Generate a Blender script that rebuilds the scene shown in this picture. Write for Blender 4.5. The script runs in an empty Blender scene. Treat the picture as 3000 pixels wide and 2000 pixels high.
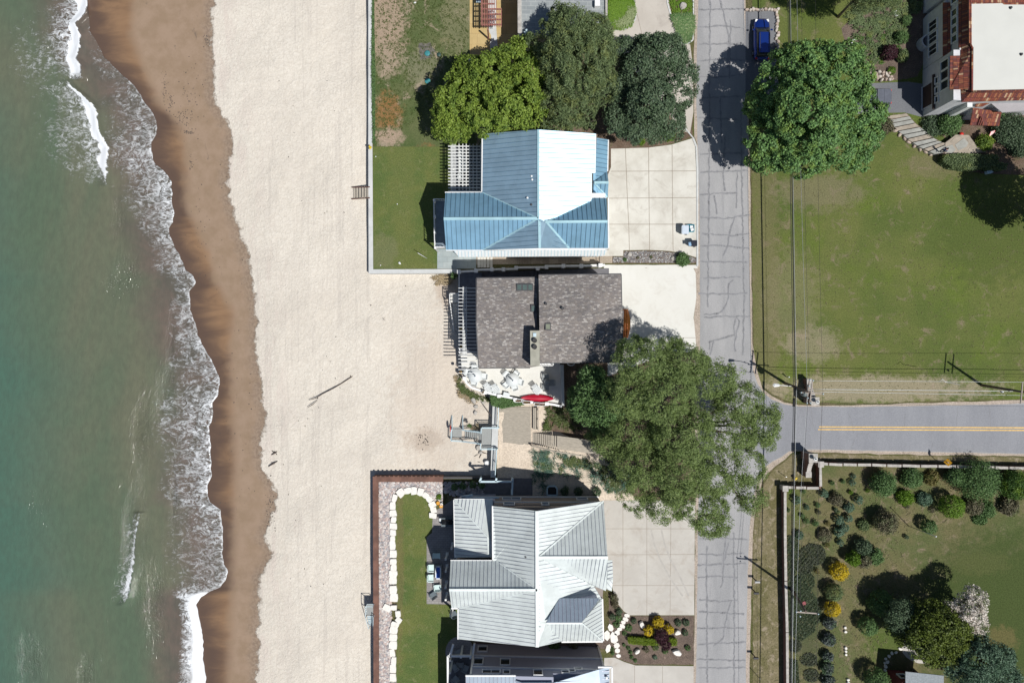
import bpy, math, random
import numpy as np
from mathutils import Vector
random.seed(7); RNG = np.random.default_rng(7)
H = 90.0; S = 25.0
SUNV = Vector((0.39, -0.345, 1.0)).normalized()
def P(px, py, z=0.0):
    k = (H - z) / H
    return Vector(((px - 1500) / S * k, (1000 - py) / S * k, z))
def PL(pts, z=0.0): return [P(p[0], p[1], p[2] if len(p) > 2 else z) for p in pts]
sc = bpy.context.scene
COL = sc.collection
# ------------------------------------------------------------------ materials
MATS = {}
def newmat(name):
    m = bpy.data.materials.new(name); m.use_nodes = True
    nt = m.node_tree; b = nt.nodes['Principled BSDF']
    return m, nt, b
def nd(nt, t, **kw):
    n = nt.nodes.new(t)
    for k, v in kw.items():
        if k.startswith('_'): setattr(n, k[1:], v)
        else: n.inputs[k.replace('~', ' ')].default_value = v
    return n
def lk(nt, a, b): nt.links.new(a, b)
def wpos(nt, scale=(1, 1, 1), rot=0.0):
    g = nt.nodes.new('ShaderNodeNewGeometry'); mp = nt.nodes.new('ShaderNodeMapping')
    lk(nt, g.outputs['Position'], mp.inputs['Vector']); mp.inputs['Scale'].default_value = scale
    mp.inputs['Rotation'].default_value = (0, 0, rot)
    return mp.outputs['Vector']
def noise(nt, vec, scale, detail=5, rough=.6, dist=0.0):
    n = nd(nt, 'ShaderNodeTexNoise', Scale=scale, Detail=detail, Roughness=rough, Distortion=dist)
    if vec is not None: lk(nt, vec, n.inputs['Vector'])
    return n.outputs['Fac']
def ramp(nt, fac, lo, hi, a=0.0, b=1.0):
    n = nt.nodes.new('ShaderNodeMapRange'); n.interpolation_type = 'SMOOTHSTEP'
    n.inputs['From Min'].default_value = lo; n.inputs['From Max'].default_value = hi
    n.inputs['To Min'].default_value = a; n.inputs['To Max'].default_value = b
    lk(nt, fac, n.inputs['Value']); return n.outputs['Result']
def mixc(nt, fac, a, b, mode='MIX'):
    n = nt.nodes.new('ShaderNodeMix'); n.data_type = 'RGBA'; n.blend_type = mode
    for i, v in ((0, fac), (6, a), (7, b)):
        if isinstance(v, (int, float)): n.inputs[i].default_value = v
        elif isinstance(v, tuple): n.inputs[i].default_value = (v[0], v[1], v[2], 1)
        else: lk(nt, v, n.inputs[i])
    return n.outputs[2]
def math_(nt, op, a, b=0.0):
    n = nt.nodes.new('ShaderNodeMath'); n.operation = op
    for i, v in ((0, a), (1, b)):
        if isinstance(v, (int, float)): n.inputs[i].default_value = v
        else: lk(nt, v, n.inputs[i])
    return n.outputs[0]
def bumpn(nt, b, h, strength=.5, dist=.03):
    n = nd(nt, 'ShaderNodeBump', Strength=strength, Distance=dist)
    lk(nt, h, n.inputs['Height']); lk(nt, n.outputs['Normal'], b.inputs['Normal'])
def attr(nt, name):
    n = nt.nodes.new('ShaderNodeAttribute'); n.attribute_name = name; return n.outputs['Fac']
def simple(name, c, rough=.6, metal=0.0, var=.15, ns=2.0, bump=0.0, bs=20.0, spec=None, stretch=(1, 1, 1)):
    if name in MATS: return MATS[name]
    m, nt, b = newmat(name)
    v = wpos(nt, stretch)
    f = ramp(nt, noise(nt, v, ns, 6), .3, .7)
    dk = tuple(x * (1 - var) for x in c); lt = tuple(min(1, x * (1 + var * .6)) for x in c)
    lk(nt, mixc(nt, f, dk, lt), b.inputs['Base Color'])
    b.inputs['Roughness'].default_value = rough; b.inputs['Metallic'].default_value = metal
    if spec is not None: b.inputs['Specular IOR Level'].default_value = spec
    if bump: bumpn(nt, b, noise(nt, v, bs, 4), bump, .02)
    MATS[name] = m; return m
def blobmask(nt, v, bx, by, brx, bry, ba, jit=2.6):
    vm = nt.nodes.new('ShaderNodeVectorMath'); vm.operation = 'SUBTRACT'; lk(nt, v, vm.inputs[0]); q = P(bx, by); vm.inputs[1].default_value = (q.x, q.y, 0)
    v2 = nt.nodes.new('ShaderNodeVectorMath'); v2.operation = 'MULTIPLY'; lk(nt, vm.outputs[0], v2.inputs[0]); v2.inputs[1].default_value = (S / brx, S / bry, 0)
    v3 = nt.nodes.new('ShaderNodeVectorMath'); v3.operation = 'LENGTH'; lk(nt, v2.outputs[0], v3.inputs[0])
    dn = math_(nt, 'ADD', v3.outputs['Value'], math_(nt, 'MULTIPLY', math_(nt, 'SUBTRACT', noise(nt, v, .9, 9, .75), .5), jit))
    return ramp(nt, dn, .55, 1.15, ba, 0)
def ground(name, c0, c1, c2, s0=.35, s1=.9, fine=9.0, spots=None, bump=.6, t2=(.52, .68), rough=.95, fv=.45, stretch=(1, 1, 1), blobs=()):
    """patchy ground: two tones at s0, third tone in patches at s1, fine grain"""
    m, nt, b = newmat(name)
    v = wpos(nt, stretch)
    c = mixc(nt, ramp(nt, noise(nt, v, s0, 7, .65), .35, .65), c0, c1)
    n1 = noise(nt, v, s1, 9, .72, .6)
    c = mixc(nt, ramp(nt, n1, *t2), c, c2)
    if spots:
        for col, scl, lo, hi in spots:
            c = mixc(nt, ramp(nt, noise(nt, v, scl, 6, .7), lo, hi), c, col)
    for bb in blobs:
        c = mixc(nt, blobmask(nt, v, *bb[:4], bb[5], *bb[6:]), c, bb[4])
    fn = noise(nt, v, fine, 3, .7)
    g = ramp(nt, fn, .3, .7, 1 - fv, 1 + fv)
    comb = nd(nt, 'ShaderNodeCombineColor'); [lk(nt, g, comb.inputs[i]) for i in range(3)]
    c = mixc(nt, 1.0, c, comb.outputs[0], 'MULTIPLY')
    lk(nt, c, b.inputs['Base Color']); b.inputs['Roughness'].default_value = rough
    b.inputs['Specular IOR Level'].default_value = .2
    if bump: bumpn(nt, b, fn, bump, .05)
    MATS[name] = m; return m
def leafmat(name, c0, c1, c2=None, trans=.25, rough=.55, pos=.9):
    m, nt, b = newmat(name)
    g = nt.nodes.new('ShaderNodeNewGeometry')
    r = g.outputs['Random Per Island']
    c = mixc(nt, r, c0, c1)
    v = wpos(nt)
    if c2: c = mixc(nt, ramp(nt, noise(nt, v, pos, 3), .48, .66), c, c2)
    lk(nt, c, b.inputs['Base Color']); b.inputs['Roughness'].default_value = rough
    b.inputs['Specular IOR Level'].default_value = .3
    if trans:
        t = nt.nodes.new('ShaderNodeBsdfTranslucent'); lk(nt, c, t.inputs['Color'])
        mx = nt.nodes.new('ShaderNodeMixShader'); mx.inputs[0].default_value = trans
        lk(nt, b.outputs[0], mx.inputs[1]); lk(nt, t.outputs[0], mx.inputs[2])
        lk(nt, mx.outputs[0], nt.nodes['Material Output'].inputs['Surface'])
    MATS[name] = m; return m
def islandmat(name, cols, rough=.8, bump=.3):
    m, nt, b = newmat(name)
    g = nt.nodes.new('ShaderNodeNewGeometry')
    cr = nt.nodes.new('ShaderNodeValToRGB'); cr.color_ramp.interpolation = 'CONSTANT'
    el = cr.color_ramp.elements
    while len(el) < len(cols): el.new(.5)
    for i, c in enumerate(cols): el[i].position = i / len(cols); el[i].color = (*c, 1)
    lk(nt, g.outputs['Random Per Island'], cr.inputs[0])
    c = mixc(nt, ramp(nt, noise(nt, wpos(nt), 9, 5), .3, .7, 0, .5), cr.outputs[0], tuple(x * .55 for x in cols[0]))
    lk(nt, c, b.inputs['Base Color']); b.inputs['Roughness'].default_value = rough
    MATS[name] = m; return m
# ------------------------------------------------------------------ mesh builder
class MB:
    def __init__(s): s.v = []; s.f = []; s.m = []; s.sm = []
    def face(s, pts, mi=0, smooth=False):
        i = len(s.v); s.v += [Vector(p) for p in pts]; s.f.append(list(range(i, i + len(pts)))); s.m.append(mi); s.sm.append(smooth); return s
    def mesh(s, verts, faces, mi=0, smooth=False):
        i = len(s.v); s.v += [Vector(p) for p in verts]
        for f in faces: s.f.append([i + k for k in f]); s.m.append(mi); s.sm.append(smooth)
        return s
    def prism(s, xy, z0, z1, mi=0, side=None, bottom=True):
        """closed prism; xy = list of Vectors (x,y used), counterclockwise or not"""
        a = sum(xy[i][0] * xy[(i + 1) % len(xy)][1] - xy[(i + 1) % len(xy)][0] * xy[i][1] for i in range(len(xy)))
        if a < 0: xy = xy[::-1]
        n = len(xy); vs = [(p[0], p[1], z0) for p in xy] + [(p[0], p[1], z1) for p in xy]
        i0 = len(s.v); s.v += [Vector(p) for p in vs]
        s.f.append([i0 + n + k for k in range(n)]); s.m.append(mi); s.sm.append(False)
        if bottom: s.f.append([i0 + k for k in range(n)][::-1]); s.m.append(mi); s.sm.append(False)
        for k in range(n):
            j = (k + 1) % n; s.f.append([i0 + k, i0 + j, i0 + n + j, i0 + n + k]); s.m.append(mi if side is None else side); s.sm.append(False)
        return s
    def pp(s, pts, z0, z1, mi=0, side=None):
        """prism from pixel outline seen at height z1"""
        return s.prism([P(p[0], p[1], z1) for p in pts], z0, z1, mi, side)
    def slab(s, pts, t=.12, mi=0):
        n = len(pts); pts = [Vector(p) for p in pts]
        nz = sum(pts[i].x * pts[(i + 1) % n].y - pts[(i + 1) % n].x * pts[i].y for i in range(n))
        if nz < 0: pts = pts[::-1]
        low = [p - Vector((0, 0, t)) for p in pts]
        i0 = len(s.v); s.v += low + pts
        fs = [[i0 + n + k for k in range(n)], [i0 + k for k in range(n)][::-1]] + [[i0 + k, i0 + (k + 1) % n, i0 + n + (k + 1) % n, i0 + n + k] for k in range(n)]
        for f in fs: s.f.append(f); s.m.append(mi); s.sm.append(False)
        return s
    def box(s, c, d, rz=0.0, mi=0, rx=0.0, ry=0.0):
        from mathutils import Euler
        R = Euler((rx, ry, rz)).to_matrix(); c = Vector(c)
        vs = [c + R @ Vector((sx * d[0] / 2, sy * d[1] / 2, sz * d[2] / 2)) for sz in (-1, 1) for sy in (-1, 1) for sx in (-1, 1)]
        return s.mesh(vs, [(0, 2, 3, 1), (4, 5, 7, 6), (0, 1, 5, 4), (2, 6, 7, 3), (0, 4, 6, 2), (1, 3, 7, 5)], mi)
    def bar(s, a, b, w=.1, h=None, mi=0):
        h = h or w; a = Vector(a); b = Vector(b); d = b - a; L = d.length
        if L < 1e-6: return s
        d /= L; up = Vector((0, 0, 1)) if abs(d.z) < .95 else Vector((1, 0, 0))
        x = d.cross(up).normalized(); y = x.cross(d)
        vs = [p + x * sx * w / 2 + y * sy * h / 2 for p in (a, b) for sy in (-1, 1) for sx in (-1, 1)]
        return s.mesh(vs, [(0, 1, 3, 2), (4, 6, 7, 5), (0, 4, 5, 1), (2, 3, 7, 6), (0, 2, 6, 4), (1, 5, 7, 3)], mi)
    def tube(s, pts, r, n=8, mi=0, smooth=True, caps=True):
        pts = [Vector(p) for p in pts]
        rs = r if isinstance(r, (list, tuple)) else [r] * len(pts)
        rings = []; ux = None
        for i, p in enumerate(pts):
            d = (pts[min(i + 1, len(pts) - 1)] - pts[max(i - 1, 0)]).normalized()
            up = Vector((0, 0, 1)) if abs(d.z) < .9 else Vector((1, 0, 0))
            x = d.cross(up).normalized() if ux is None else (ux - d * ux.dot(d)).normalized(); ux = x
            y = d.cross(x)
            rings.append([p + (x * math.cos(t) + y * math.sin(t)) * rs[i] for t in [2 * math.pi * k / n for k in range(n)]])
        i0 = len(s.v)
        for rg in rings: s.v += rg
        for i in range(len(rings) - 1):
            for k in range(n):
                a = i0 + i * n + k; b = i0 + i * n + (k + 1) % n
                s.f.append([a, b, b + n, a + n]); s.m.append(mi); s.sm.append(smooth)
        if caps:
            s.f.append([i0 + k for k in range(n)][::-1]); s.m.append(mi); s.sm.append(False)
            s.f.append([i0 + (len(rings) - 1) * n + k for k in range(n)]); s.m.append(mi); s.sm.append(False)
        return s
    def lathe(s, c, prof, n=16, mi=0, smooth=True):
        c = Vector(c); i0 = len(s.v)
        for r, z in prof: s.v += [c + Vector((r * math.cos(2 * math.pi * k / n), r * math.sin(2 * math.pi * k / n), z)) for k in range(n)]
        for i in range(len(prof) - 1):
            for k in range(n):
                a = i0 + i * n + k; b = i0 + i * n + (k + 1) % n
                s.f.append([a, b, b + n, a + n]); s.m.append(mi); s.sm.append(smooth)
        s.f.append([i0 + k for k in range(n)][::-1]); s.m.append(mi); s.sm.append(False)
        s.f.append([i0 + (len(prof) - 1) * n + k for k in range(n)]); s.m.append(mi); s.sm.append(False)
        return s
    def rock(s, c, rx, ry, rz, rot=0.0, mi=0, flat=.5, n=9):
        """irregular faceted stone resting on c.z"""
        c = Vector(c); rr = [random.uniform(.78, 1.12) for _ in range(n)]
        rings = []
        for zf, rf in ((0, .95), (.55, 1.0), (.9, .55 + flat * .35)):
            ring = []
            for k in range(n):
                t = 2 * math.pi * k / n; q = rr[k] * rf * random.uniform(.94, 1.05)
                x = math.cos(t) * rx * q; y = math.sin(t) * ry * q
                ring.append(c + Vector((x * math.cos(rot) - y * math.sin(rot), x * math.sin(rot) + y * math.cos(rot), rz * zf * random.uniform(.9, 1.1))))
            rings.append(ring)
        top = c + Vector((0, 0, rz))
        vs = sum(rings, []) + [top]; fs = []
        for i in range(2):
            for k in range(n): fs.append((i * n + k, i * n + (k + 1) % n, (i + 1) * n + (k + 1) % n, (i + 1) * n + k))
        for k in range(n): fs.append((2 * n + k, 2 * n + (k + 1) % n, 3 * n))
        fs.append(tuple(range(n))[::-1])
        return s.mesh(vs, fs, mi, False)
    def seams(s, pts, pitch=.45, w=.05, h=.05, mi=1, inset=.03):
        pts = [Vector(p) for p in pts]; n = Vector((0, 0, 0)); k = len(pts)
        for i in range(k):
            a, b = pts[i], pts[(i + 1) % k]
            n += Vector(((a.y - b.y) * (a.z + b.z), (a.z - b.z) * (a.x + b.x), (a.x - b.x) * (a.y + b.y)))
        n.normalize()
        if n.z < 0: n = -n
        hd = Vector((n.x, n.y, 0))
        if hd.length < 1e-4: return s
        a = Vector((-n.y, n.x, 0)).normalized(); d = n.cross(a).normalized()
        o = sum(pts, Vector()) / k
        uv = [((p - o).dot(a), (p - o).dot(d)) for p in pts]
        umin = min(u for u, _ in uv); umax = max(u for u, _ in uv)
        u = umin + pitch * .5
        while u < umax:
            xs = []
            for i in range(k):
                (u0, v0), (u1, v1) = uv[i], uv[(i + 1) % k]
                if (u0 - u) * (u1 - u) < 0: xs.append(v0 + (v1 - v0) * (u - u0) / (u1 - u0))
            xs.sort()
            for j in range(0, len(xs) - 1, 2):
                if xs[j + 1] - xs[j] > .15:
                    p0 = o + a * u + d * (xs[j] + inset) + n * h * .5; p1 = o + a * u + d * (xs[j + 1] - inset) + n * h * .5
                    vs = [p + a * sx * w / 2 + n * sy * h / 2 for p in (p0, p1) for sy in (-1, 1) for sx in (-1, 1)]
                    s.mesh(vs, [(0, 1, 3, 2), (4, 6, 7, 5), (0, 4, 5, 1), (2, 3, 7, 6), (0, 2, 6, 4), (1, 5, 7, 3)], mi)
            u += pitch
        return s
    def build(s, name, mats, parent=None, **props):
        me = bpy.data.meshes.new(name)
        org = Vector(parent['_o']) if parent is not None and '_o' in parent else Vector((0, 0, 0))
        me.from_pydata([tuple(p - org) for p in s.v], [], s.f)
        if not isinstance(mats, (list, tuple)): mats = [mats]
        for m in mats: me.materials.append(m)
        me.polygons.foreach_set('material_index', s.m); me.polygons.foreach_set('use_smooth', s.sm)
        me.update()
        o = bpy.data.objects.new(name, me); COL.objects.link(o)
        if parent is not None: o.parent = parent; o['_o'] = tuple(org) 
        for k, v in props.items(): o[k] = v
        return o
def thing(name, label, cat, loc, group=None):
    o = bpy.data.objects.new(name, None); COL.objects.link(o); o.location = loc; o['_o'] = tuple(loc)
    o.empty_display_size = .3
    o['label'] = label; o['category'] = cat
    if group: o['group'] = group
    return o
def single(name, mb, mats, label, cat, group=None, loc=None):
    loc = Vector(loc) if loc is not None else sum(mb.v, Vector()) / len(mb.v)
    if loc is not None:
        me_off = loc
        for i in range(len(mb.v)): mb.v[i] = mb.v[i] - me_off
    o = mb.build(name, mats, None, label=label, category=cat); o.location = loc
    if group: o['group'] = group
    return o
def struct(name, mb, mats): return mb.build(name, mats, None, kind='structure')
def dup(root, loc, rz=0.0, label=None, group=None, scale=None):
    r = root.copy(); COL.objects.link(r); r.location = loc; r.rotation_euler = (0, 0, rz)
    if scale: r.scale = (scale,) * 3
    if label: r['label'] = label
    if group: r['group'] = group
    for ch in list(root.children):
        c = ch.copy(); COL.objects.link(c); c.parent = r
        for g in list(ch.children):
            d = g.copy(); COL.objects.link(d); d.parent = c
    return r
def sheet(name, pts, z, m, kind='structure', **props):
    mb = MB(); v = [P(p[0], p[1], z) for p in pts]
    a = sum(v[i].x * v[(i + 1) % len(v)].y - v[(i + 1) % len(v)].x * v[i].y for i in range(len(v)))
    mb.face(v if a > 0 else v[::-1]); return mb.build(name, m, None, kind=kind, **props)
def jag(pts, amp=2.0, step=14.0, seed=1, closed=True):
    """roughen an outline (pixels)"""
    r = random.Random(seed); out = []; n = len(pts)
    for i in range(n if closed else n - 1):
        a = pts[i]; b = pts[(i + 1) % n]; L = math.hypot(b[0] - a[0], b[1] - a[1]); k = max(1, int(L / step))
        for j in range(k):
            t = j / k; f = 0 if j == 0 else 1
            out.append((a[0] + (b[0] - a[0]) * t + r.uniform(-amp, amp) * f, a[1] + (b[1] - a[1]) * t + r.uniform(-amp, amp) * f))
    return out
def smooth(pts, it=2):
    for _ in range(it):
        o = []
        n = len(pts)
        for i in range(n):
            a, b = pts[i], pts[(i + 1) % n]
            o += [(a[0] * .75 + b[0] * .25, a[1] * .75 + b[1] * .25), (a[0] * .25 + b[0] * .75, a[1] * .25 + b[1] * .75)]
        pts = o
    return pts
# ------------------------------------------------------------------ foliage
def quadmesh(name, V, mat, parent=None, org=(0, 0, 0), extra=None):
    V = np.asarray(V, dtype=np.float32) - np.array(org, dtype=np.float32); n = len(V)
    me = bpy.data.meshes.new(name); me.vertices.add(n * 4); me.loops.add(n * 4); me.polygons.add(n)
    me.vertices.foreach_set('co', V.reshape(-1))
    me.loops.foreach_set('vertex_index', np.arange(n * 4, dtype=np.int32))
    me.polygons.foreach_set('loop_start', np.arange(0, n * 4, 4, dtype=np.int32))
    for m in (mat if isinstance(mat, (list, tuple)) else [mat]): me.materials.append(m)
    if extra is not None: me.polygons.foreach_set('material_index', extra.astype(np.int32))
    me.update(calc_edges=True)
    o = bpy.data.objects.new(name, me); COL.objects.link(o)
    if parent is not None: o.parent = parent
    return o
def unit(a): return a / np.maximum(np.linalg.norm(a, axis=-1, keepdims=True), 1e-6)
def leafquads(c, nrm, L, W, jitter=.7):
    n = len(c); nrm = unit(nrm + RNG.normal(0, jitter, (n, 3)))
    t = unit(np.cross(nrm, RNG.normal(0, 1, (n, 3)))); b = np.cross(nrm, t)
    s = RNG.uniform(.65, 1.25, (n, 1)); L = L * s; W = W * s
    bend = nrm * (-L * .18)
    return np.stack([c - t * L * .5 + bend, c - b * W * .5, c + t * L * .5 + bend, c + b * W * .5], 1)
def crown_pts(lobes, n, clump=.7, per=38, lo=.5, low_cut=-.25, elong=None, spread=1.0):
    """lobes (x,y,z,rx,ry,rz) metres. Clumps near each lobe's shell, leaves on clump shells"""
    area = np.array([l[3] * l[4] + l[3] * l[5] for l in lobes]); prob = area / area.sum()
    nc = max(4, int(n / per)); which = RNG.choice(len(lobes), nc, p=prob)
    LB = np.array(lobes)[which]
    d = unit(RNG.normal(0, 1, (nc, 3))); 
    bad = d[:, 2] < low_cut; d[bad, 2] *= -1
    rad = RNG.uniform(lo ** 3, 1, nc) ** (1 / 3)
    cc = LB[:, :3] + d * LB[:, 3:6] * rad[:, None]
    cr = clump * RNG.uniform(.55, 1.3, nc)
    idx = RNG.integers(0, nc, n)
    e = unit(RNG.normal(0, 1, (n, 3))); flip = (e * d[idx]).sum(1) < -.2; e[flip] *= -1
    rr = RNG.uniform(.25, 1, n) ** .5
    off = e * (cr[idx] * rr)[:, None]
    if elong is not None: off = off * np.array(elong)
    return cc[idx] + off, unit(e * .6 + d[idx] * .7 + np.array([0, 0, .25])), cc
def tree(name, label, cat, base, lobes, n, mat, leaf=(.26, .18), clump=.7, trunk=.28, per=38, lo=.5, group=None, bark=None, low_cut=-.25, limbs=7, elong=None, tname='trunk', jitter=.7, twig=0, fringe=0):
    """base (px,py) ground; lobes in (px,py,z,r_px,...) image pixels at that height"""
    b = P(base[0], base[1], base[2] if len(base) > 2 else 0)
    L = []
    for l in lobes:
        c = P(l[0], l[1], l[2]); k = (H - l[2]) / H / S
        rx = l[3] * k; ry = (l[4] if len(l) > 4 and l[4] else l[3]) * k; rz = l[5] if len(l) > 5 else min(rx, ry) * .8
        L.append((c.x, c.y, c.z, rx, ry, rz))
    L0 = list(L)
    for _ in range(fringe):
        l = random.choice(L0); a = random.uniform(0, 6.283); s_ = random.uniform(.16, .34); x_, y_ = l[0] + math.cos(a) * l[3] * 1.02, l[1] + math.sin(a) * l[4] * 1.02
        L.append((x_, y_, l[2] + random.uniform(-.8, .5), l[3] * s_, l[4] * s_, l[5] * s_ * 1.3))
    root = thing(name, label, cat, b, group)
    c, nr, cc = crown_pts(L, n, clump, per, lo, low_cut, elong)
    Q = leafquads(c, nr, leaf[0], leaf[1], jitter)
    zmin = b.z + .03
    Q[..., 2] = np.maximum(Q[..., 2], zmin)
    quadmesh('crown', Q, mat, root, b)
    if trunk:
        mb = MB(); top = Vector(np.mean([l[:3] for l in L], 0)); top.z = max(l[2] for l in L)
        mid = b.lerp(top, .45); mid.z = b.z + (min(l[2] - l[5] * .5 for l in L) - b.z) * .8 if len(L) > 1 else b.z + (top.z - b.z) * .5
        mid.z = max(mid.z, b.z + .15)
        mb.tube([b, b.lerp(mid, .5), mid, top], [trunk * 1.3, trunk, trunk * .8, trunk * .2], 8)
        ch = cc[RNG.integers(0, len(cc), limbs)]
        for q in ch:
            q = Vector(q); m2 = mid.lerp(q, .5) + Vector((0, 0, .3 if q.z > mid.z else 0))
            mb.tube([mid, m2, q], [trunk * .5, trunk * .3, trunk * .08], 6)
        mt = mb
        for _ in range(twig):
            q = Vector(c[RNG.integers(0, len(c))]); l = L[min(range(len(L)), key=lambda i: (Vector(L[i][:3]) - q).length)]; o_ = (q - Vector(l[:3])); o_.z = abs(o_.z)
            q = Vector(l[:3]) + o_.normalized() * l[3] * .98 if l[5] > l[3] * .8 else q; a = random.uniform(0, 6.28); d = Vector((math.cos(a), math.sin(a), random.uniform(-.1, .5))) * random.uniform(.4, 1.1)
            mt.tube([q, q + d * .5 + Vector((0, 0, .08)), q + d], [.03, .022, .01], 4)
        mb.build(tname, bark or MATS['bark'], root)
    return root
def shrub(name, label, cat, px, py, r, h, mat, n=None, leaf=.1, group=None, base_z=0.0, tex='dense', stem=True, ry=None, asp=.7):
    """rounded shrub: r in pixels (image), h height in metres"""
    rz = h * .5; z = base_z + h * .52
    rm = r / S
    n = n or int(min(9000, 420 + rm * rm * 2600))
    if tex == 'dense': kw = dict(clump=max(.08, rm * .22), lo=.72, per=14)
    else: kw = dict(clump=max(.12, rm * .38), lo=.35, per=16)
    k = (H - z) / H
    g = P(px, py, z); gx = 1500 + g.x * S; gy = 1000 - g.y * S
    return tree(name, label, cat, (gx, gy, base_z), [(px, py, z, r * .93, (ry or r) * .93, rz)], n, mat, (leaf, leaf * asp), trunk=.05 + rm * .03, limbs=4, group=group, low_cut=-.6, tname='stem', jitter=.5 if tex == 'dense' else .8, **kw)
# ------------------------------------------------------------------ camera, light, sky
cam = bpy.data.cameras.new('camera'); co = bpy.data.objects.new('camera', cam); COL.objects.link(co)
co.location = (0, 0, H); co.rotation_euler = (0, 0, 0); cam.sensor_width = 36; cam.lens = 36 * H / 120.0
cam.clip_end = 5000; cam.clip_start = .5; sc.camera = co
w = bpy.data.worlds.new('World'); sc.world = w; w.use_nodes = True
bg = w.node_tree.nodes['Background']; sky = w.node_tree.nodes.new('ShaderNodeTexSky'); sky.sky_type = 'NISHITA'
sky.sun_disc = False
sun_el = math.asin(SUNV.z); sun_az = math.atan2(SUNV.x, SUNV.y)
sky.sun_elevation = sun_el; sky.sun_rotation = sun_az; sky.air_density = 1.0; sky.dust_density = .6
w.node_tree.links.new(sky.outputs[0], bg.inputs[0]); bg.inputs[1].default_value = .066
sl = bpy.data.lights.new('sun', 'SUN'); sl.energy = 4.9; sl.angle = math.radians(.53); sl.color = (1, .975, .93)
so = bpy.data.objects.new('sun', sl); COL.objects.link(so); so.rotation_euler = SUNV.to_track_quat('Z', 'Y').to_euler()
so.location = (30, -30, 80)
sc.view_settings.view_transform = 'Standard'; sc.view_settings.look = 'None'; sc.view_settings.gamma = 1; sc.view_settings.exposure = -.2
sc.cycles.max_bounces = 5; sc.cycles.transparent_max_bounces = 6; sc.cycles.diffuse_bounces = 3
# ------------------------------------------------------------------ shoreline curves (px as a function of py)
def curve(tab, sm=0):
    a = np.array(tab, float)
    if sm:
        yy = np.arange(-400, 2401, 8.0); k = np.exp(-(np.arange(-12, 13) * 8.0 / sm) ** 2); xx = np.convolve(np.interp(yy, a[:, 1], a[:, 0]), k / k.sum(), 'same'); return lambda y: np.interp(y, yy[15:-15], xx[15:-15])
    return lambda y: np.interp(y, a[:, 1], a[:, 0])
X_DRY = curve([(629, 0), (618, 31), (623, 134), (625, 223), (629, 303), (656, 343), (676, 384), (683, 437), (667, 500), (665, 535), (687, 634), (704, 685), (731, 770), (747, 868), (751, 935), (749, 980), (758, 1091), (767, 1109), (765, 1158), (780, 1220), (766, 1275), (764, 1330), (772, 1378), (790, 1410), (812, 1454), (798, 1505), (772, 1569), (797, 1620), (783, 1650), (765, 1684), (759, 1786), (753, 2000)])
X_WASH = curve([(402, 0), (388, 89), (428, 200), (473, 312), (535, 357), (552, 450), (558, 558), (549, 625), (579, 645), (597, 689), (626, 765), (633, 823), (673, 877), (695, 921), (682, 988), (684, 1091), (687, 1180), (691, 1287), (695, 1403), (689, 1658), (676, 2000)], 30)
X_FOAM = curve([(262, -50), (255, 0), (265, 90), (308, 170), (353, 214), (393, 250), (429, 308), (452, 335), (460, 362), (458, 393), (444, 415), (442, 440), (446, 464), (455, 482), (478, 500), (492, 515), (502, 536), (504, 594), (511, 625), (507, 650), (494, 668), (496, 690), (508, 716), (535, 765), (541, 790), (566, 806), (571, 825), (566, 840), (555, 852), (557, 904), (575, 957), (593, 1011), (615, 1046), (629, 1078), (643, 1105), (644, 1122), (637, 1158), (622, 1180), (624, 1216), (613, 1247), (617, 1287), (618, 1340), (619, 1398), (607, 1438), (612, 1470), (643, 1492), (654, 1559), (652, 1630), (667, 1675), (660, 1700), (643, 1720), (612, 1733), (590, 1748), (578, 1770), (580, 1791), (583, 1825), (594, 1858), (596, 1925), (603, 1987), (606, 2050)])
rows = np.concatenate([[-9000, -4000, -1500, -500, -200], np.arange(-60, 2061, 3.2), [2150, 2500, 3500, 6000, 11000]])
Z_W = -2.55
def jitter_curve(X, ys, amp, seed, k=.05):
    r = np.random.default_rng(seed); t = np.arange(-100, 2101, 6.0); v = r.normal(0, amp, len(t)); v = np.convolve(v, [.25, .5, .25], 'same')
    return X(ys) + np.interp(ys, t, v, 0, 0)
def gridmesh(name, PX, PY, Z, attrs, mats, kind='structure'):
    k = (H - Z) / H; X = (PX - 1500) / S * k; Y = (1000 - PY) / S * k
    nr, ncl = PX.shape; me = bpy.data.meshes.new(name)
    co_ = np.stack([X, Y, Z], -1).astype(np.float32)
    me.vertices.add(nr * ncl); me.vertices.foreach_set('co', co_.reshape(-1))
    i = np.arange(nr * ncl).reshape(nr, ncl)
    q = np.stack([i[1:, :-1], i[1:, 1:], i[:-1, 1:], i[:-1, :-1]], -1).reshape(-1, 4).astype(np.int32)
    me.loops.add(q.size); me.polygons.add(len(q)); me.loops.foreach_set('vertex_index', q.reshape(-1))
    me.polygons.foreach_set('loop_start', np.arange(0, q.size, 4, dtype=np.int32)); me.polygons.foreach_set('use_smooth', np.ones(len(q), bool))
    me.update(calc_edges=True)
    for an, av in attrs.items():
        a = me.attributes.new(an, 'FLOAT', 'POINT'); a.data.foreach_set('value', av.astype(np.float32).reshape(-1))
    me.materials.append(mats); o = bpy.data.objects.new(name, me); COL.objects.link(o); o['kind'] = kind; return o
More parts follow.
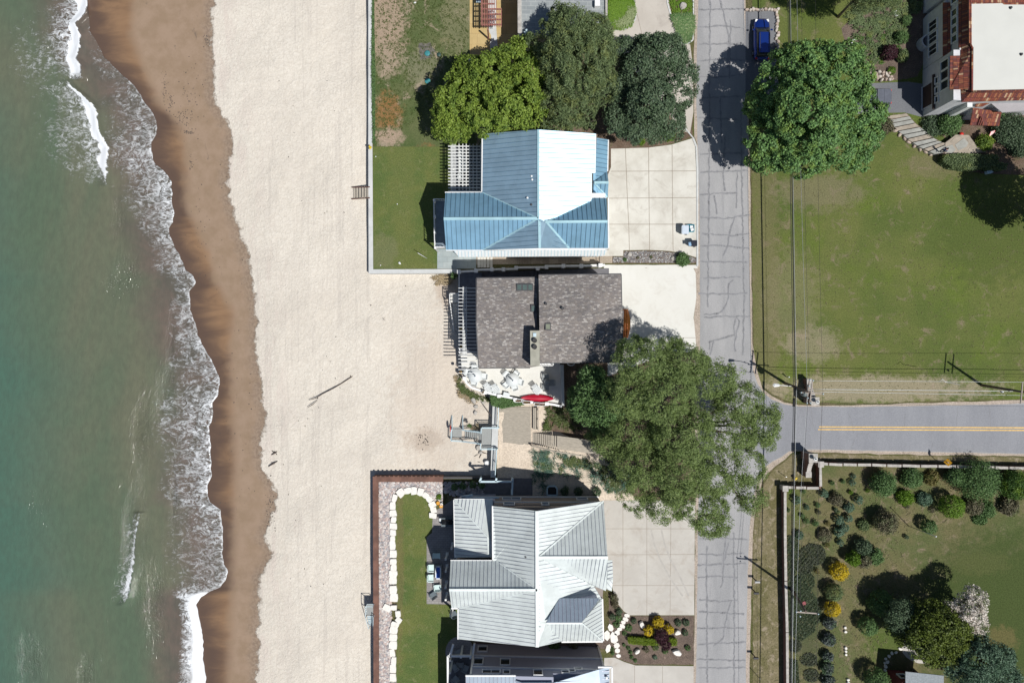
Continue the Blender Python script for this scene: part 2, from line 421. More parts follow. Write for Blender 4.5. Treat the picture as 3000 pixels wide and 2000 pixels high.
# ---- beach
cu = np.concatenate([np.linspace(0, .45, 150), np.linspace(.453, 1, 150)])
xf = X_FOAM(rows)[:, None]; PXb = (xf - 90) + (1475 - (xf - 90)) * cu[None, :]
PYb = np.repeat(rows[:, None], PXb.shape[1], 1)
xd = jitter_curve(X_DRY, rows, 3.0, 3)[:, None]; xw = X_WASH(rows)[:, None]
Zb = np.where(PXb < xf, -2.6 + (PXb - xf) * .012, 0)
Zb = np.where(PXb >= xf, -2.6 + .7 * np.clip((PXb - xf) / (xd - xf), 0, 1), Zb)
Zb = np.where(PXb > xd, -1.9 + .88 * (1 - np.exp(-2.0 * np.maximum(PXb - xd, 0) / (1085 - xd))), Zb)
rs = np.random.default_rng(5)
def vnoise(X, Y, scale, seed):
    r = np.random.default_rng(seed); T = r.random((64, 64)); x = X * scale; y = Y * scale
    xi = np.floor(x).astype(int); yi = np.floor(y).astype(int); fx = x - xi; fy = y - yi; fx = fx * fx * (3 - 2 * fx); fy = fy * fy * (3 - 2 * fy)
    g = lambda a, b: T[a % 64, b % 64]
    return (g(xi, yi) * (1 - fx) + g(xi + 1, yi) * fx) * (1 - fy) + (g(xi, yi + 1) * (1 - fx) + g(xi + 1, yi + 1) * fx) * fy
dry = np.clip((PXb - xd) / 60, 0, 1)
Zb = Zb + dry * ((vnoise(PXb, PYb, 1 / 90, 1) - .5) * .35 + (vnoise(PXb, PYb, 1 / 22, 2) - .5) * .07)
m, nt, b = newmat('sand')
ad, aw, af = attr(nt, 'd_dry'), attr(nt, 'd_wash'), attr(nt, 'd_foam')
v = wpos(nt)
nj = noise(nt, v, .9, 8, .7)
dd = math_(nt, 'ADD', ad, math_(nt, 'MULTIPLY', math_(nt, 'SUBTRACT', nj, .5), 2.2))
mdry = ramp(nt, dd, -.16, .22)
vs = wpos(nt, (1.2, .12, 1), .12)
streak = noise(nt, wpos(nt, (.3, 1.0, 1)), .45, 6, .6, .8)
moist = mixc(nt, ramp(nt, noise(nt, v, .5, 8, .7), .35, .65), (.32, .228, .16), (.27, .19, .125))
moist = mixc(nt, ramp(nt, dd, -1.6, -.2, 0, .75), moist, mixc(nt, ramp(nt, noise(nt, v, 3, 6, .7), .4, .6), (.31, .235, .175), (.20, .148, .11)))
moist = mixc(nt, ramp(nt, noise(nt, wpos(nt, (2.2, .5, 1), -.35), .55, 9, .8, .7), .62, .70, 0, .75), moist, (.12, .095, .078))
film = mixc(nt, ramp(nt, streak, .2, .8), (.205, .125, .075), (.30, .185, .105))
film = mixc(nt, ramp(nt, math_(nt, 'ADD', af, math_(nt, 'MULTIPLY', math_(nt, 'SUBTRACT', streak, .5), 5.0)), .2, 3.8, .95, 0), film, (.105, .07, .054))
mw = ramp(nt, math_(nt, 'ADD', aw, math_(nt, 'MULTIPLY', math_(nt, 'SUBTRACT', noise(nt, v, .5, 5), .5), 2.0)), -1.3, .5)
wet = mixc(nt, mw, film, moist)
fb = noise(nt, v, 3.3, 6, .62, .6)
cdry = mixc(nt, ramp(nt, noise(nt, v, .09, 8, .7), .35, .65), (.725, .67, .585), (.665, .61, .53))
cdry = mixc(nt, ramp(nt, fb, .35, .65), mixc(nt, .5, cdry, (.55, .49, .41)), cdry)
cdry = mixc(nt, ramp(nt, noise(nt, v, 7, 8, .8), .71, .78, 0, .55), cdry, (.20, .15, .12))
cdry = mixc(nt, math_(nt, 'MULTIPLY', ramp(nt, noise(nt, wpos(nt, (1, .22, 1), .1), .8, 6, .7), .48, .6), ramp(nt, ad, 5.5, 1.0, 0, .45)), cdry, (.60, .51, .45))
trk = noise(nt, wpos(nt, (1, .02, 1), .03), 1.6, 5, .7)
cdry = mixc(nt, ramp(nt, trk, .54, .60, 0, .45), cdry, (.53, .48, .42))
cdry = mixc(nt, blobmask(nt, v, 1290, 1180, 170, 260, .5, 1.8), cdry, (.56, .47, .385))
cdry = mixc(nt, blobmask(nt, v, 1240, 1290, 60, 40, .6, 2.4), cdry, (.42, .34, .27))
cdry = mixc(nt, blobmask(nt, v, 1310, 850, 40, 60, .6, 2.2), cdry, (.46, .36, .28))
cdry = mixc(nt, math_(nt, 'MULTIPLY', ramp(nt, noise(nt, v, .16, 6, .7), .5, .7), .35), cdry, (.58, .52, .45))
col = mixc(nt, mdry, wet, cdry); lk(nt, col, b.inputs['Base Color'])
lk(nt, ramp(nt, mw, 0, 1, .28, .75), b.inputs['Roughness']); b.inputs['Specular IOR Level'].default_value = .3
h1 = math_(nt, 'ADD', math_(nt, 'MULTIPLY', fb, 1.0), math_(nt, 'MULTIPLY', noise(nt, v, 9, 4), .25))
h1 = math_(nt, 'MULTIPLY', h1, math_(nt, 'ADD', math_(nt, 'MULTIPLY', mdry, .95), .05))
bumpn(nt, b, h1, .75, .15)
gridmesh('beach', PXb, PYb, Zb, dict(d_dry=(PXb - xd) / S, d_wash=(PXb - xw) / S, d_foam=(PXb - xf) / S), m)
def zb(px, py):
    a, d = float(X_FOAM(py)), float(X_DRY(py))
    return -2.6 + .7 * min(1, max(0, (px - a) / (d - a))) if px < d else -1.9 + .88 * (1 - math.exp(-2.0 * (px - d) / (1085 - d)))
# ---- lake water
off = np.concatenate([np.arange(0, 660, 3.2), [700, 900, 1500, 3000, 9000]])
xfj = jitter_curve(X_FOAM, rows, 2.2, 9)[:, None]; PXw = xfj - off[None, :]; PYw = np.repeat(rows[:, None], PXw.shape[1], 1)
D = xfj - PXw
def band(ytab, wtab):
    return np.interp(PYw, ytab, wtab)
def bump1(d, a, w): return np.clip(1 - d / np.maximum(w, 1), 0, 1) ** 1.0 * a
amp = .87 * band([-50, 120, 170, 230, 300, 400, 520, 600, 700, 800, 860, 900, 1000, 1100, 1150, 1250, 1300, 1400, 1480, 1520, 1600, 1690, 1725, 1745, 2000], [0, .05, .42, .35, .5, .66, .7, .74, .7, .68, .6, .62, .66, .55, .6, .66, .66, .66, .62, .5, .52, .6, .72, 1.3, 1.35])
wid = band([-50, 170, 300, 400, 500, 600, 650, 700, 800, 850, 900, 1000, 1100, 1200, 1300, 1400, 1500, 1600, 1700, 1740, 1760, 1900, 2000], [20, 40, 130, 150, 130, 140, 100, 70, 90, 50, 60, 80, 150, 165, 150, 130, 140, 170, 150, 90, 46, 62, 76])
foam = amp * np.clip(1.15 - D / wid, 0, 1) ** .6
lip = np.exp(-(D / 8.0) ** 2) * band([-50, 150, 200, 300, 2000], [.05, .25, .5, .75, .85]); foam = np.maximum(foam, lip)
def crest(tab, wsolid, wlace, alace, a=1.3):
    t = np.array(tab, float); cx = np.interp(PYw, t[:, 1], t[:, 0]); ok = (PYw >= t[0, 1]) & (PYw <= t[-1, 1])
    d = cx - PXw; ws = np.interp(PYw, t[:, 1], t[:, 2]) * wsolid
    solid = np.where((d > -2 + 7 * (vnoise(PXw, PYw, 1 / 9, 21) - .3)) & (d < ws * (.7 + .7 * vnoise(PXw, PYw, 1 / 16, 22))), a, 0.0)
    lace = np.where(d > 0, alace * np.clip(1 - (d - ws) / wlace, 0, 1) ** .7, 0)
    f = np.maximum(solid, lace) * np.clip((t[-1, 1] - PYw) / 45, 0, 1) ** .5 * np.clip((PYw - t[0, 1]) / 25, 0, 1) ** .5; return np.where(ok, f, 0), np.where(ok, np.exp(-(d / 14) ** 2), 0)
f1, c1 = crest([(265, -50, 1.4), (262, 0, 1.3), (248, 40, 1), (219, 67, .5), (233, 98, 1), (234, 134, 1.1), (223, 170, .9), (238, 201, 1), (238, 228, 1), (230, 236, .3)], 28, 95, .60)
f2, c2 = crest([(196, 236, .1), (205, 250, .35), (250, 286, .5), (268, 305, .9), (281, 321, 1), (284, 350, 1), (288, 380, 1), (300, 405, 1), (317, 433, 1.1), (312, 478, .9), (311, 520, .25), (312, 545, .05)], 22, 120, .58)
f3, c3 = crest([(408, 1500, .1), (398, 1560, .2), (392, 1640, .5), (384, 1700, .9), (374, 1750, 1), (358, 1774, .4)], 13, 45, .42, .85)
far = .30 * np.exp(-((PXw - 110) / 80) ** 2 - ((PYw - 160) / 130) ** 2) + .36 * np.exp(-((PXw - 190) / 70) ** 2 - ((PYw - 400) / 90) ** 2)
foam = np.maximum.reduce([foam, f1, f2, f3, far + 0 * foam])
def spot(x, y, rx, ry, a): return a * np.exp(-((PXw - x) / rx) ** 2 - ((PYw - y) / ry) ** 2)
chop = spot(415, 1270, 22, 80, 1) + spot(345, 640, 22, 60, .6) + spot(370, 810, 40, 60, .6) + spot(395, 1560, 26, 110, 1) + spot(500, 1030, 12, 90, .7) + spot(485, 1180, 30, 90, .6) + spot(90, 1940, 30, 70, .8) + spot(250, 1975, 20, 40, .8) + spot(455, 1770, 22, 90, .7) + spot(110, 1470, 50, 80, .12) + spot(510, 1450, 8, 70, .8) + spot(545, 930, 10, 60, .5) + spot(330, 840, 30, 30, .3)
Zw = Z_W + .05 * (vnoise(PXw * 1.8, PYw, 1 / 46, 4) - .5) + c1 * .5 + c2 * .5 + c3 * .3 + .18 * np.exp(-((D - 20) / 22) ** 2) * np.clip(amp, 0, 1)
Zw[:, 0] = Z_W - .03
m, nt, b = newmat('lake_water')
v = wpos(nt); af, ac, ax = attr(nt, 'foam'), attr(nt, 'chop'), attr(nt, 'shore')
big = noise(nt, wpos(nt, (1, .35, 1), .15), .055, 5, .6, .5)
deep = mixc(nt, ramp(nt, big, .36, .62), (.10, .140, .09), (.145, .150, .10))
deep = mixc(nt, ramp(nt, math_(nt, 'ADD', ax, math_(nt, 'MULTIPLY', math_(nt, 'SUBTRACT', big, .5), 12.0)), 13, 27), deep, (.072, .142, .104))
near = mixc(nt, ramp(nt, noise(nt, v, .25, 6, .65, .6), .35, .65), (.155, .120, .098), (.115, .105, .085))
cw = mixc(nt, ramp(nt, math_(nt, 'ADD', ax, math_(nt, 'MULTIPLY', math_(nt, 'SUBTRACT', noise(nt, v, .3, 5), .5), 4.0)), 3.0, 8.0), near, deep)
cw = mixc(nt, ramp(nt, noise(nt, wpos(nt, (1.4, .8, 1)), 1.1, 6), .3, .7, 0, .22), cw, (.06, .06, .05))
vz = wpos(nt, (1, 1, 1)); 
warp = noise(nt, v, .8, 4, .6)
fo1 = nd(nt, 'ShaderNodeTexNoise', Scale=1.05, Detail=8.0, Roughness=.66, Distortion=1.9); lk(nt, wpos(nt, (.75, 1.15, 1), -.3), fo1.inputs['Vector'])
rid = math_(nt, 'MULTIPLY', math_(nt, 'ABSOLUTE', math_(nt, 'SUBTRACT', noise(nt, wpos(nt, (.8, 1.3, 1), .4), .95, 7, .62, 2.2), .5)), 3.6)
lace = math_(nt, 'SUBTRACT', math_(nt, 'ADD', fo1.outputs['Fac'], .12), math_(nt, 'MULTIPLY', rid, .5))
fm = math_(nt, 'ADD', math_(nt, 'MULTIPLY', lace, 1.75), math_(nt, 'MULTIPLY', math_(nt, 'SUBTRACT', af, .79), 1.0))
mask = math_(nt, 'POWER', ramp(nt, fm, .36, 1.02), 1.25)
mask = math_(nt, 'MULTIPLY', math_(nt, 'MULTIPLY', mask, ramp(nt, noise(nt, wpos(nt, (1, .6, 1), .3), .22, 4, .6), .36, .6, .45, 1)), ramp(nt, af, .02, .2)) if True else mask
mask = math_(nt, 'MAXIMUM', mask, ramp(nt, af, .72, .95))
col = mixc(nt, mask, cw, (.84, .86, .88)); lk(nt, col, b.inputs['Base Color'])
lk(nt, ramp(nt, mask, 0, 1, .07, .8), b.inputs['Roughness']); b.inputs['Specular IOR Level'].default_value = .4
wv = noise(nt, wpos(nt, (1.3, .5, 1), .1), 1.6, 5, .6, .4)
hh = math_(nt, 'ADD', math_(nt, 'MULTIPLY', wv, math_(nt, 'ADD', math_(nt, 'MULTIPLY', ac, .9), .2)), math_(nt, 'MULTIPLY', noise(nt, wpos(nt, (1.8, 1, 1)), 6, 3), math_(nt, 'ADD', math_(nt, 'MULTIPLY', ac, .5), .035)))
hh = math_(nt, 'ADD', hh, math_(nt, 'MULTIPLY', mask, .25)); bumpn(nt, b, hh, .9, .42)
gridmesh('lake_water', PXw, PYw, Zw, dict(foam=foam, chop=chop, shore=D / S), m)
# ------------------------------------------------------------------ land sheets
ground('land_grass', (.115, .10, .05), (.085, .092, .03), (.20, .155, .10), .22, .8, 8)
LAND = [(1086, -9000), (9000, -9000), (9000, 11000), (1096, 11000), (1096, 1398), (1448, 1398), (1448, 1192), (1449, 1165), (1405, 1138), (1380, 1115), (1366, 1060), (1344, 860), (1340, 797), (1086, 797)]
mb = MB(); mb.prism([P(x, y, 0) for x, y in LAND], -4.5, 0, 0); struct('ground', mb, MATS['land_grass'])
Zs = [.004 * i for i in range(12)]
ground('lawn_patchy', (.072, .105, .034), (.115, .13, .055), (.30, .245, .175), .25, .4, 7, spots=[((.22, .125, .05), .16, .60, .70)], t2=(.52, .62), fv=.25, bump=.3, blobs=[(1130, 60, 70, 120, (.36, .27, .20), .85), (1135, 180, 40, 60, (.33, .26, .19), .7), (1135, 330, 45, 60, (.25, .13, .05), .8), (1140, 400, 45, 28, (.36, .27, .2), .9), (1340, 60, 60, 120, (.2, .19, .11), .6), (1240, 200, 60, 70, (.30, .26, .19), .4)])
ground('lawn_mown', (.085, .125, .036), (.135, .15, .045), (.19, .19, .09), .22, 1.3, 9, t2=(.52, .74), bump=.4, fv=.3, blobs=[(1180, 560, 40, 300, (.135, .15, .048), .5), (1120, 740, 50, 60, (.17, .17, .09), .5), (1172, 1600, 12, 400, (.16, .13, .06), .5)])
ground('lawn_dark', (.036, .055, .015), (.055, .068, .02), (.075, .075, .026), .12, .5, 8, fv=.25, t2=(.52, .7), bump=.3)
ground('lawn_field', (.082, .112, .028), (.128, .142, .042), (.20, .165, .105), .09, .55, 7, t2=(.53, .68), spots=[((.105, .145, .025), .1, .48, .72)], fv=.25, bump=.3, blobs=[(2240, 900, 50, 700, (.16, .14, .07), .6), (2400, 560, 150, 60, (.20, .17, .11), .55), (2550, 1140, 400, 45, (.33, .275, .20), .7), (2320, 880, 90, 160, (.24, .205, .13), .35), (2900, 700, 180, 160, (.075, .10, .025), .7), (2380, 1010, 90, 60, (.3, .25, .18), .5), (2750, 480, 120, 50, (.18, .15, .09), .5)])
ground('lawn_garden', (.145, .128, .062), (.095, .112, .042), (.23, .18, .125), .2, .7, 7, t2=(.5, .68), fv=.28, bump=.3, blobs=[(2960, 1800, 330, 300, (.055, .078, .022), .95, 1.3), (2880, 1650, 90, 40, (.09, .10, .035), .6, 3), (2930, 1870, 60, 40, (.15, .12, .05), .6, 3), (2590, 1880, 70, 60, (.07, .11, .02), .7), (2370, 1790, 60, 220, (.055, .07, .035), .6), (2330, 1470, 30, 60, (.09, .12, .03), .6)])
ground('verge_grass', (.125, .115, .05), (.20, .17, .10), (.30, .25, .18), .35, 1.2, 6, t2=(.5, .66), fv=.25, bump=.3)
ground('sandy_soil', (.44, .37, .31), (.38, .32, .265), (.30, .25, .20), .5, 1.5, 6, fv=.25)
ground('bare_sand', (.66, .565, .46), (.58, .49, .395), (.45, .37, .3), .4, 2.2, 5, fv=.18, t2=(.6, .75))
ground('mulch', (.12, .092, .075), (.165, .125, .10), (.33, .25, .2), .7, 2.2, 10, t2=(.58, .7), fv=.4)
ground('soil', (.125, .085, .06), (.17, .125, .095), (.09, .095, .035), .5, 1.5, 9, fv=.4)
# asphalt roads
def roadmat(name, c0, c1, crack=.0, stain=(.2, .2, .21)):
    m, nt, b = newmat(name); v = wpos(nt)
    c = mixc(nt, ramp(nt, noise(nt, wpos(nt, (1, .25, 1)), .35, 7, .65), .3, .7), c0, c1)
    c = mixc(nt, ramp(nt, noise(nt, wpos(nt, (1.6, .12, 1)), .9, 4), .55, .75, 0, .35), c, stain)
    fn = noise(nt, v, 14, 3); g = ramp(nt, fn, .3, .7, .86, 1.12)
    cm = nd(nt, 'ShaderNodeCombineColor'); [lk(nt, g, cm.inputs[i]) for i in range(3)]
    c = mixc(nt, 1.0, c, cm.outputs[0], 'MULTIPLY')
    if crack:
        vo = nd(nt, 'ShaderNodeTexVoronoi', Scale=crack, _feature='DISTANCE_TO_EDGE')
        wv_ = nt.nodes.new('ShaderNodeMix'); wv_.data_type = 'VECTOR'
        n2 = nd(nt, 'ShaderNodeTexNoise', Scale=.8, Detail=6.0); lk(nt, v, n2.inputs['Vector'])
        wv_.inputs[0].default_value = .12; lk(nt, v, wv_.inputs[4]); lk(nt, n2.outputs['Color'], wv_.inputs[5]); lk(nt, wv_.outputs[1], vo.inputs['Vector'])
        lk(nt, vo.outputs['Distance'], vo.outputs['Distance'].node.inputs['Randomness']) if False else None
        c = mixc(nt, math_(nt, 'MULTIPLY', ramp(nt, vo.outputs['Distance'], .0, .022, .6, 0), ramp(nt, noise(nt, v, .3, 3), .45, .6)), c, (.13, .125, .13))
    lk(nt, c, b.inputs['Base Color']); b.inputs['Roughness'].default_value = .9; b.inputs['Specular IOR Level'].default_value = .25
    bumpn(nt, b, fn, .3, .01); MATS[name] = m; return m
roadmat('asphalt_old', (.29, .29, .295), (.375, .37, .372), 0, (.21, .21, .22))
roadmat('asphalt_new', (.235, .24, .26), (.28, .285, .305), 0, (.27, .275, .295))
roadmat('asphalt_dark', (.15, .155, .17), (.19, .195, .205), 0)
simple('crack', (.225, .225, .235), .9); simple('crack_smear', (.282, .282, .292), .9, var=.15); simple('yellow_paint', (.75, .47, .12), .7, var=.25, ns=5)
RL = [(2050, -3000), (2046, 0), (2042, 130), (2040, 300), (2046, 470), (2050, 700), (2051, 900), (2050, 1300), (2044, 1600), (2041, 1900), (2036, 2100), (2036, 6000)]
RR = [(2155, 6000), (2184, 2100), (2186, 1900), (2190, 1700), (2196, 1550), (2205, 1470), (2220, 1405), (2236, 1372), (2262, 1352), (2290, 1338), (2310, 1323), (2330, 1317), (2400, 1317), (2600, 1321), (3000, 1329), (6000, 1345), (6000, 1160), (3000, 1180), (2960, 1183), (2700, 1188), (2500, 1191), (2340, 1190), (2300, 1184), (2262, 1170), (2236, 1150), (2218, 1120), (2206, 1085), (2200, 1000), (2196, 800), (2192, 500), (2186, 250), (2180, 0), (2175, -3000)]
allr = RL + RR
# shoulders first
sheet('road_shoulder', jag([(2036, -3000), (2034, 130), (2034, 400), (2042, 420), (2042, 780), (2034, 782), (2034, 1100), (2038, 1460), (2035, 1800), (2032, 1960), (2030, 6000), (2168, 6000), (2196, 2000), (2200, 1760), (2206, 1560), (2216, 1480), (2232, 1412), (2250, 1385), (2275, 1362), (2300, 1345), (2318, 1327), (2330, 1321), (2420, 1325), (2600, 1330), (3000, 1336), (6000, 1352), (6000, 1152), (3000, 1172), (2700, 1180), (2500, 1187), (2340, 1186), (2296, 1178), (2262, 1160), (2234, 1138), (2218, 1085), (2204, 1000), (2202, 800), (2198, 500), (2190, 250), (2184, 0), (2178, -3000)][:], 1.6, 30, 3), Zs[2], MATS['sandy_soil'])
mb = MB(); o_ = [P(x, y, Zs[3]) for x, y in jag(allr, .9, 25, 5)]; mb.face(o_ if True else o_)
def cracks(mb, lines, wpx, z0, mi):
    r = random.Random(3)
    for li, L in enumerate(lines):
        z = z0 + li * .00012; pts = []
        for i in range(len(L) - 1):
            n = max(1, int(math.dist(L[i], L[i + 1]) / 7))
            for j in range(n): t = j / n; pts.append((L[i][0] + (L[i + 1][0] - L[i][0]) * t + r.uniform(-2, 2), L[i][1] + (L[i + 1][1] - L[i][1]) * t + r.uniform(-2, 2)))
        pts.append(L[-1])
        for i in range(len(pts) - 1):
            a = P(*pts[i], z); c = P(*pts[i + 1], z); d = (c - a); 
            if d.length < 1e-4: continue
            nrm = Vector((-d.y, d.x, 0)).normalized() * wpx / S * r.uniform(.3, .7)
            mb.face([a - nrm, c - nrm, c + nrm, a + nrm], mi)
CR = [[(2110, 0), (2135, 110), (2132, 200)], [(2046, 82), (2110, 75), (2180, 84)], [(2046, 180), (2112, 172), (2186, 178)], [(2140, 60), (2138, 230)], [(2048, 224), (2100, 226), (2185, 218)], [(2112, 285), (2110, 290), (2114, 420)], [(2046, 288), (2112, 284), (2170, 282)], [(2050, 504), (2120, 502), (2190, 500)], [(2125, 400), (2118, 520), (2124, 560)], [(2160, 500), (2157, 610)], [(2052, 572), (2090, 568), (2160, 566)], [(2092, 570), (2100, 620), (2100, 628)], [(2052, 636), (2130, 640), (2196, 630)], [(2152, 634), (2138, 680), (2132, 720), (2118, 750)], [(2056, 684), (2140, 690), (2196, 684)], [(2052, 722), (2100, 718), (2196, 728)], [(2060, 815), (2108, 813), (2172, 812)], [(2150, 818), (2135, 830), (2132, 880), (2122, 905), (2106, 918), (2062, 922)], [(2060, 930), (2120, 926), (2196, 926)], [(2155, 930), (2150, 960), (2152, 985)], [(2160, 930), (2165, 940), (2153, 1000), (2155, 1030)], [(2080, 1026), (2078, 1000), (2120, 990), (2150, 980)], [(2048, 860), (2140, 862), (2190, 858)], [(2090, 1000), (2080, 1040)], [(2045, 1690), (2100, 1686), (2160, 1692)], [(2130, 1560), (2120, 1620), (2118, 1700), (2110, 1720)], [(2048, 1622), (2100, 1624), (2180, 1620)], [(2048, 1755), (2115, 1762), (2160, 1758)], [(2142, 1758), (2130, 1800), (2118, 1870), (2090, 1892)], [(2046, 1790), (2180, 1798)], [(2046, 1886), (2186, 1880)], [(2050, 1578), (2110, 1576), (2190, 1580)], [(2136, 1586), (2122, 1640)], [(2046, 1956), (2184, 1954)], [(2376, 1190), (2380, 1240), (2396, 1275)], [(2486, 1210), (2496, 1240), (2500, 1270)], [(2490, 1318), (2512, 1272), (2600, 1262)], [(2408, 1190), (2406, 1318)], [(2652, 1210), (2650, 1250)], [(2804, 1190), (2802, 1255)], [(2898, 1190), (2902, 1250)], [(2730, 1255), (2731, 1320)]]
CR += [[(2080, 0), (2078, 400), (2074, 900)], [(2170, 300), (2174, 560), (2180, 900), (2176, 1040)], [(2070, 1600), (2072, 2000)], [(2150, 1560), (2152, 2000)], [(2046, 345), (2160, 350)], [(2050, 452), (2180, 448)], [(2048, 130), (2180, 128)], [(2046, 30), (2180, 26)], [(2050, 765), (2190, 768)], [(2044, 1840), (2180, 1838)], [(2044, 1930), (2184, 1934)], [(2044, 1655), (2186, 1650)]]
cracks(mb, CR, 5.5, Zs[3] + .004, 2); cracks(mb, CR, 1.6, Zs[3] + .014, 1)
struct('road', mb, [MATS['asphalt_old'], MATS['crack'], MATS['crack_smear']])
east = [(2212, 1122), (2225, 1142), (2262, 1172), (2300, 1186), (2340, 1192), (2500, 1193), (2700, 1190), (2960, 1185), (6000, 1162), (6000, 1343), (3000, 1327), (2600, 1319), (2400, 1315), (2330, 1315), (2310, 1321), (2290, 1336), (2262, 1350), (2236, 1370), (2226, 1390), (2219, 1350), (2214, 1240)]
sheet('side_road', jag(east, .8, 25, 8), Zs[3] + .024, MATS['asphalt_new'])
mb = MB()
mb.face([P(2400, 1248.4, .042), P(2400, 1251.4, .042), P(3000, 1254.2, .042), P(6000, 1265, .042), P(6000, 1262, .042), P(3000, 1250.9, .042)])
mb.face([P(2397, 1256.2, .042), P(2397, 1259.2, .042), P(3000, 1261.8, .042), P(6000, 1273, .042), P(6000, 1270, .042), P(3000, 1258.6, .042)])
struct('road_line', mb, MATS['yellow_paint'])
mb = MB(); cracks(mb, [L for L in CR if L[0][0] > 2300], 1.2, .0375, 0); struct('road_surface', mb, MATS['crack'])
# lawns
sheet('lawn_patchy', jag([(1096, -2500), (1376, -2500), (1378, 170), (1560, 300), (1415, 430), (1096, 430)], 2, 16, 4), Zs[1], MATS['lawn_patchy'])
sheet('lawn_house', [(1092, 430), (1415, 430), (1415, 600), (1284, 720), (1282, 788), (1094, 790)], Zs[2], MATS['lawn_mown'])
sheet('lawn_curved', smooth([(1180, 1440), (1235, 1440), (1260, 1470), (1272, 1520), (1262, 1560), (1256, 1566), (1252, 1570), (1250, 1770), (1400, 1772), (1400, 1840), (1330, 1860), (1330, 2600), (1158, 2600), (1160, 1900), (1170, 1830), (1168, 1780), (1156, 1740), (1158, 1560), (1156, 1500), (1166, 1455)], 1), Zs[3], MATS['lawn_mown'])
sheet('field', jag([(2203, -2500), (2205, 300), (2204, 800), (2210, 1060), (2222, 1112), (2238, 1134), (2265, 1156), (2300, 1172), (2340, 1180), (2500, 1181), (2700, 1176), (3000, 1168), (6000, 1148), (6000, -2500)], 2.2, 12, 6), Zs[1], MATS['lawn_field'])
sheet('verge', jag([(2206, 6000), (2206, 1570), (2218, 1490), (2238, 1418), (2256, 1388), (2280, 1364), (2306, 1346), (2320, 1330), (2420, 1330), (3000, 1340), (6000, 1356), (6000, 1368), (3000, 1358), (2404, 1346), (2400, 1430), (2296, 1432), (2296, 6000)], 1.8, 12, 7), Zs[3], MATS['verge_grass'])
sheet('garden_ground', [(2300, 1430), (2402, 1430), (2402, 1360), (3000, 1370), (6000, 1370), (6000, 6000), (2300, 6000)], Zs[2], MATS['lawn_garden'])
0 and sheet('garden_lawn', jag(smooth([(2640, 1600), (2760, 1540), (2900, 1515), (3050, 1520), (6000, 1500), (6000, 6000), (2790, 6000), (2800, 1950), (2660, 1850), (2630, 1720)], 2), 3, 10, 9), Zs[3], MATS['lawn_dark'])
sheet('sand_yard', [(1456, 1180), (1575, 1180), (1700, 1262), (1870, 1330), (1870, 1470), (1560, 1470), (1456, 1440)], Zs[2], MATS['bare_sand'])
sheet('planting_soil', jag([(1560, 290), (1600, 150), (1780, 100), (1800, 90), (1860, 250), (2030, 330), (2028, 400), (1960, 422), (1900, 434), (1795, 436), (1790, 500), (1780, 520), (1700, 500)], 2, 12, 10), Zs[3], MATS['soil'])
sheet('shaded_soil', jag([(1645, 1060), (1830, 1060), (1900, 1040), (2035, 1040), (2035, 1460), (1860, 1460), (1760, 1330), (1640, 1265), (1590, 1262)], 2, 12, 12), Zs[3], MATS['soil'])
sheet('perennial_bed', jag(smooth([(2460, 60), (2700, -40), (2720, 60), (2704, 220), (2640, 236), (2500, 240), (2480, 150)], 1), 2, 10, 13), Zs[2], MATS['mulch'])
# ------------------------------------------------------------------ concrete drives
def slabmat(name, c0, c1, st):
    m, nt, b = newmat(name); v = wpos(nt)
    c = mixc(nt, ramp(nt, noise(nt, v, .35, 7, .65), .35, .65), c0, c1)
    c = mixc(nt, ramp(nt, noise(nt, v, .5, 9, .75, .8), .48, .7, 0, .75), c, st)
    c = mixc(nt, ramp(nt, noise(nt, v, 12, 3), .3, .7, 0, .12), c, st)
    lk(nt, c, b.inputs['Base Color']); b.inputs['Roughness'].default_value = .85; MATS[name] = m; return m
slabmat('concrete_pale', (.56, .535, .475), (.66, .64, .58), (.44, .405, .35))
slabmat('concrete_drive', (.47, .445, .405), (.53, .505, .46), (.40, .355, .305))
slabmat('concrete_white', (.67, .66, .61), (.70, .69, .645), (.60, .575, .52))
slabmat('concrete_grey', (.52, .53, .52), (.62, .63, .62), (.42, .42, .41))
slabmat('stamped_concrete', (.47, .43, .38), (.52, .48, .425), (.38, .34, .3))
simple('joint', (.30, .25, .2), .9)
def drive(name, outline, joints, mt, z0=.0, h=.028, jw=1.1):
    mb = MB(); mb.prism([P(x, y, h) for x, y in outline], -.1, h, 0)
    for L in joints:
        for i in range(len(L) - 1):
            a = P(*L[i], h + .004); c = P(*L[i + 1], h + .004); d = c - a; n = Vector((-d.y, d.x, 0)).normalized() * jw / S / 2
            mb.face([a - n, c - n, c + n, a + n], 1)
    return struct(name, mb, [mt, MATS['joint']])
drive('driveway', [(1790, 436), (1830, 435), (1900, 433), (1968, 424), (2030, 405), (2036, 425), (2040, 510), (2040, 754), (2000, 742), (1960, 735), (1900, 732), (1826, 733), (1826, 750), (1767, 750), (1767, 733), (1782, 733), (1781, 512), (1790, 490)],
      [[(1832, 435), (1835, 502), (1838, 581), (1842, 657), (1844, 733)], [(1900, 433), (1903, 733)], [(1969, 425), (1970, 581), (1972, 735)], [(1790, 502), (2039, 501)], [(1782, 581), (2039, 579)], [(1782, 657), (2040, 657)]], MATS['concrete_pale'], jw=1.6)
drive('white_driveway', jag([(1764, 776), (2042, 776), (2044, 786), (2032, 786), (2038, 800), (2040, 870), (2032, 930), (2038, 990), (2040, 1030), (1960, 1034), (1785, 1100), (1780, 1100), (1780, 800)], .6, 20, 2), [[(1890, 785), (1896, 785)], [(1988, 989), (2040, 989)]], MATS['concrete_white'])
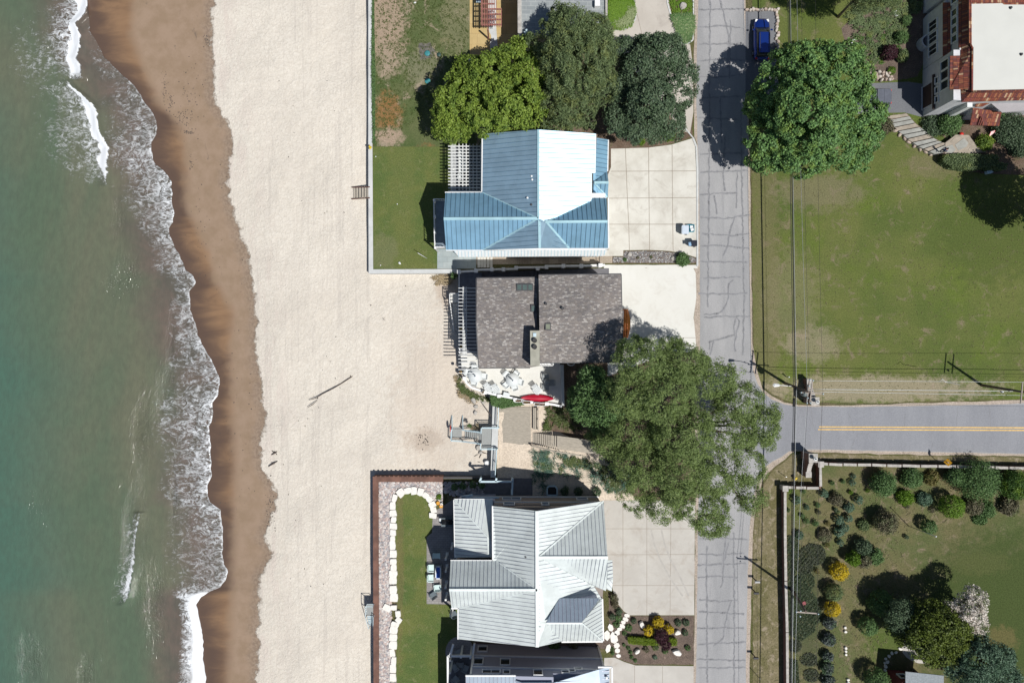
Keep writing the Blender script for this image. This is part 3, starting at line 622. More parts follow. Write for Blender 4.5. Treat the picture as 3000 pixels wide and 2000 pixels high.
drive('grey_driveway', [(1770, 1465), (2036, 1465), (2034, 1801), (1846, 1801), (1828, 1790), (1812, 1770), (1797, 1735), (1782, 1650), (1768, 1500)],
      [[(1825, 1465), (1825, 1788)], [(1895, 1465), (1895, 1801)], [(1966, 1465), (1963, 1801)], [(1772, 1548), (2036, 1548)], [(1776, 1624), (2035, 1623)], [(1795, 1714), (2035, 1714)]], MATS['concrete_drive'])
mb = MB(); simple('tyre_mark', (.445, .42, .385), .9, var=.1)
for dx in (0, 30):
    pa = [(1908 + dx, 1552), (1916 + dx, 1590), (1935 + dx, 1640), (1965 + dx, 1695), (2000 + dx * .6, 1745)]
    for k_, (a, c) in enumerate(zip(pa[:-1], pa[1:])):
        A_ = P(*a, .0335 + dx * .00005); C_ = P(*c, .0335 + dx * .00005); d = C_ - A_; n_ = Vector((-d.y, d.x, 0)).normalized() * .1; mb.face([A_ - n_, C_ - n_, C_ + n_, A_ + n_])
struct('driveway_surface', mb, MATS['tyre_mark'])
drive('lower_driveway', [(1770, 1926), (1800, 1925), (1830, 1938), (1862, 1948), (2032, 1950), (2032, 2600), (1770, 2600)], [[(1859, 1948), (1859, 2100)], [(1941, 1950), (1941, 2100)]], MATS['concrete_drive'])
drive('stamped_driveway', smooth([(1862, -900), (1953, -900), (1957, 0), (1970, 50), (1985, 110), (1998, 128), (2030, 132), (2032, 395), (1990, 380), (1960, 330), (1855, 200), (1800, 150), (1785, 92), (1830, 88), (1858, 66), (1862, 20)], 1), [[(1866, 40), (1884, 115)]], MATS['stamped_concrete'])
mb = MB()
KB = [(2030, 404), (2040, 430), (2043, 500), (2043, 780)]
for a, c in zip(KB[:-1], KB[1:]): mb.bar(P(*a, .03), P(*c, .03), .22, .14)
for pts in ([(1788, 90), (1830, 86), (1852, 76), (1862, 55), (1862, 20), (1856, 0), (1856, -60)], [(1952, -60), (1955, 10), (1966, 50), (1978, 90), (1988, 118), (2000, 130), (2016, 128), (2030, 118), (2032, 60), (2030, -60)], [(1990, 352), (2010, 380), (2030, 404)]):
    for a, c in zip(pts[:-1], pts[1:]): mb.bar(P(*a, .04), P(*c, .04), .14, .12)
struct('kerb', mb, MATS['concrete_grey'])
sheet('planting_island', jag([(1846, 1803), (2033, 1803), (2033, 1946), (1860, 1945), (1830, 1935), (1795, 1922), (1785, 1860), (1782, 1740), (1795, 1737), (1812, 1772), (1828, 1793)], 1.5, 12, 14), Zs[4], MATS['mulch'])
sheet('grey_parking_pad', [(2184, 34), (2274, 30), (2280, 150), (2280, 300), (2184, 300)], Zs[4], MATS['asphalt_dark'])
sheet('garage_drive', [(2480, 258), (2560, 244), (2660, 240), (2704, 246), (2704, 344), (2650, 330), (2590, 331), (2480, 335)], Zs[4], MATS['asphalt_dark'])
# gravel bed between the two drives
m_gr = islandmat('gravel_stones', [(.20, .20, .21), (.32, .31, .30), (.12, .12, .13), (.55, .54, .52), (.25, .2, .17)])
sheet('gravel_bed', [(1827, 735), (1900, 734), (1960, 737), (2000, 744), (2041, 756), (2041, 771), (1794, 771), (1794, 752), (1827, 752)], Zs[5], MATS['mulch'])
def inpoly(x, y, poly):
    c = False; n = len(poly); j = n - 1
    for i in range(n):
        if (poly[i][1] > y) != (poly[j][1] > y) and x < (poly[j][0] - poly[i][0]) * (y - poly[i][1]) / (poly[j][1] - poly[i][1]) + poly[i][0]: c = not c
        j = i
    return c
def scatter(poly, n, r=random):
    xs = [p[0] for p in poly]; ys = [p[1] for p in poly]; o = []
    while len(o) < n:
        x = r.uniform(min(xs), max(xs)); y = r.uniform(min(ys), max(ys))
        if inpoly(x, y, poly): o.append((x, y))
    return o
def stones(name, poly, n, r0, r1, mat, z=.01, hz=.5):
    mb = MB()
    for x, y in scatter(poly, n):
        a = random.uniform(r0, r1); mb.rock(P(x, y, z), a, a * random.uniform(.6, 1), a * hz, random.uniform(0, 3), 0, .3, 6)
    return mb.build(name, mat, None, kind='stuff', label=None) if False else mb.build(name, mat, None, kind='stuff')
stones('gravel', [(1828, 737), (1900, 736), (1960, 739), (2000, 746), (2038, 757), (2038, 769), (1797, 769), (1797, 754), (1828, 754)], 1900, .04, .09, m_gr)
m_cb = islandmat('cobble_stones', [(.55, .48, .44), (.66, .60, .56), (.42, .34, .33), (.30, .29, .31), (.60, .47, .42), (.72, .69, .66), (.38, .37, .38)])
CB = [(1108, 1412), (1296, 1412), (1296, 1470), (1262, 1462), (1240, 1438), (1200, 1432), (1160, 1440), (1143, 1470), (1142, 1560), (1144, 1700), (1146, 1780), (1146, 2080), (1112, 2080)]
sheet('cobble_ground', CB, Zs[4], MATS['sandy_soil'])
stones('cobblestones', CB, 4200, .10, .24, m_cb, .02, .6)
stones('cobbles_in_shade', [(1298, 1412), (1420, 1412), (1420, 1450), (1330, 1452), (1298, 1440)], 320, .10, .22, m_cb, .02, .6)
mb = MB(); simple('debris_dark', (.09, .075, .065), .9)
for x0, y0, rx, ry, n in ((482, 250, 8, 40, 40), (500, 300, 10, 22, 40), (535, 345, 18, 22, 60), (555, 385, 10, 8, 25), (560, 480, 8, 22, 20), (606, 120, 10, 25, 40), (560, 300, 40, 110, 70), (590, 700, 60, 200, 60), (790, 1480, 14, 60, 70), (700, 1200, 60, 300, 50), (900, 600, 180, 500, 60), (950, 1500, 130, 450, 60), (1270, 905, 8, 8, 14), (1240, 1285, 18, 20, 40)):
    for _ in range(n):
        x = random.gauss(x0, rx * .6); y = random.gauss(y0, ry * .6); a = random.uniform(.03, .09); mb.rock(P(x, y, zb(x, y)), a, a * random.uniform(.4, 1), a * .5, random.uniform(0, 3), 0, .3, 5)
mb.build('beach_debris', MATS['debris_dark'], None, kind='stuff')
# pavers
def pavermat(name, c0, c1, sc_, mort=(.2, .17, .15), rot=0.0, w_=.5, h_=.25, ms=.02):
    m, nt, b = newmat(name)
    br = nd(nt, 'ShaderNodeTexBrick', Scale=sc_, Color1=(*c0, 1), Color2=(*c1, 1), Mortar=(*mort, 1))
    br.inputs['Mortar Size'].default_value = ms; br.inputs['Brick Width'].default_value = w_; br.inputs['Row Height'].default_value = h_
    lk(nt, wpos(nt, (1, 1, 1), rot), br.inputs['Vector'])
    c = mixc(nt, ramp(nt, noise(nt, wpos(nt), 1.2, 6), .3, .7, 0, .35), br.outputs['Color'], tuple(x * .7 for x in c0))
    lk(nt, c, b.inputs['Base Color']); b.inputs['Roughness'].default_value = .85; MATS[name] = m; return m
pavermat('pavers_grey', (.27, .25, .245), (.33, .31, .30), 1.0, (.15, .14, .13), 0, .42, .26, .014)
pavermat('pavers_brown', (.36, .295, .225), (.44, .37, .29), 1.0, (.2, .16, .12), 0, .42, .21, .012)
pavermat('flagstone_blue', (.33, .385, .39), (.42, .46, .45), 1.0, (.25, .27, .27), 0, .95, .62, .012)
pavermat('terrace_tan', (.50, .36, .155), (.56, .42, .2), 1.0, (.3, .2, .1), 0, 1.35, 1.2, .012)
pavermat('roof_pavers', (.25, .275, .285), (.31, .335, .34), 1.0, (.42, .44, .43), 0, 1.05, .46, .025)
sheet('flagstone_patio', [(1281, 729), (1395, 729), (1395, 787), (1281, 787)], Zs[4], MATS['flagstone_blue'])
sheet('paver_walk', [(1395, 744), (1794, 744), (1794, 771), (1395, 775)], Zs[4], MATS['pavers_brown'])
sheet('paver_patio', [(1268, 1500), (1300, 1480), (1330, 1460), (1500, 1400), (1500, 1640), (1340, 1770), (1250, 1768), (1250, 1572), (1266, 1560)], Zs[5], MATS['pavers_grey'])
sheet('tan_terrace', [(1377, -1500), (1376, 165), (1400, 190), (1480, 200), (1525, 200), (1525, -1500)], Zs[5], MATS['terrace_tan'])
sheet('pink_patio', smooth([(2640, 1905), (2650, 1870), (2672, 1850), (2720, 1860), (2730, 1935), (2700, 1945), (2660, 1930)], 1), Zs[5], MATS['concrete_drive'])
simple('bark', (.16, .125, .095), .9, ns=4); simple('bark_grey', (.30, .29, .26), .9, ns=4)
def metalroof(name, c, rough=.42, metal=.7, var=.08, aniso=0):
    m, nt, b = newmat(name); v = wpos(nt)
    f = ramp(nt, noise(nt, v, .6, 6, .65), .35, .65)
    lk(nt, mixc(nt, f, tuple(x * (1 - var) for x in c), tuple(min(1, x * (1 + var)) for x in c)), b.inputs['Base Color'])
    b.inputs['Roughness'].default_value = rough; b.inputs['Metallic'].default_value = metal
    if aniso:
        b.inputs['Anisotropic'].default_value = aniso; tv = nt.nodes.new('ShaderNodeCombineXYZ'); tv.inputs[1].default_value = 1; lk(nt, tv.outputs[0], b.inputs['Tangent'])
    MATS[name] = m; return m
metalroof('roof_blue', (.25, .45, .60), .5, .45); metalroof('roof_blue_aniso', (.37, .53, .64), .46, .55, aniso=.87); metalroof('seam_shade_blue', (.12, .22, .31), .5, .5); metalroof('trim_blue', (.42, .64, .70), .4, .4)  # seam colour darkened to stand in for the ribs' shadow side
metalroof('roof_white', (.63, .675, .66), .6, .1); metalroof('seam_shade_white', (.34, .35, .42), .5, .3); metalroof('trim_white', (.66, .71, .70), .5, .1)  # purple-grey seams carry the ribs' shaded side in their colour
metalroof('roof_slate_and_shade', (.30, .36, .43), .5, .3)
simple('white_paint', (.74, .75, .74), .5, var=.05); simple('white_trim', (.80, .80, .79), .5, var=.04)
simple('stucco', (.62, .62, .645), .9, var=.08, bump=.2); simple('siding_grey', (.34, .32, .33), .8, var=.06)
simple('siding_brown', (.30, .26, .235), .8, var=.06); simple('glass_dark', (.03, .035, .04), .08, var=.1); simple('glass_sky', (.10, .14, .13), .05)
simple('stone_grey', (.44, .415, .38), .9, var=.25, ns=2.5, bump=.4); simple('stone_pale', (.80, .77, .71), .85, var=.1, ns=4, bump=.3)
simple('dark_metal', (.05, .05, .055), .45); simple('black_plastic', (.012, .012, .014), .45); simple('rubber', (.02, .02, .02), .8)
simple('steel_rust', (.175, .085, .06), .75, var=.35, ns=.8, bump=.2); simple('copper', (.62, .235, .09), .28, 1.0, var=.2)
simple('deck_white', (.70, .69, .64), .7, var=.04); simple('rail_blue', (.52, .66, .72), .5, var=.08); simple('brass', (.5, .36, .1), .4, .6)
simple('wood_grey', (.42, .375, .31), .85, var=.25, ns=3, stretch=(1, 8, 1)); simple('wood_red', (.33, .135, .11), .8, var=.2); simple('wood_dark', (.06, .035, .03), .8)
simple('roof_cream', (.60, .60, .555), .75, var=.03, ns=.5)
def lap(name, c, axis='z', step=6.0):
    m, nt, b = newmat(name); wv = nd(nt, 'ShaderNodeTexWave', Scale=step / 2, _bands_direction=axis.upper()); lk(nt, wpos(nt), wv.inputs['Vector'])
    wv.wave_profile = 'SAW'; lk(nt, mixc(nt, ramp(nt, wv.outputs['Fac'], .85, 1), c, tuple(x * .55 for x in c)), b.inputs['Base Color']); b.inputs['Roughness'].default_value = .8
    bumpn(nt, b, wv.outputs['Fac'], .4, .03); MATS[name] = m; return m
lap('lap_grey', (.33, .345, .43)); lap('lap_brown', (.30, .255, .23)); simple('lap_white', (.90, .92, .92), .6, var=.04); lap('lap_mid', (.42, .40, .39))
def shingle(name, cols, mort):
    m, nt, b = newmat(name); br = nd(nt, 'ShaderNodeTexBrick', Scale=1.0, Color1=(0, 0, 0, 1), Color2=(1, 1, 1, 1), Mortar=(.3, .3, .3, 1))
    br.inputs['Brick Width'].default_value = .33; br.inputs['Row Height'].default_value = .15; br.inputs['Mortar Size'].default_value = .012; br.inputs['Bias'].default_value = 0.0
    br.offset = .37; br.squash = .8; br.squash_frequency = 3
    lk(nt, wpos(nt), br.inputs['Vector'])
    cr = nt.nodes.new('ShaderNodeValToRGB'); cr.color_ramp.interpolation = 'CONSTANT'; el = cr.color_ramp.elements
    while len(el) < len(cols): el.new(.5)
    for i, c in enumerate(cols): el[i].position = i / len(cols); el[i].color = (*c, 1)
    sp = nt.nodes.new('ShaderNodeSeparateColor'); lk(nt, br.outputs['Color'], sp.inputs[0]); lk(nt, sp.outputs[0], cr.inputs[0])
    c = mixc(nt, br.outputs['Fac'], cr.outputs[0], mort)
    c = mixc(nt, ramp(nt, noise(nt, wpos(nt), .5, 6), .35, .7, 0, .25), c, (.26, .22, .2))
    lk(nt, c, b.inputs['Base Color']); b.inputs['Roughness'].default_value = .9
    bumpn(nt, b, sp.outputs[0], .3, .02); MATS[name] = m; return m
shingle('shingles', [(.175, .16, .15), (.235, .21, .195), (.20, .185, .18), (.275, .25, .23), (.16, .148, .145), (.225, .20, .18), (.30, .28, .26), (.19, .175, .17), (.40, .375, .35), (.215, .19, .17)], (.12, .105, .1))
def tiles(name, rot):
    m, nt, b = newmat(name); br = nd(nt, 'ShaderNodeTexBrick', Scale=1.0, Color1=(0, 0, 0, 1), Color2=(1, 1, 1, 1), Mortar=(.5, .5, .5, 1)); br.offset = 0; br.offset_frequency = 1
    br.inputs['Brick Width'].default_value = .40; br.inputs['Row Height'].default_value = .225; br.inputs['Mortar Size'].default_value = .014
    lk(nt, wpos(nt, (1, 1, 1), rot), br.inputs['Vector']); sp = nt.nodes.new('ShaderNodeSeparateColor'); lk(nt, br.outputs['Color'], sp.inputs[0])
    cols = [(.28, .075, .045), (.22, .06, .04), (.34, .10, .055), (.17, .055, .05), (.26, .07, .06), (.40, .15, .07), (.24, .065, .045), (.62, .40, .24), (.30, .085, .05), (.20, .07, .065), (.36, .12, .06)]
    cr = nt.nodes.new('ShaderNodeValToRGB'); cr.color_ramp.interpolation = 'CONSTANT'; el = cr.color_ramp.elements
    while len(el) < len(cols): el.new(.5)
    for i, c in enumerate(cols): el[i].position = i / len(cols); el[i].color = (*c, 1)
    lk(nt, sp.outputs[0], cr.inputs[0]); c = mixc(nt, br.outputs['Fac'], cr.outputs[0], (.05, .02, .02))
    lk(nt, c, b.inputs['Base Color']); b.inputs['Roughness'].default_value = .75
    wv = nd(nt, 'ShaderNodeTexWave', Scale=1.0 / .225 / 2 * 1.0, _bands_direction='Y'); lk(nt, wpos(nt, (1, 1, 1), rot), wv.inputs['Vector']); bumpn(nt, b, wv.outputs['Fac'], .9, .08)
    MATS[name] = m; return m
tiles('tiles_west', 0.0); tiles('tiles_south', math.pi / 2)
def roofpart(root, faces, mroof, mseam, pitch=.42, t=.14, name='roof', ridges=(), mtrim=None, sw=.05, sh=.06):
    mb = MB()
    for f in faces:
        pts = PL(f); mb.slab(pts, t, 0); mb.seams([p + Vector((0, 0, .0)) for p in pts], pitch, sw, sh, 1)
    for a, c, w_ in ridges: mb.bar(P(*a) + Vector((0, 0, .03)), P(*c) + Vector((0, 0, .03)), w_, .09, 2)
    return mb.build(name, [mroof, mseam, mtrim or mseam], root)
def walls(root, outl, z0, z1, mt, name='wall'):
    mb = MB(); mb.prism([P(x, y, 0) for x, y in outl], z0, z1, 0); return mb.build(name, mt, root)
def window(root, c, nrm, w_, h_, mf='white_trim', mp='glass_dark', bars=0, name='window'):
    """c centre on wall surface (world), nrm 'S','N','E','W'"""
    c = Vector(c); t = {'N': Vector((1, 0, 0)), 'S': Vector((1, 0, 0)), 'E': Vector((0, 1, 0)), 'W': Vector((0, 1, 0))}[nrm]
    n = {'N': Vector((0, 1, 0)), 'S': Vector((0, -1, 0)), 'E': Vector((1, 0, 0)), 'W': Vector((-1, 0, 0))}[nrm]; f = .1; dz = Vector((0, 0, 1))
    mb = MB()
    def B(cc, a, b_, d): 
        dims = [abs(t.x) * a + abs(n.x) * d, abs(t.y) * a + abs(n.y) * d, b_]; mb.box(cc, dims)
    B(c + n * .04 + dz * (h_ / 2), w_ + f, f, .14); B(c + n * .05 - dz * (h_ / 2), w_ + f * 1.6, f, .2)
    B(c + n * .04 + t * (w_ / 2), f, h_ - f, .14); B(c + n * .04 - t * (w_ / 2), f, h_ - f, .14)
    for i in range(bars): B(c + n * .04 + t * (w_ * ((i + 1) / (bars + 1) - .5)), .06, h_ - f, .1)
    fr = mb.build(name, MATS[mf], root)
    mb = MB(); cc = c + n * .015; B(cc, w_ - f, h_ - f, .03); mb.build('pane', MATS[mp], fr); return fr
def rail(mb, pts, h=1.0, step=.14, r=.035, post=1.8, mi=0, bal=True, bw=.025):
    pts = [Vector(p) for p in pts]
    for a, b in zip(pts[:-1], pts[1:]):
        up = Vector((0, 0, h)); mb.bar(a + up, b + up, r * 2, r * 1.6, mi); mb.bar(a + Vector((0, 0, .12)), b + Vector((0, 0, .12)), r * 1.1, r, mi)
        L = (b - a).length; n = max(1, int(L / post))
        for i in range(n + 1): q = a.lerp(b, i / n); mb.bar(q, q + Vector((0, 0, h + .03)), r * 2, r * 2, mi)
        if bal:
            for i in range(1, int(L / step)): q = a.lerp(b, i * step / L); mb.bar(q + Vector((0, 0, .12)), q + up, bw, bw, mi)
    return mb
def vent(px, py, z, root, r=.07, h=.35, mt='dark_metal'):
    mb = MB(); mb.lathe(P(px, py, z) - Vector((0, 0, .1)), [(r * 1.6, 0), (r * 1.6, .12), (r, .14), (r, h), (r * 1.4, h + .02), (r * .9, h + .08)], 10); mb.build('roof_vent', MATS[mt], root)
# ================================================================== HOUSE 2: blue metal roof
R, E = 9.6, 7.3
def EP(px, py):
    s_, xr = .165, (1577 - 1500) / S * (H - 9.6) / H; u = (px - 1500) / S; z = (9.6 + s_ * xr - s_ * u) / (1 - s_ * u / H); return (px, py, z)
h2 = thing('house', 'house with standing seam blue metal roof whose eastern slope glares white', 'house', P(1577, 640, 0))
faces = [[(1415, 392, E), (1577, 380, R), (1577, 640, R), (1413, 564, E)], [(1305, 565, E), (1413, 564, E), (1577, 640, R), (1300, 641, R)],
         [(1300, 641, R), (1577, 640, R), (1416, 732, E), (1307, 732, E)], [(1577, 640, R), (1580, 727, R), (1416, 732, E)],
         [(1577, 380, R), EP(1745, 392), EP(1743, 507), EP(1732, 507), EP(1732, 588), EP(1600, 650), (1577, 640, R)],
         [(1600, 650, R), (1732, 588, E + .3), (1733, 580, E), (1777, 580, E), (1780, 649, R)], [(1600, 650, R), (1780, 649, R), (1781, 727, E), (1667, 727, E)],
         [(1577, 640, R), (1600, 650, R), (1667, 727, E), (1580, 727, R)]]
f_ns = [faces[i] for i in (1, 2, 5, 6)]; f_ew = [faces[i] for i in (0, 3, 4, 7)]
roofpart(h2, f_ew, MATS['roof_blue_aniso'], MATS['seam_shade_blue'], .5, .14, 'roof', (), None, .04, .04)
roofpart(h2, f_ns, MATS['roof_blue'], MATS['seam_shade_blue'], .50, .14, 'roof', [((1577, 380, R), (1577, 640, R), .22), ((1300, 641, R), (1577, 640, R), .3), ((1577, 640, R), (1416, 732, E), .16), ((1577, 640, R), (1413, 564, E), .12), ((1580, 645, R), (1581, 727, R), .26), ((1597, 650, R), (1780, 649, R), .28), ((1602, 652, R), (1667, 727, E), .2), ((1600, 650, R), (1732, 588, E + .3), .12)], MATS['trim_blue'], .045, .05)
lower = [[(1748, 404, 4.4), (1781, 409, 3.6), (1779, 503, 3.6), (1743, 534, 4.4)], [(1738, 508, 4.4), (1748, 508, 4.4), (1743, 534, 4.4), (1738, 534, 4.4)], [(1741, 534, 4.9), (1779, 503, 3.6), (1783, 534, 4.9)], [(1741, 535.5, 4.9), (1783, 535.5, 4.9), (1780, 578, 3.6)], [(1737, 536, 4.5), (1741, 536, 4.9), (1779, 578, 3.6), (1737, 578, 4.3)]]
roofpart(h2, lower, MATS['roof_blue'], MATS['seam_shade_blue'], .5, .1, 'porch_roof', [((1741, 535, 4.95), (1783, 535, 4.95), .28), ((1741, 536, 4.9), (1779, 578, 3.6), .15)], MATS['trim_blue'])
mb = MB()
for a, c in [((1745, 393, E - .08), (1743, 507, E - .08)), ((1732, 508, E + .1), (1732, 587, E + .1)), ((1733, 580, E - .08), (1777, 580, E - .08)), ((1413, 392, E - .08), (1412, 563, E - .08)), ((1304, 564, E - .08), (1412, 564, E - .08)), ((1307, 733, E - .08), (1417, 733, E - .08)), ((1668, 728, E - .08), (1781, 728, E - .08)), ((1782, 410, 3.5), (1780, 502, 3.5)), ((1782, 580, E - .1), (1783, 727, E - .1))]: mb = MB(); mb.bar(P(*a), P(*c), .13, .13); mb.build('gutter', MATS['white_trim'], h2)
walls(h2, [(1432, 446), (1712, 446), (1712, 600), (1752, 600), (1752, 753), (1345, 753), (1345, 612), (1432, 612)], 0, 7.1, MATS['lap_white'])
walls(h2, [(1714, 440), (1755, 440), (1755, 598), (1714, 598)], 0, 3.4, MATS['lap_mid'], 'porch_wall')
for x in (1480,): window(h2, P(x, 753, 0) + Vector((0, 0, 2 if x != 1480 else 4.8)), 'S', 1.1, 1.3)
aw = MB(); aq = PL([(1328, 734, 7.0), (1781, 731, 7.0), (1768, 750, 6.3), (1345, 753, 6.3)]); aw.slab(aq, .06); aw.seams(aq, .36, .09, .04, 1, 0); aw.build('awning', [MATS['white_paint'], MATS['rail_blue']], h2)
mb = MB()
for x in range(1352, 1750, 8): mb.box(P(x, 753, 0) + Vector((0, -.03, 3.6)), (.06, .05, 6.9))
mb.build('batten', MATS['white_paint'], h2)
for i, (x, y) in enumerate([(1557, 518), (1559, 528), (1545, 581), (1556, 601)]): vent(x, y, R - .55, h2, .09, .4, 'white_paint' if i < 3 else 'dark_metal')
# balcony on west gable
mb = MB(); mb.pp([(1275, 588), (1318, 588), (1318, 727), (1275, 727)], 3.0, 3.2); mb.build('balcony_floor', simple('deck_paint_blue', (.16, .2, .24), .6), h2)
mb = MB(); zz = 3.2; pl = [P(1303, 588, zz), P(1273, 588, zz), P(1276, 727, zz), P(1303, 727, zz)]; rail(mb, pl, 1.0, .3, .04, 3, bw=.03); mb.build('balcony_rail', MATS['white_trim'], h2)
for (x, y) in [(1272, 587), (1273, 633), (1274, 680), (1275, 726)]:
    mb = MB(); q = P(x, y, 4.3); mb.box((q.x, q.y, 2.1), (.16, .16, 4.2)); mb.box((q.x, q.y, 4.25), (.24, .24, .1)); mb.build('balcony_post', MATS['white_trim'], h2)
# pergola beside it
pg = thing('pergola', 'white slatted pergola over a patio beside the blue roofed house', 'pergola', P(1362, 494, 0))
mb = MB(); z = 3.2
for i in range(15): y = 429 + i * 9.35; mb.bar(P(1313, y, z), P(1412, y, z), .1, .16)
mb.build('slat', MATS['white_paint'], pg)
mb = MB()
for x in (1322, 1327, 1333, 1345, 1356, 1366, 1376, 1386, 1397, 1408): mb.bar(P(x, 422, z - .15), P(x, 562, z - .15), .09, .13)
mb.build('beam', MATS['white_paint'], pg)
for (x, y) in ((1327, 428), (1327, 494), (1327, 560)):
    mb = MB(); q = P(x, y, z); mb.box((q.x, q.y, 1.5), (.22, .22, 3.0)); mb.build('post', MATS['white_paint'], pg)
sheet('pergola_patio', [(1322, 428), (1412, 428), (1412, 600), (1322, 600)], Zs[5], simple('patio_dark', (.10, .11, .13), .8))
# ================================================================== HOUSE 3: white metal roof
R, E, E2 = 9.2, 6.5, 5.4
h3 = thing('house', 'house with pale grey standing seam roof and crossing gables beside curved lawn', 'house', P(1573, 1680, 0))
F3 = [[(1445, 1482, E), (1573, 1496, R), (1574, 1727, R), (1455, 1642, E), (1445, 1642, E)],
      [(1320, 1642, E), (1455, 1642, E), (1574, 1727, R), (1316, 1727, R)], [(1316, 1727, R), (1574, 1727, R), (1345, 1780, E - .5), (1323, 1780, E - .5)],
      [(1345, 1780, E - .5), (1574, 1727, R), (1575, 1894, R), (1343, 1871, E - .5)],
      [(1573, 1496, R), (1768, 1467, E2), (1578, 1631, R), (1574, 1630, R)], [(1578, 1631, R), (1768, 1467, E2), (1780, 1631, R)],
      [(1578, 1633, R), (1781, 1633, R), (1779, 1694, 7.2), (1775, 1730, E2 + .3), (1740, 1716, E2 + .6)], [(1574, 1631, R), (1578, 1633, R), (1740, 1716, E2 + .6), (1762, 1752, E2), (1600, 1822, R - .3), (1575, 1824, R)],
      [(1600, 1822, R - .3), (1762, 1752, E2), (1704, 1822, R - .4)], [(1704, 1823, R - .4), (1763, 1753, E2), (1766, 1876, E2)], [(1600, 1824, R - .3), (1704, 1823, R - .4), (1766, 1876, E2), (1645, 1878, E2)],
      [(1575, 1824, R), (1600, 1823, R - .3), (1645, 1878, E2), (1575, 1894, R)]]
white_i = [0, 2, 3, 4, 6, 7, 9, 10, 11]; dark_i = [1, 5, 8]
roofpart(h3, F3, MATS['roof_white'], MATS['seam_shade_white'], .42, .14, 'roof', [((1573, 1496, R), (1574, 1894, R), .35), ((1316, 1727, R), (1574, 1727, R), .25), ((1578, 1632, R), (1781, 1632, R), .28), ((1600, 1823, R - .3), (1704, 1823, R - .4), .24), ((1578, 1631, R), (1768, 1467, E2), .16), ((1455, 1642, E), (1574, 1727, R), .12), ((1345, 1780, E - .5), (1574, 1727, R), .12), ((1704, 1823, R - .4), (1766, 1876, E2), .14)], MATS['trim_white'], .03, .04)
# dormer between the east wings
mb = MB(); D0 = [(1638, 1752, 8.1), (1757, 1752, 8.1), (1704, 1823, R + .15), (1600, 1823, R + .15)]
mb.slab(PL(D0), .12, 0); mb.seams(PL(D0), .42, .05, .05, 1); mb.build('dormer_roof', [MATS['roof_slate_and_shade'], MATS['seam_shade_white']], h3)  # slate tone paints the shade of this north slope of the pale roof
mb = MB(); mb.prism([P(x, y, 7.9) for x, y in ((1642, 1757), (1752, 1757), (1730, 1786), (1624, 1786))], 5, 7.9, 0); mb.build('dormer_wall', MATS['lap_grey'], h3)
nw = [[(1331, 1463, 5.4), (1442, 1463, 5.4), (1442, 1578, 6.6), (1430, 1572, 6.6)], [(1331, 1463, 5.4), (1430, 1572, 6.6), (1432, 1606, 6.6), (1334, 1632, 5.4)], [(1334, 1632, 5.4), (1432, 1606, 6.6), (1442, 1606, 6.6), (1442, 1632, 5.4)], [(1430, 1572, 6.6), (1442, 1578, 6.6), (1442, 1606, 6.6), (1432, 1606, 6.6)]]
nw = [[(1331, 1463, 4.2), (1444, 1463, 4.2), (1444, 1590, 5.5), (1428, 1572, 5.5)], [(1331, 1463, 4.2), (1428, 1572, 5.5), (1430, 1632, 5.5), (1334, 1632, 4.2)], [(1428, 1572, 5.5), (1444, 1590, 5.5), (1444, 1632, 5.5), (1430, 1632, 5.5)]]
roofpart(h3, nw, MATS['roof_white'], MATS['seam_shade_white'], .42, .12, 'lower_roof', [((1331, 1463, 4.2), (1428, 1572, 5.5), .12)], MATS['trim_white'])
sr = [[(1779, 1640, 5.6), (1794, 1640, 5.0), (1796, 1696, 5.0), (1776, 1696, 5.6)], [(1776, 1697, 5.6), (1796, 1697, 5.0), (1792, 1731, 4.4), (1771, 1722, 4.8)]]
roofpart(h3, sr, MATS['roof_white'], MATS['seam_shade_white'], .42, .1, 'side_roof')
mb = MB()
for a, c in [((1443, 1481, E - .08), (1444, 1642, E - .08)), ((1320, 1641, E - .08), (1444, 1641, E - .08)), ((1322, 1781, E - .6), (1342, 1781, E - .6)), ((1342, 1781, E - .6), (1342, 1871, E - .6)), ((1330, 1462, 4.1), (1444, 1462, 4.1)), ((1330, 1463, 4.1), (1333, 1632, 4.1)), ((1765, 1753, E2 - .1), (1768, 1876, E2 - .1)), ((1645, 1879, E2 - .1), (1766, 1878, E2 - .1))]: mb = MB(); mb.bar(P(*a), P(*c), .14, .14); mb.build('gutter', MATS['white_trim'], h3)
walls(h3, [(1450, 1450), (1748, 1450), (1762, 1600), (1752, 1690), (1742, 1826), (1565, 1826), (1362, 1800), (1362, 1735), (1345, 1735), (1345, 1610), (1450, 1610)], 0, 5.0, MATS['lap_brown'])
walls(h3, [(1462, 1452), (1680, 1452), (1640, 1560), (1500, 1560), (1470, 1500)], 5.2, 6.25, MATS['lap_brown'], 'upper_wall')
walls(h3, [(1350, 1446), (1452, 1446), (1452, 1600), (1350, 1600)], 0, 4.0, MATS['lap_grey'], 'porch_wall')
mb = MB(); mb.box(P(1600, 1450, 0) + Vector((0, .05, 1.2)), (12.0, .14, .16)); mb.box(P(1600, 1450, 0) + Vector((0, .05, 4.1)), (12.0, .14, .12)); mb.build('belt_trim', MATS['white_trim'], h3)
for x, z, w_, b_ in ((1499, 2.3, 2.1, 1), (1492, 5.0, 1.2, 0), (1592, 5.0, .8, 0), (1700, 2.3, 1.2, 0)): window(h3, P(x, 1450, 0) + Vector((0, .02, z)), 'N', w_, 1.0, bars=b_)
for x, y in ((1540, 1629), (1531, 1804), (1484, 1855), (1509, 1715)): vent(x, y, 8.2 if x != 1484 else 7.3, h3, .08, .35)
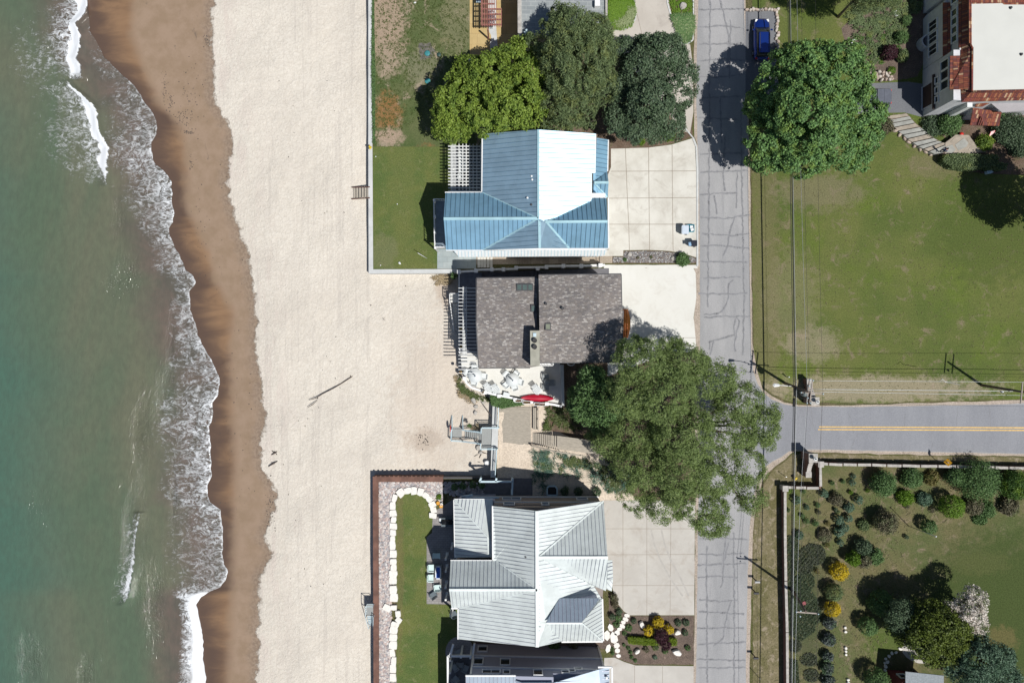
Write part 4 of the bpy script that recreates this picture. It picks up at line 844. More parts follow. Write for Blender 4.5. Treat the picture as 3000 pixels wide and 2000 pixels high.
# west porch posts and frames
for i, (x, y) in enumerate(((1323, 1606), (1306, 1637), (1306, 1672), (1305, 1720), (1306, 1755), (1320, 1802))):
    mb = MB(); q = P(x, y, 2.4); mb.box((q.x, q.y, 1.3), (.2, .2, 2.6)); mb.box((q.x, q.y, .3), (.32, .32, .6)); mb.build('porch_post', MATS['white_trim'], h3)
for x, y, z in ((1345, 1690, 2.3), (1345, 1640, 2.3)): window(h3, P(x, y, 0) + Vector((-.02, 0, 1.5)), 'W', 1.8, 2.0, bars=1)
# ================================================================== MIDDLE HOUSE: brown shingles
hm = thing('house', 'house with mottled brown shingle roof in two stepped halves and stone chimney', 'house', P(1600, 930, 0))
zw, ze = 8.0, 8.9
mb = MB()
for f in ([(1397, 815, zw), (1572, 813, zw), (1573, 941, zw + .7), (1396, 941, zw + .7)], [(1396, 941, zw + .7), (1573, 941, zw + .7), (1553, 1076, zw), (1403, 1077, zw)], [(1573, 941, zw + .7), (1580, 972, zw + .5), (1580, 1072, zw), (1553, 1076, zw)]): mb.slab(PL(f), .18)
for f in ([(1578, 806, ze), (1819, 803, ze), (1704, 928, ze + 1.2), (1580, 931, ze + 1.2)], [(1819, 803, ze), (1821, 893, ze + .1), (1824, 906, ze + .35), (1704, 928, ze + 1.2)], [(1704, 928, ze + 1.2), (1824, 906, ze + .35), (1825, 960, ze + .3), (1822, 1060, ze)], [(1580, 931, ze + 1.2), (1704, 928, ze + 1.2), (1822, 1060, ze), (1582, 1062, ze)]): mb.slab(PL(f), .18)
mb.build('roof', MATS['shingles'], hm)
mb = MB()
for a, c in [((1396, 814, zw), (1572, 812, zw)), ((1395, 815, zw), (1395, 941, zw + .7)), ((1395, 941, zw + .7), (1402, 1077, zw)), ((1403, 1078, zw), (1553, 1077, zw)), ((1578, 805, ze), (1820, 802, ze)), ((1820, 803, ze), (1822, 893, ze)), ((1582, 1063, ze), (1823, 1061, ze)), ((1826, 908, ze + .3), (1824, 1060, ze))]: mb.bar(P(*a) - Vector((0, 0, .09)), P(*c) - Vector((0, 0, .09)), .1, .2)
mb.build('fascia', MATS['dark_metal'], hm)
walls(hm, [(1412, 832), (1575, 832), (1575, 1060), (1412, 1060)], 0, 7.85, MATS['stone_grey']); walls(hm, [(1576, 830), (1784, 830), (1784, 1050), (1576, 1050)], 0, 8.7, MATS['stone_grey'], 'east_wall')
mb = MB(); mb.pp([(1554, 969), (1580, 969), (1580, 1071), (1555, 1071)], 6, 10.2); mb.pp([(1553, 968), (1581, 968), (1581, 1072), (1554, 1072)], 10.2, 10.3)
ch = mb.build('chimney', simple('chimney_cement', (.36, .35, .29), .9, var=.15, ns=1.5), hm)
for y, r in ((997, .26), (1016, .26)):
    mb = MB(); mb.lathe(P(1566, y, 10.3), [(r, 0), (r, .35), (r * .8, .36), (r * .8, .3)], 8); mb.build('flue', MATS['black_plastic'], ch)
mb = MB(); mb.pp([(1562, 975), (1571, 975), (1571, 986), (1562, 986)], 10.3, 10.45); mb.build('flue_cap', MATS['rail_blue'], ch)
for x0, y0, x1, y1, z, n in ((1513, 831, 1562, 852, zw + .2, 3), (1555, 893, 1571, 914, zw + .55, 1), (1597, 946, 1614, 967, ze + 1.1, 1)):
    for i in range(n):
        a = x0 + (x1 - x0) * i / n; c = x0 + (x1 - x0) * (i + 1) / n
        mb = MB(); mb.pp([(a, y0), (c, y0), (c, y1), (a, y1)], z - .4, z + .1); sk = mb.build('skylight', MATS['dark_metal'], hm)
        mb = MB(); mb.pp([(a + 2.5, y0 + 3), (c - 2.5, y0 + 3), (c - 2.5, y1 - 3), (a + 2.5, y1 - 3)], z + .05, z + .13); mb.build('pane', MATS['glass_sky'] if x0 != 1597 else simple('glass_olive', (.2, .22, .16), .3), sk)
vent(1599, 890, ze + .75, hm, .1, .4); vent(1647, 903, ze + .85, hm, .12, .45)
# copper bay roof
mb = MB(); prof = []
for i in range(13):
    t = i / 12; y = 905 + 85 * t; bow = math.sin(math.pi * t)
    prof.append((y, 1840 + 7 * bow, math.sin(math.pi * (.12 + .76 * t))))
for (y0, x0, s0), (y1, x1, s1) in zip(prof[:-1], prof[1:]):
    mb.slab([P(1824, y0, 7.5 + s0 * .7), P(1824, y1, 7.5 + s1 * .7), P(x1, y1, 6.6 + s1 * .6), P(x0, y0, 6.6 + s0 * .6)], .06)
for tt in (.33, .62):
    for (y0, x0, s0), (y1, x1, s1) in zip(prof[:-1], prof[1:]):
        mb.bar(P(1824 + (x0 - 1824) * tt, y0, 7.5 + s0 * .7 - tt * .9 - s0 * .1 * tt + .04), P(1824 + (x1 - 1824) * tt, y1, 7.5 + s1 * .7 - tt * .9 - s1 * .1 * tt + .04), .05, .06, 1)
mb.build('bay_roof', [MATS['copper'], simple('copper_dark', (.2, .07, .03), .5, .8)], hm)
walls(hm, [(1784, 912), (1806, 918), (1808, 980), (1784, 985)], 0, 6.9, MATS['stone_grey'], 'bay_wall')
window(hm, P(1600, 1050, 0) + Vector((0, -.05, 7.9)), 'S', 1.4, .8)
mb = MB(); mb.pp([(1582, 1061), (1621, 1061), (1621, 1071), (1582, 1071)], 4.9, 5.0); rail(mb, [P(1583, 1061, 5), P(1583, 1070, 5), P(1620, 1070, 5), P(1620, 1061, 5)], .8, .3); mb.build('small_balcony', MATS['white_trim'], hm)
mb = MB(); q = P(1673, 1064, 3); mb.tube([q + Vector((math.cos(t) * .4, math.sin(t) * .25, 0)) for t in [i * math.pi / 5 for i in range(11)]], .05, 6); mb.build('hose_reel', MATS['white_trim'], hm)
# pergola of middle house
pm = thing('pergola', 'tall white pergola with long crossbars along the beach side of the shingled house', 'pergola', P(1360, 950, 0))
z = 4.5; mb = MB()
for i in range(25): y = 844 + i * 10.35; mb.bar(P(1343, y, z), P(1399, y, z), .07, .16)
mb.build('slat', MATS['white_paint'], pm)
mb = MB()
for x in (1357, 1361.5, 1366): mb.bar(P(x, 840, z - .16), P(x, 1040, z - .16), .09, .15)
mb.build('beam', MATS['white_paint'], pm)
for y in (848, 905, 965, 1030):
    mb = MB(); q = P(1362, y, z); mb.box((q.x, q.y, 2.1), (.2, .2, 4.4)); mb.build('post', MATS['white_paint'], pm)
# upper deck under the pergola
mb = MB(); mb.prism([P(x, y, 0) for x, y in ((1346, 800), (1412, 800), (1412, 1034), (1346, 1034))], .0, .95); struct_deck = single('raised_deck', mb, simple('deck_slate', (.13, .14, .17), .8, var=.2), 'dark grey raised deck under the tall white pergola', 'deck')
mb = MB(); rail(mb, [P(1346, 800, 1), P(1346, 844, 1), P(1344, 900, 1), P(1348, 1036, 1)], .95, .16); single('deck_railing', mb, MATS['white_trim'], 'white balustrade along the beach edge of the raised deck', 'railing')
# white beach stair
st = thing('beach_stair', 'white stair and landing running down to the sand from the raised deck', 'stairs', P(1332, 900, -1.2))
mb = MB(); mb.pp([(1320, 862), (1345, 862), (1345, 886), (1320, 886)], .7, .82); mb.build('landing', MATS['deck_white'], st)
mb = MB()
for i in range(9): t = i / 8; y = 890 + t * 70; x0 = 1324 + t * 8; zt = .65 - t * 1.5; mb.pp([(x0 + 2, y), (1341, y), (1341, y + 6.5), (x0 + 2, y + 6.5)], zt - .1, zt)
mb.build('tread', MATS['deck_white'], st)
mb = MB(); rail(mb, [P(1345, 861, .8), P(1319, 861, .8), P(1319, 888, .8)], .9, .16); rail(mb, [P(1320, 888, .8), P(1331, 968, -1.0)], .9, .16); mb.build('handrail', MATS['white_trim'], st)
# terrace of the middle house
T = [(1349, 1034), (1404, 1034), (1404, 1060), (1640, 1060), (1645, 1182), (1560, 1168), (1500, 1158), (1440, 1148), (1392, 1134), (1366, 1112), (1353, 1080)]
mb = MB(); mb.prism([P(x, y, 1.0) for x, y in T], -1.5, 1.0, 0, 1); single('terrace', mb, [MATS['concrete_white'], MATS['stone_grey']], 'blinding white terrace with round tables south of the shingled house', 'terrace')
W = [(1361, 1108), (1368, 1122), (1382, 1135), (1412, 1145), (1440, 1153), (1500, 1165), (1560, 1178), (1620, 1184), (1646, 1190)]
mb = MB()
for a, c in zip(W[:-1], W[1:]): mb.bar(P(*a, 1.2), P(*c, 1.2), .24, .42)
for x, y in ((1361, 1108), (1421, 1149), (1462, 1159), (1509, 1170), (1602, 1182)): mb.box(P(x, y, 1.3), (.4, .4, .7))
single('parapet', mb, MATS['white_trim'], 'curved white parapet wall round the terrace edge', 'wall')
mb = MB(); mb.prism([P(x, y, 1.0) for x, y in ((1640, 1068), (1650, 1068), (1652, 1186), (1645, 1186))], 0, 1.9); single('side_wall', mb, MATS['concrete_grey'], 'grey side wall closing the east end of the terrace', 'wall')
# north stair alley between house 2 and the middle house
al = thing('retaining_wall', 'white wall with square pilasters between the blue and shingled houses', 'wall', P(1560, 785, 0))
A = [(1345, 797), (1392, 795), (1396, 792), (1470, 790), (1510, 789), (1512, 785), (1595, 784), (1598, 781), (1700, 780), (1770, 778)]
mb = MB()
for a, c in zip(A[:-1], A[1:]): mb.bar(P(*a, .9), P(*c, .9), .2, 1.5)
mb.build('wall', MATS['white_trim'], al)
for x, y in ((1345, 797), (1395, 794), (1441, 790), (1475, 790), (1512, 786), (1575, 787), (1601, 783), (1650, 780), (1702, 780), (1758, 778)):
    mb = MB(); mb.box(P(x, y, 1.0), (.34, .34, 2.0)); mb.box(P(x, y, 1.75) + Vector((0, 0, .3)), (.42, .42, .08)); mb.build('pilaster', MATS['white_trim'], al)
mb = MB(); mb.prism([P(x, y, 0) for x, y in ((1346, 800), (1770, 786), (1784, 786), (1784, 830), (1412, 832), (1346, 832))], -.2, .05)
for i in range(16): mb.prism([P(x, y, 0) for x, y in ((1435 + i * 11, 797), (1440 + i * 11, 797), (1440 + i * 11, 829), (1435 + i * 11, 829))], 0, .1 + .02 * i, 0)
single('side_steps', mb, simple('slate_dark', (.16, .155, .165), .85), 'dark slate steps in the shaded gap north of the shingled roof', 'steps')
mb = MB()
for (x0, x1) in ((1399, 1408), (1409, 1415), (1416, 1424), (1426, 1434), (1436, 1443)): mb.pp([(x0, 746), (x1, 746), (x1, 783), (x0, 784)], 0, .12 + (x0 - 1399) * .001)
single('white_steps', mb, MATS['concrete_pale'], 'pale slab steps beside the blue-grey flagstones', 'steps')
pst = thing('paver_steps', 'dark step edges across the brown paver walk', 'steps', P(1630, 760, 0))
for x in (1515, 1521, 1530, 1537, 1545, 1553, 1573, 1580, 1592, 1599, 1606, 1637, 1646, 1656, 1665, 1672, 1681, 1690, 1699, 1747, 1757): mb = MB(); mb.pp([(x, 745), (x + 1.5, 745), (x + 1.5, 773), (x, 773)], 0, .16); mb.build('step_edge', MATS['joint'], pst)
# ================================================================== HOUSE 4 (bottom edge)
h4 = thing('house', 'tall grey sided house with white trim bands and slate blue roof at the bottom edge', 'house', P(1580, 1960, 0))
walls(h4, [(1391, 1884), (1752, 1893), (1752, 2290), (1391, 2290)], 0, 7.6, MATS['lap_grey']); walls(h4, [(1391, 1884), (1610, 1889.5), (1610, 2280), (1391, 2280)], 7.6, 8.5, MATS['lap_grey'], 'upper_wall')
def bandz(z, t=.14):
    mb = MB(); a = P(1389, 1883.2, 0); c = P(1754, 1892, 0); mb.bar(Vector((a.x, a.y + .03, z)), Vector((c.x, c.y + .03, z)), .16, t); return mb
mb = bandz(3.55); mb2 = bandz(6.6); mb.v += []; mb.build('belt_trim', MATS['white_trim'], h4); mb2.build('belt_trim', MATS['white_trim'], h4)
mb = MB(); q = P(1391, 1884, 0); mb.box((q.x - .02, q.y + .02, 4.2), (.2, .2, 8.4)); mb.build('corner_board', MATS['white_trim'], h4); mb = MB(); q = P(1752, 1893, 0); mb.box((q.x, q.y, 4.2), (.2, .2, 8.4)); mb.build('corner_board', MATS['white_trim'], h4)
def w4(px, py, z, w_, h_, b_=0):  # px as seen
    k = (H - z) / H; x = (px - 1500) / S * k; gx = 1500 + x * S; gy = 1884 + (gx - 1391) / 361 * 9
    window(h4, Vector((x, (1000 - gy) / S + .03, z)), 'N', w_, h_, bars=b_)
w4(1414, 1901, 1.65, 1.05, 1.4); w4(1401, 1942, 5.1, 1.05, 1.6); w4(1480, 1943, 5.1, 1.05, 1.6); w4(1439, 1974, 7.7, 1.9, .9, 1); w4(1484, 1974, 7.7, .7, .9); w4(1576, 1977, 7.6, .95, 1.3); w4(1657, 1968, 7.3, .8, .55); w4(1675, 1963, 6.95, .7, .55); w4(1694, 1956, 6.5, .8, .55)
roofpart(h4, [[(1364, 1979, 8.7), (1511, 1979, 8.7), (1511, 2420, 10.6), (1364, 2420, 10.6)]], MATS['roof_slate_and_shade'], MATS['seam_shade_white'], .42, .14, 'roof')
roofpart(h4, [[(1505, 1990, 8.7), (1530, 1999, 8.9), (1620, 1999, 8.9), (1640, 2420, 9.6), (1505, 2420, 9.6)], [(1620, 2000, 8.6), (1755, 1960, 8.2), (1785, 1953, 7.8), (1790, 2420, 8), (1640, 2420, 8.6)]], MATS['roof_slate_and_shade'], MATS['seam_shade_white'], .42, .14, 'lower_roof')
mb = MB()
for a, c in [((1364, 1978, 8.7), (1511, 1978, 8.7)), ((1752, 1953, 8.0), (1793, 1953, 8.0)), ((1793, 1953, 8), (1794, 2100, 8))]: mb = MB(); mb.bar(P(*a), P(*c), .16, .16); mb.build('gutter', MATS['white_trim'], h4)
pf = thing('porch_frame', 'white open porch frame with square columns at the grey sided house', 'porch', P(1350, 1960, 0))
mb = MB()
for a, c in [((1312, 1920, 3.4), (1386, 1920, 3.4)), ((1312, 1920, 3.4), (1314, 2200, 3.4)), ((1328, 1886, 3.4), (1318, 1920, 3.4)), ((1390, 1884, 3.4), (1384, 1925, 3.4))]: mb.bar(P(*a), P(*c), .22, .24)
mb.build('beam', MATS['white_trim'], pf)
for x, y in ((1318, 1935), (1350, 1925), (1378, 1927), (1318, 1971)):
    mb = MB(); q = P(x, y, 3.3); mb.box((q.x, q.y, 1.6), (.22, .22, 3.3)); mb.build('column', MATS['white_trim'], pf)
sheet('round_patio', [(1347 + 42 * math.cos(t), 1908 + 45 * math.sin(t)) for t in [i * math.pi / 14 for i in range(28)]], .03, MATS['pavers_grey'])
sheet('porch_floor', [(1316, 1915), (1392, 1915), (1392, 2200), (1316, 2200)], .034, MATS['slate_dark'])
sheet('side_gravel', [(1390, 1850), (1790, 1850), (1790, 1900), (1390, 1890)], .036, MATS['mulch'])
# ================================================================== HOUSE 0 (top edge)
h0 = thing('house', 'flat roofed house with slate paver roof and stone parapets at the top edge', 'house', P(1645, 40, 0))
z = 4.6
walls(h0, [(1524, -300), (1758, -300), (1758, 150), (1524, 150)], 0, z, MATS['stone_grey'])
mb = MB(); mb.pp([(1526, -300), (1776, -300), (1776, 98), (1526, 98)], z, z + .05); mb.build('roof', MATS['roof_pavers'], h0)
mb = MB(); mb.pp([(1515, -300), (1527, -300), (1528, 122), (1517, 122)], z - .2, z + .35); mb.build('parapet', MATS['stone_grey'], h0); mb = MB(); mb.pp([(1773, -300), (1779, -300), (1780, 100), (1774, 100)], z - .2, z + .35); mb.build('parapet', MATS['stone_grey'], h0)
mb = MB(); mb.pp([(1535, 92), (1548, 92), (1548, 104), (1535, 104)], z, z + .5); mb.lathe(P(1542, 92, z + .5), [(.12, 0), (.12, .3), (.17, .32), (.05, .4)], 10); mb.build('flue', MATS['rail_blue'], h0)
mb = MB(); mb.pp([(1743, 0), (1758, 0), (1758, 18), (1743, 18)], z, z + .7); mb.build('roof_unit', MATS['white_trim'], h0)
pg0 = thing('pergola', 'reddish brown wooden pergola shading the tan terrace at the top edge', 'pergola', P(1440, 30, 0))
z = 3.0; mb = MB()
for i in range(9): x = 1414 + i * 5.0; mb.bar(P(x, -200, z), P(x, 78, z), .07, .1)
for i in range(9, 12): x = 1414 + i * 5.0; mb.bar(P(x, 26, z), P(x, 80, z), .07, .1)
mb.build('slat', MATS['wood_red'], pg0); mb = MB()
for i in range(-5, 5): y = 12 + i * 15.2 + 0; mb.bar(P(1410, y, z - .12), P(1449 if i < 1 else 1470, y, z - .12), .12, .16)
mb.bar(P(1411, -200, z - .2), P(1411, 76, z - .2), .14, .18); mb.bar(P(1429, -200, z - .2), P(1429, 80, z - .2), .1, .14)
mb.build('beam', MATS['wood_red'], pg0)
mb = MB(); q = P(1429, 84, 3); mb.box((q.x, q.y, 1.4), (.16, .16, 2.9)); mb.build('post', MATS['wood_red'], pg0)
sheet('pale_terrace', smooth([(1433, -200), (1453, -200), (1453, 160), (1480, 170), (1440, 180), (1434, 130), (1441, 108), (1431, 90), (1431, 20)], 1), Zs[6], MATS['concrete_grey'])
mb = MB(); mb.pp([(1373, 166), (1391, 166), (1391, 183), (1373, 183)], 0, .9); single('stone_pier', mb, MATS['stone_pale'], 'small square pale stone pier at the terrace corner', 'pier')
# ================================================================== HOUSE 5 (top right, clay tiles)
h5 = thing('house', 'cream stucco villa with clay tile edges and a flat cream roof', 'house', P(2900, 150, 0))
walls(h5, [(2704, 40), (3300, 40), (3300, -300), (2704, -300)], 0, 4.2, MATS['stucco'])
walls(h5, [(2704, 57), (2704, 204), (3300, 204), (3300, 40), (2717, 40)], 0, 4.3, MATS['stucco'], 'lower_wall')
walls(h5, [(2718, -300), (2718, 207), (3300, 207), (3300, -300)], 4.3, 6.4, MATS['stucco'], 'upper_wall')
walls(h5, [(2703, 206), (2703, 342), (2724, 344), (3300, 332), (3300, 206)], 0, 6.3, MATS['stucco'], 'garage_wall')
mb = MB(); mb.slab(PL([(2763, 8, 4.3), (2763, 164, 4.3), (2785, 162, 4.9), (2785, 8, 4.9)]), .1); mb.build('lower_roof', MATS['tiles_west'], h5)
ez, tz = 6.4, 7.3
mb = MB(); mb.slab(PL([(2809, -300, ez), (2809, 140, ez), (2840, 138, tz), (2840, -300, tz)]), .1); mb.slab(PL([(2784, 164, ez), (2783, 262, ez), (2846, 262, tz), (2846, 150, tz), (2840, 138, tz), (2815, 141, ez), (2815, 163, ez)]), .1); mb.slab(PL([(2816, 262, ez), (2818, 299, ez), (2848, 268, tz), (2846, 262, tz)]), .1)
mb.build('tile_roof', MATS['tiles_west'], h5)
mb = MB(); mb.slab(PL([(2818, 299, ez), (3300, 285, ez), (3300, 262, tz), (2848, 268, tz)]), .1); mb.slab(PL([(2840, -60, tz), (2840, -20, ez), (3300, -20, ez), (3300, 10, tz), (2840, 6, tz)][2:]), .1) if False else None
mb.build('south_tile_roof', MATS['tiles_south'], h5)
mb = MB(); mb.slab(PL([(2846, -300, tz + .1), (2846, 131, tz + .1), (2852, 142, tz + .1), (2851, 265, tz + .1), (3300, 256, tz + .1), (3300, -300, tz + .1)]), .3); mb.build('flat_roof', MATS['roof_cream'], h5)
mb = MB()
for a, c in [((2838, -300), (2839, 128)), ((2843, -300), (2844, 132)), ((2849, 144), (2848, 268)), ((2848, 268), (3300, 258)), ((2844, 132), (2850, 143))]: mb.tube([P(*a, tz + .12), P(*c, tz + .12)], .11, 6)
mb.slab(PL([(2845, 0, tz + .12), (3300, -4, tz + .12), (3300, 14, tz + .12), (2942, 14, tz + .12), (2936, 10, tz + .12), (2845, 12, tz + .12)]), .06)
mb.build('ridge_tiles', MATS['tiles_south'], h5)
for x, y in ((2960, 24), (2991, 160)): vent(x, y, tz + .1, h5, .1, .25)
for y in (98, 133, 167): window(h5, P(2704, y, 0) + Vector((-.01, 0, 2.2)), 'W', 1.15, 1.7, bars=1)
for y in (96, 120, 144, 168, 60, 30): window(h5, P(2718, y, 0) + Vector((-.01, 0, 5.5)), 'W', .75, 1.0)
for y in (228, 256, 284): window(h5, P(2703, y + 4, 0) + Vector((-.01, 0, 4.7)), 'W', 1.0, 1.5)
gd = window(h5, P(2703, 290, 0) + Vector((-.02, 0, 1.15)), 'W', 2.6, 2.2, mf='stucco', mp='wood_dark', name='garage_door')
for y in (262, 290, 316): window(h5, P(2703, y, 0) + Vector((-.01, 0, 3.1)), 'W', .7, .6)
mb = MB(); q = P(2703, 290, 0); mb.box((q.x - .15, q.y, 2.6), (.2, 3.9, .22)); mb.build('door_beam', MATS['wood_dark'], h5)
mb = MB(); pr = [(2704, 132)]; cx = P(2704, 132, 0)
for i in range(9):
    t = math.pi / 2 + math.pi * i / 9; t2 = math.pi / 2 + math.pi * (i + 1) / 9
    mb.bar(cx + Vector((math.cos(t) * .72, math.sin(t) * .72, .6)), cx + Vector((math.cos(t2) * .72, math.sin(t2) * .72, .6)), .16, 1.2)
mb.build('window_well', MATS['stucco'], h5)
mb = MB(); mb.pp([(2834, 301), (2849, 301), (2849, 314), (2834, 314)], 0, 5.6); mb.build('chimney', MATS['white_paint'], h5)
mb = MB(); mb.slab(PL([(2852, 316, 3.8), (2935, 328, 3.6), (2927, 369, 2.8), (2842, 367, 2.8)]), .12); mb.slab(PL([(2876, 340, 3.6), (2862, 366, 2.9), (2880, 368, 3.3)]), .1); mb.slab(PL([(2876, 340, 3.6), (2880, 368, 3.3), (2897, 366, 2.9)]), .1); mb.build('porch_roof', MATS['tiles_south'], h5)
walls(h5, [(2805, 320), (2880, 322), (2880, 352), (2805, 352)], 0, 2.9, MATS['stucco'], 'porch_wall')
mb = MB(); mb.slab(PL([(2936, 330, 4.6), (3300, 300, 4.6), (3300, 280, 5), (2900, 300, 5)]), .1); mb.build('side_roof', MATS['siding_grey'], h5)
mb = MB(); mb.slab(PL([(2860, 305, 5.2), (2905, 300, 5.2), (2880, 312, 4.8), (2856, 314, 4.8)]), .1); mb.build('bay_roof', MATS['tiles_south'], h5)
# ================================================================== SHED bottom right
sh = thing('garden_shed', 'red shed with grey shingle roof beside the pink paved patch', 'shed', P(2700, 1990, 0))
walls(sh, [(2600, 1960), (2688, 1966), (2688, 2200), (2600, 2200)], 0, 3.4, simple('red_siding', (.16, .03, .03), .8, var=.15))
mb = MB(); f = [(2653, 1966, 3.6), (2765, 1978, 3.6), (2765, 2200, 4.6), (2653, 2200, 4.6)]; mb.slab(PL(f), .12); mb.build('roof', simple('roof_grey', (.27, .30, .32), .8, var=.2, ns=6), sh)
window(sh, P(2620, 1961, 0) + Vector((0, .05, 1.9)), 'N', .8, 1.0, mf='white_trim')
# ------------------------------------------------------------------ retaining walls and beach structures
mb = MB(); zt = .12
mb.prism([P(x, y, zt) for x, y in ((1080, -3000), (1091, -3000), (1091, 430), (1093, 789), (1340, 788), (1340, 800), (1080, 801), (1079, 430))], -3, zt)
single('seawall', mb, MATS['concrete_grey'], 'low pale concrete seawall between the sand and the upper lawns', 'wall')
mb = MB(); zt = .45
mb.prism([P(x, y, zt) for x, y in ((1092, 1396), (1298, 1396), (1298, 1411), (1108, 1411), (1112, 3000), (1098, 3000))], -4, zt)
for i in range(15): mb.bar(P(1100 + i * 13, 1394.5, zt) - Vector((0, 0, .1)), P(1104 + i * 13, 1394.5, zt) - Vector((0, 0, .1)), .12, .2)
single('steel_bulkhead', mb, MATS['steel_rust'], 'rust brown sheet steel bulkhead edging the cobble strip', 'wall')
mb = MB(); mb.prism([P(x, y, .2) for x, y in ((1298, 1397), (1436, 1397), (1436, 1402), (1298, 1402))], -3, .2)
single('low_wall', mb, MATS['dark_metal'], 'dark low wall in shade east of the rusty steel bulkhead', 'wall')
mb = MB(); mb.prism([P(x, y, .3) for x, y in ((1443, 1188), (1457, 1188), (1452, 1398), (1437, 1398))], -3.5, .3); mb.prism([P(x, y, .33) for x, y in ((1442, 1253), (1460, 1253), (1458, 1312), (1439, 1312))], -.5, .33)
single('beach_wall', mb, MATS['concrete_grey'], 'narrow concrete wall between the wooden deck and the beach stair', 'wall')
for lab, pts in (('blue railing on the concrete wall north of the beach stair', [(1461, 1192, .3), (1459, 1250, .3)]), ('blue railing on the concrete wall south of the beach stair', [(1456, 1313, .3), (1451, 1394, .3)])):
    mb = MB(); rail(mb, PL(pts), 1.0, .16, .045, 1.6, bw=.035); single('railing', mb, MATS['rail_blue'], lab, 'railing', 'blue railings along the beach wall')
bs = thing('beach_stair', 'pale blue metal stair with grated landing going down to the sand', 'stairs', P(1400, 1280, -1.1))
mb = MB(); mb.pp([(1411, 1252), (1440, 1252), (1440, 1312), (1411, 1312)], .1, .18); mb.build('upper_landing', simple('grating', (.30, .31, .30), .6, var=.3, ns=12, stretch=(1, 8, 1)), bs)
mb = MB()
for i in range(9): x = 1407 - i * 5.6; zz = .05 - i * .12; mb.pp([(x, 1263), (x + 3.8, 1263), (x + 3.8, 1288 - i * .3), (x, 1288 - i * .3)], zz - .05, zz)
mb.build('tread', MATS['grating'], bs)
mb = MB(); mb.pp([(1325, 1256), (1353, 1256), (1353, 1281), (1325, 1281)], -1.0, -.92); mb.build('lower_landing', MATS['grating'], bs)
mb = MB()
for i in range(4): y = 1251 - i * 5; zz = -1.0 - i * .1; mb.pp([(1327, y), (1352, y), (1352, y + 3.6), (1327, y + 3.6)], zz - .05, zz)
mb.build('step', MATS['grating'], bs)
mb = MB()
for pts in ([(1462, 1251, .2), (1411, 1251, .2), (1410, 1266, .2)], [(1408, 1264, 0), (1356, 1257, -.9)], [(1324, 1256, -.9), (1323, 1288, -.9), (1355, 1290, -.9), (1408, 1297, .1)], [(1409, 1297, .2), (1409, 1313, .2), (1458, 1312, .2)]): rail(mb, PL(pts), .95, .16, .045, 1.4, bw=.03)
for x in (1327, 1358): rail(mb, PL([(x, 1256, -.95), (x - 1, 1216, -1.9)]), .95, .14, .045, 1.0, bw=.03)
mb.build('handrail', MATS['rail_blue'], bs)
mb = MB(); mb.lathe(P(1318.5, 1254, -.1), [(.05, 0), (.3, .05), (.3, .12), (.05, .16)], 14)
for v_ in mb.v:
    d = v_ - P(1318.5, 1254, -.1); v_.x = P(1318.5, 1254, -.1).x + d.z * .6; v_.y = P(1318.5, 1254, 0).y + d.y * 1.45; v_.z = .25 + d.x * 1.0 - .2
single('life_ring', mb, simple('red_plastic', (.62, .03, .02), .4, var=.05), 'red oval rescue float hanging on the foot of the blue stair', 'life ring')
# sand ladder by upper lawn
ld = thing('beach_ladder', 'brown wooden ladder leaning from the seawall down to the sand', 'ladder', P(1056, 566, -1))
mb = MB(); mb.bar(P(1031, 549, -1.1), P(1083, 548, .25), .1, .14); mb.bar(P(1030, 583, -1.1), P(1083, 580, .25), .1, .14); mb.build('side_rail', simple('wood_brown', (.15, .075, .055), .85), ld)
mb = MB()
for i in range(6): t = (i + .6) / 6.2; mb.pp([(1031 + t * 50, 550), (1036.5 + t * 50, 550), (1036.5 + t * 50, 582), (1031 + t * 50, 582)], -1.15 + t * 1.3, -1.1 + t * 1.3)
mb.build('rung', MATS['wood_grey'], ld)
# ladder stair at the steel bulkhead
l2 = thing('beach_ladder', 'grey metal ladder stair hanging on the long rusty bulkhead', 'ladder', P(1083, 1790, -1.2))
mb = MB(); mb.pp([(1074, 1768), (1096, 1768), (1097, 1800), (1075, 1800)], .35, .42); mb.build('landing', MATS['grating'], l2)
mb = MB()
for i in range(8): y = 1803 + i * 3.6; zz = .2 - i * .17; mb.pp([(1077 + i * .4, y), (1096, y), (1096, y + 2), (1077 + i * .4, y + 2)], zz - .04, zz)
mb.build('rung', MATS['rail_blue'], l2)
mb = MB(); rail(mb, PL([(1096, 1768, .4), (1074, 1768, .4), (1075, 1800, .4), (1084, 1832, -1.0)]), .9, .6, .03, 1.2, bw=.02); rail(mb, PL([(1097, 1800, .4), (1097, 1830, -.9)]), .9, .6, .03, 1.2, bw=.02); mb.build('handrail', MATS['rail_blue'], l2)
# wooden deck and boardwalk
dk = thing('wooden_deck', 'weathered wooden deck half covered with blown sand', 'deck', P(1510, 1250, 0))
mb = MB()
for i in range(32): x = 1463 + i * 2.9; mb.pp([(x, 1192 if x < 1552 else 1194), (x + 2.55, 1192), (x + 2.55, 1304 + random.uniform(-1, 1)), (x, 1304)], 0, .07 + random.uniform(0, .008))
mb.build('boards', MATS['wood_grey'], dk)
mb = MB()
for i in range(4): y = 1192 + i * 3; mb.pp([(1463, y), (1556, y), (1556, y + 2.6), (1463, y + 2.6)], .085, .12)
mb.build('border_boards', MATS['wood_grey'], dk)
sheet('drift_sand', jag([(1460, 1206), (1478, 1208), (1470, 1240), (1474, 1296), (1510, 1299), (1556, 1301), (1556, 1314), (1460, 1314)], 2, 6, 3), .1, MATS['bare_sand'])
bn = thing('bench', 'long grey timber bench along the east side of the sandy deck', 'bench', P(1568, 1222, 0))
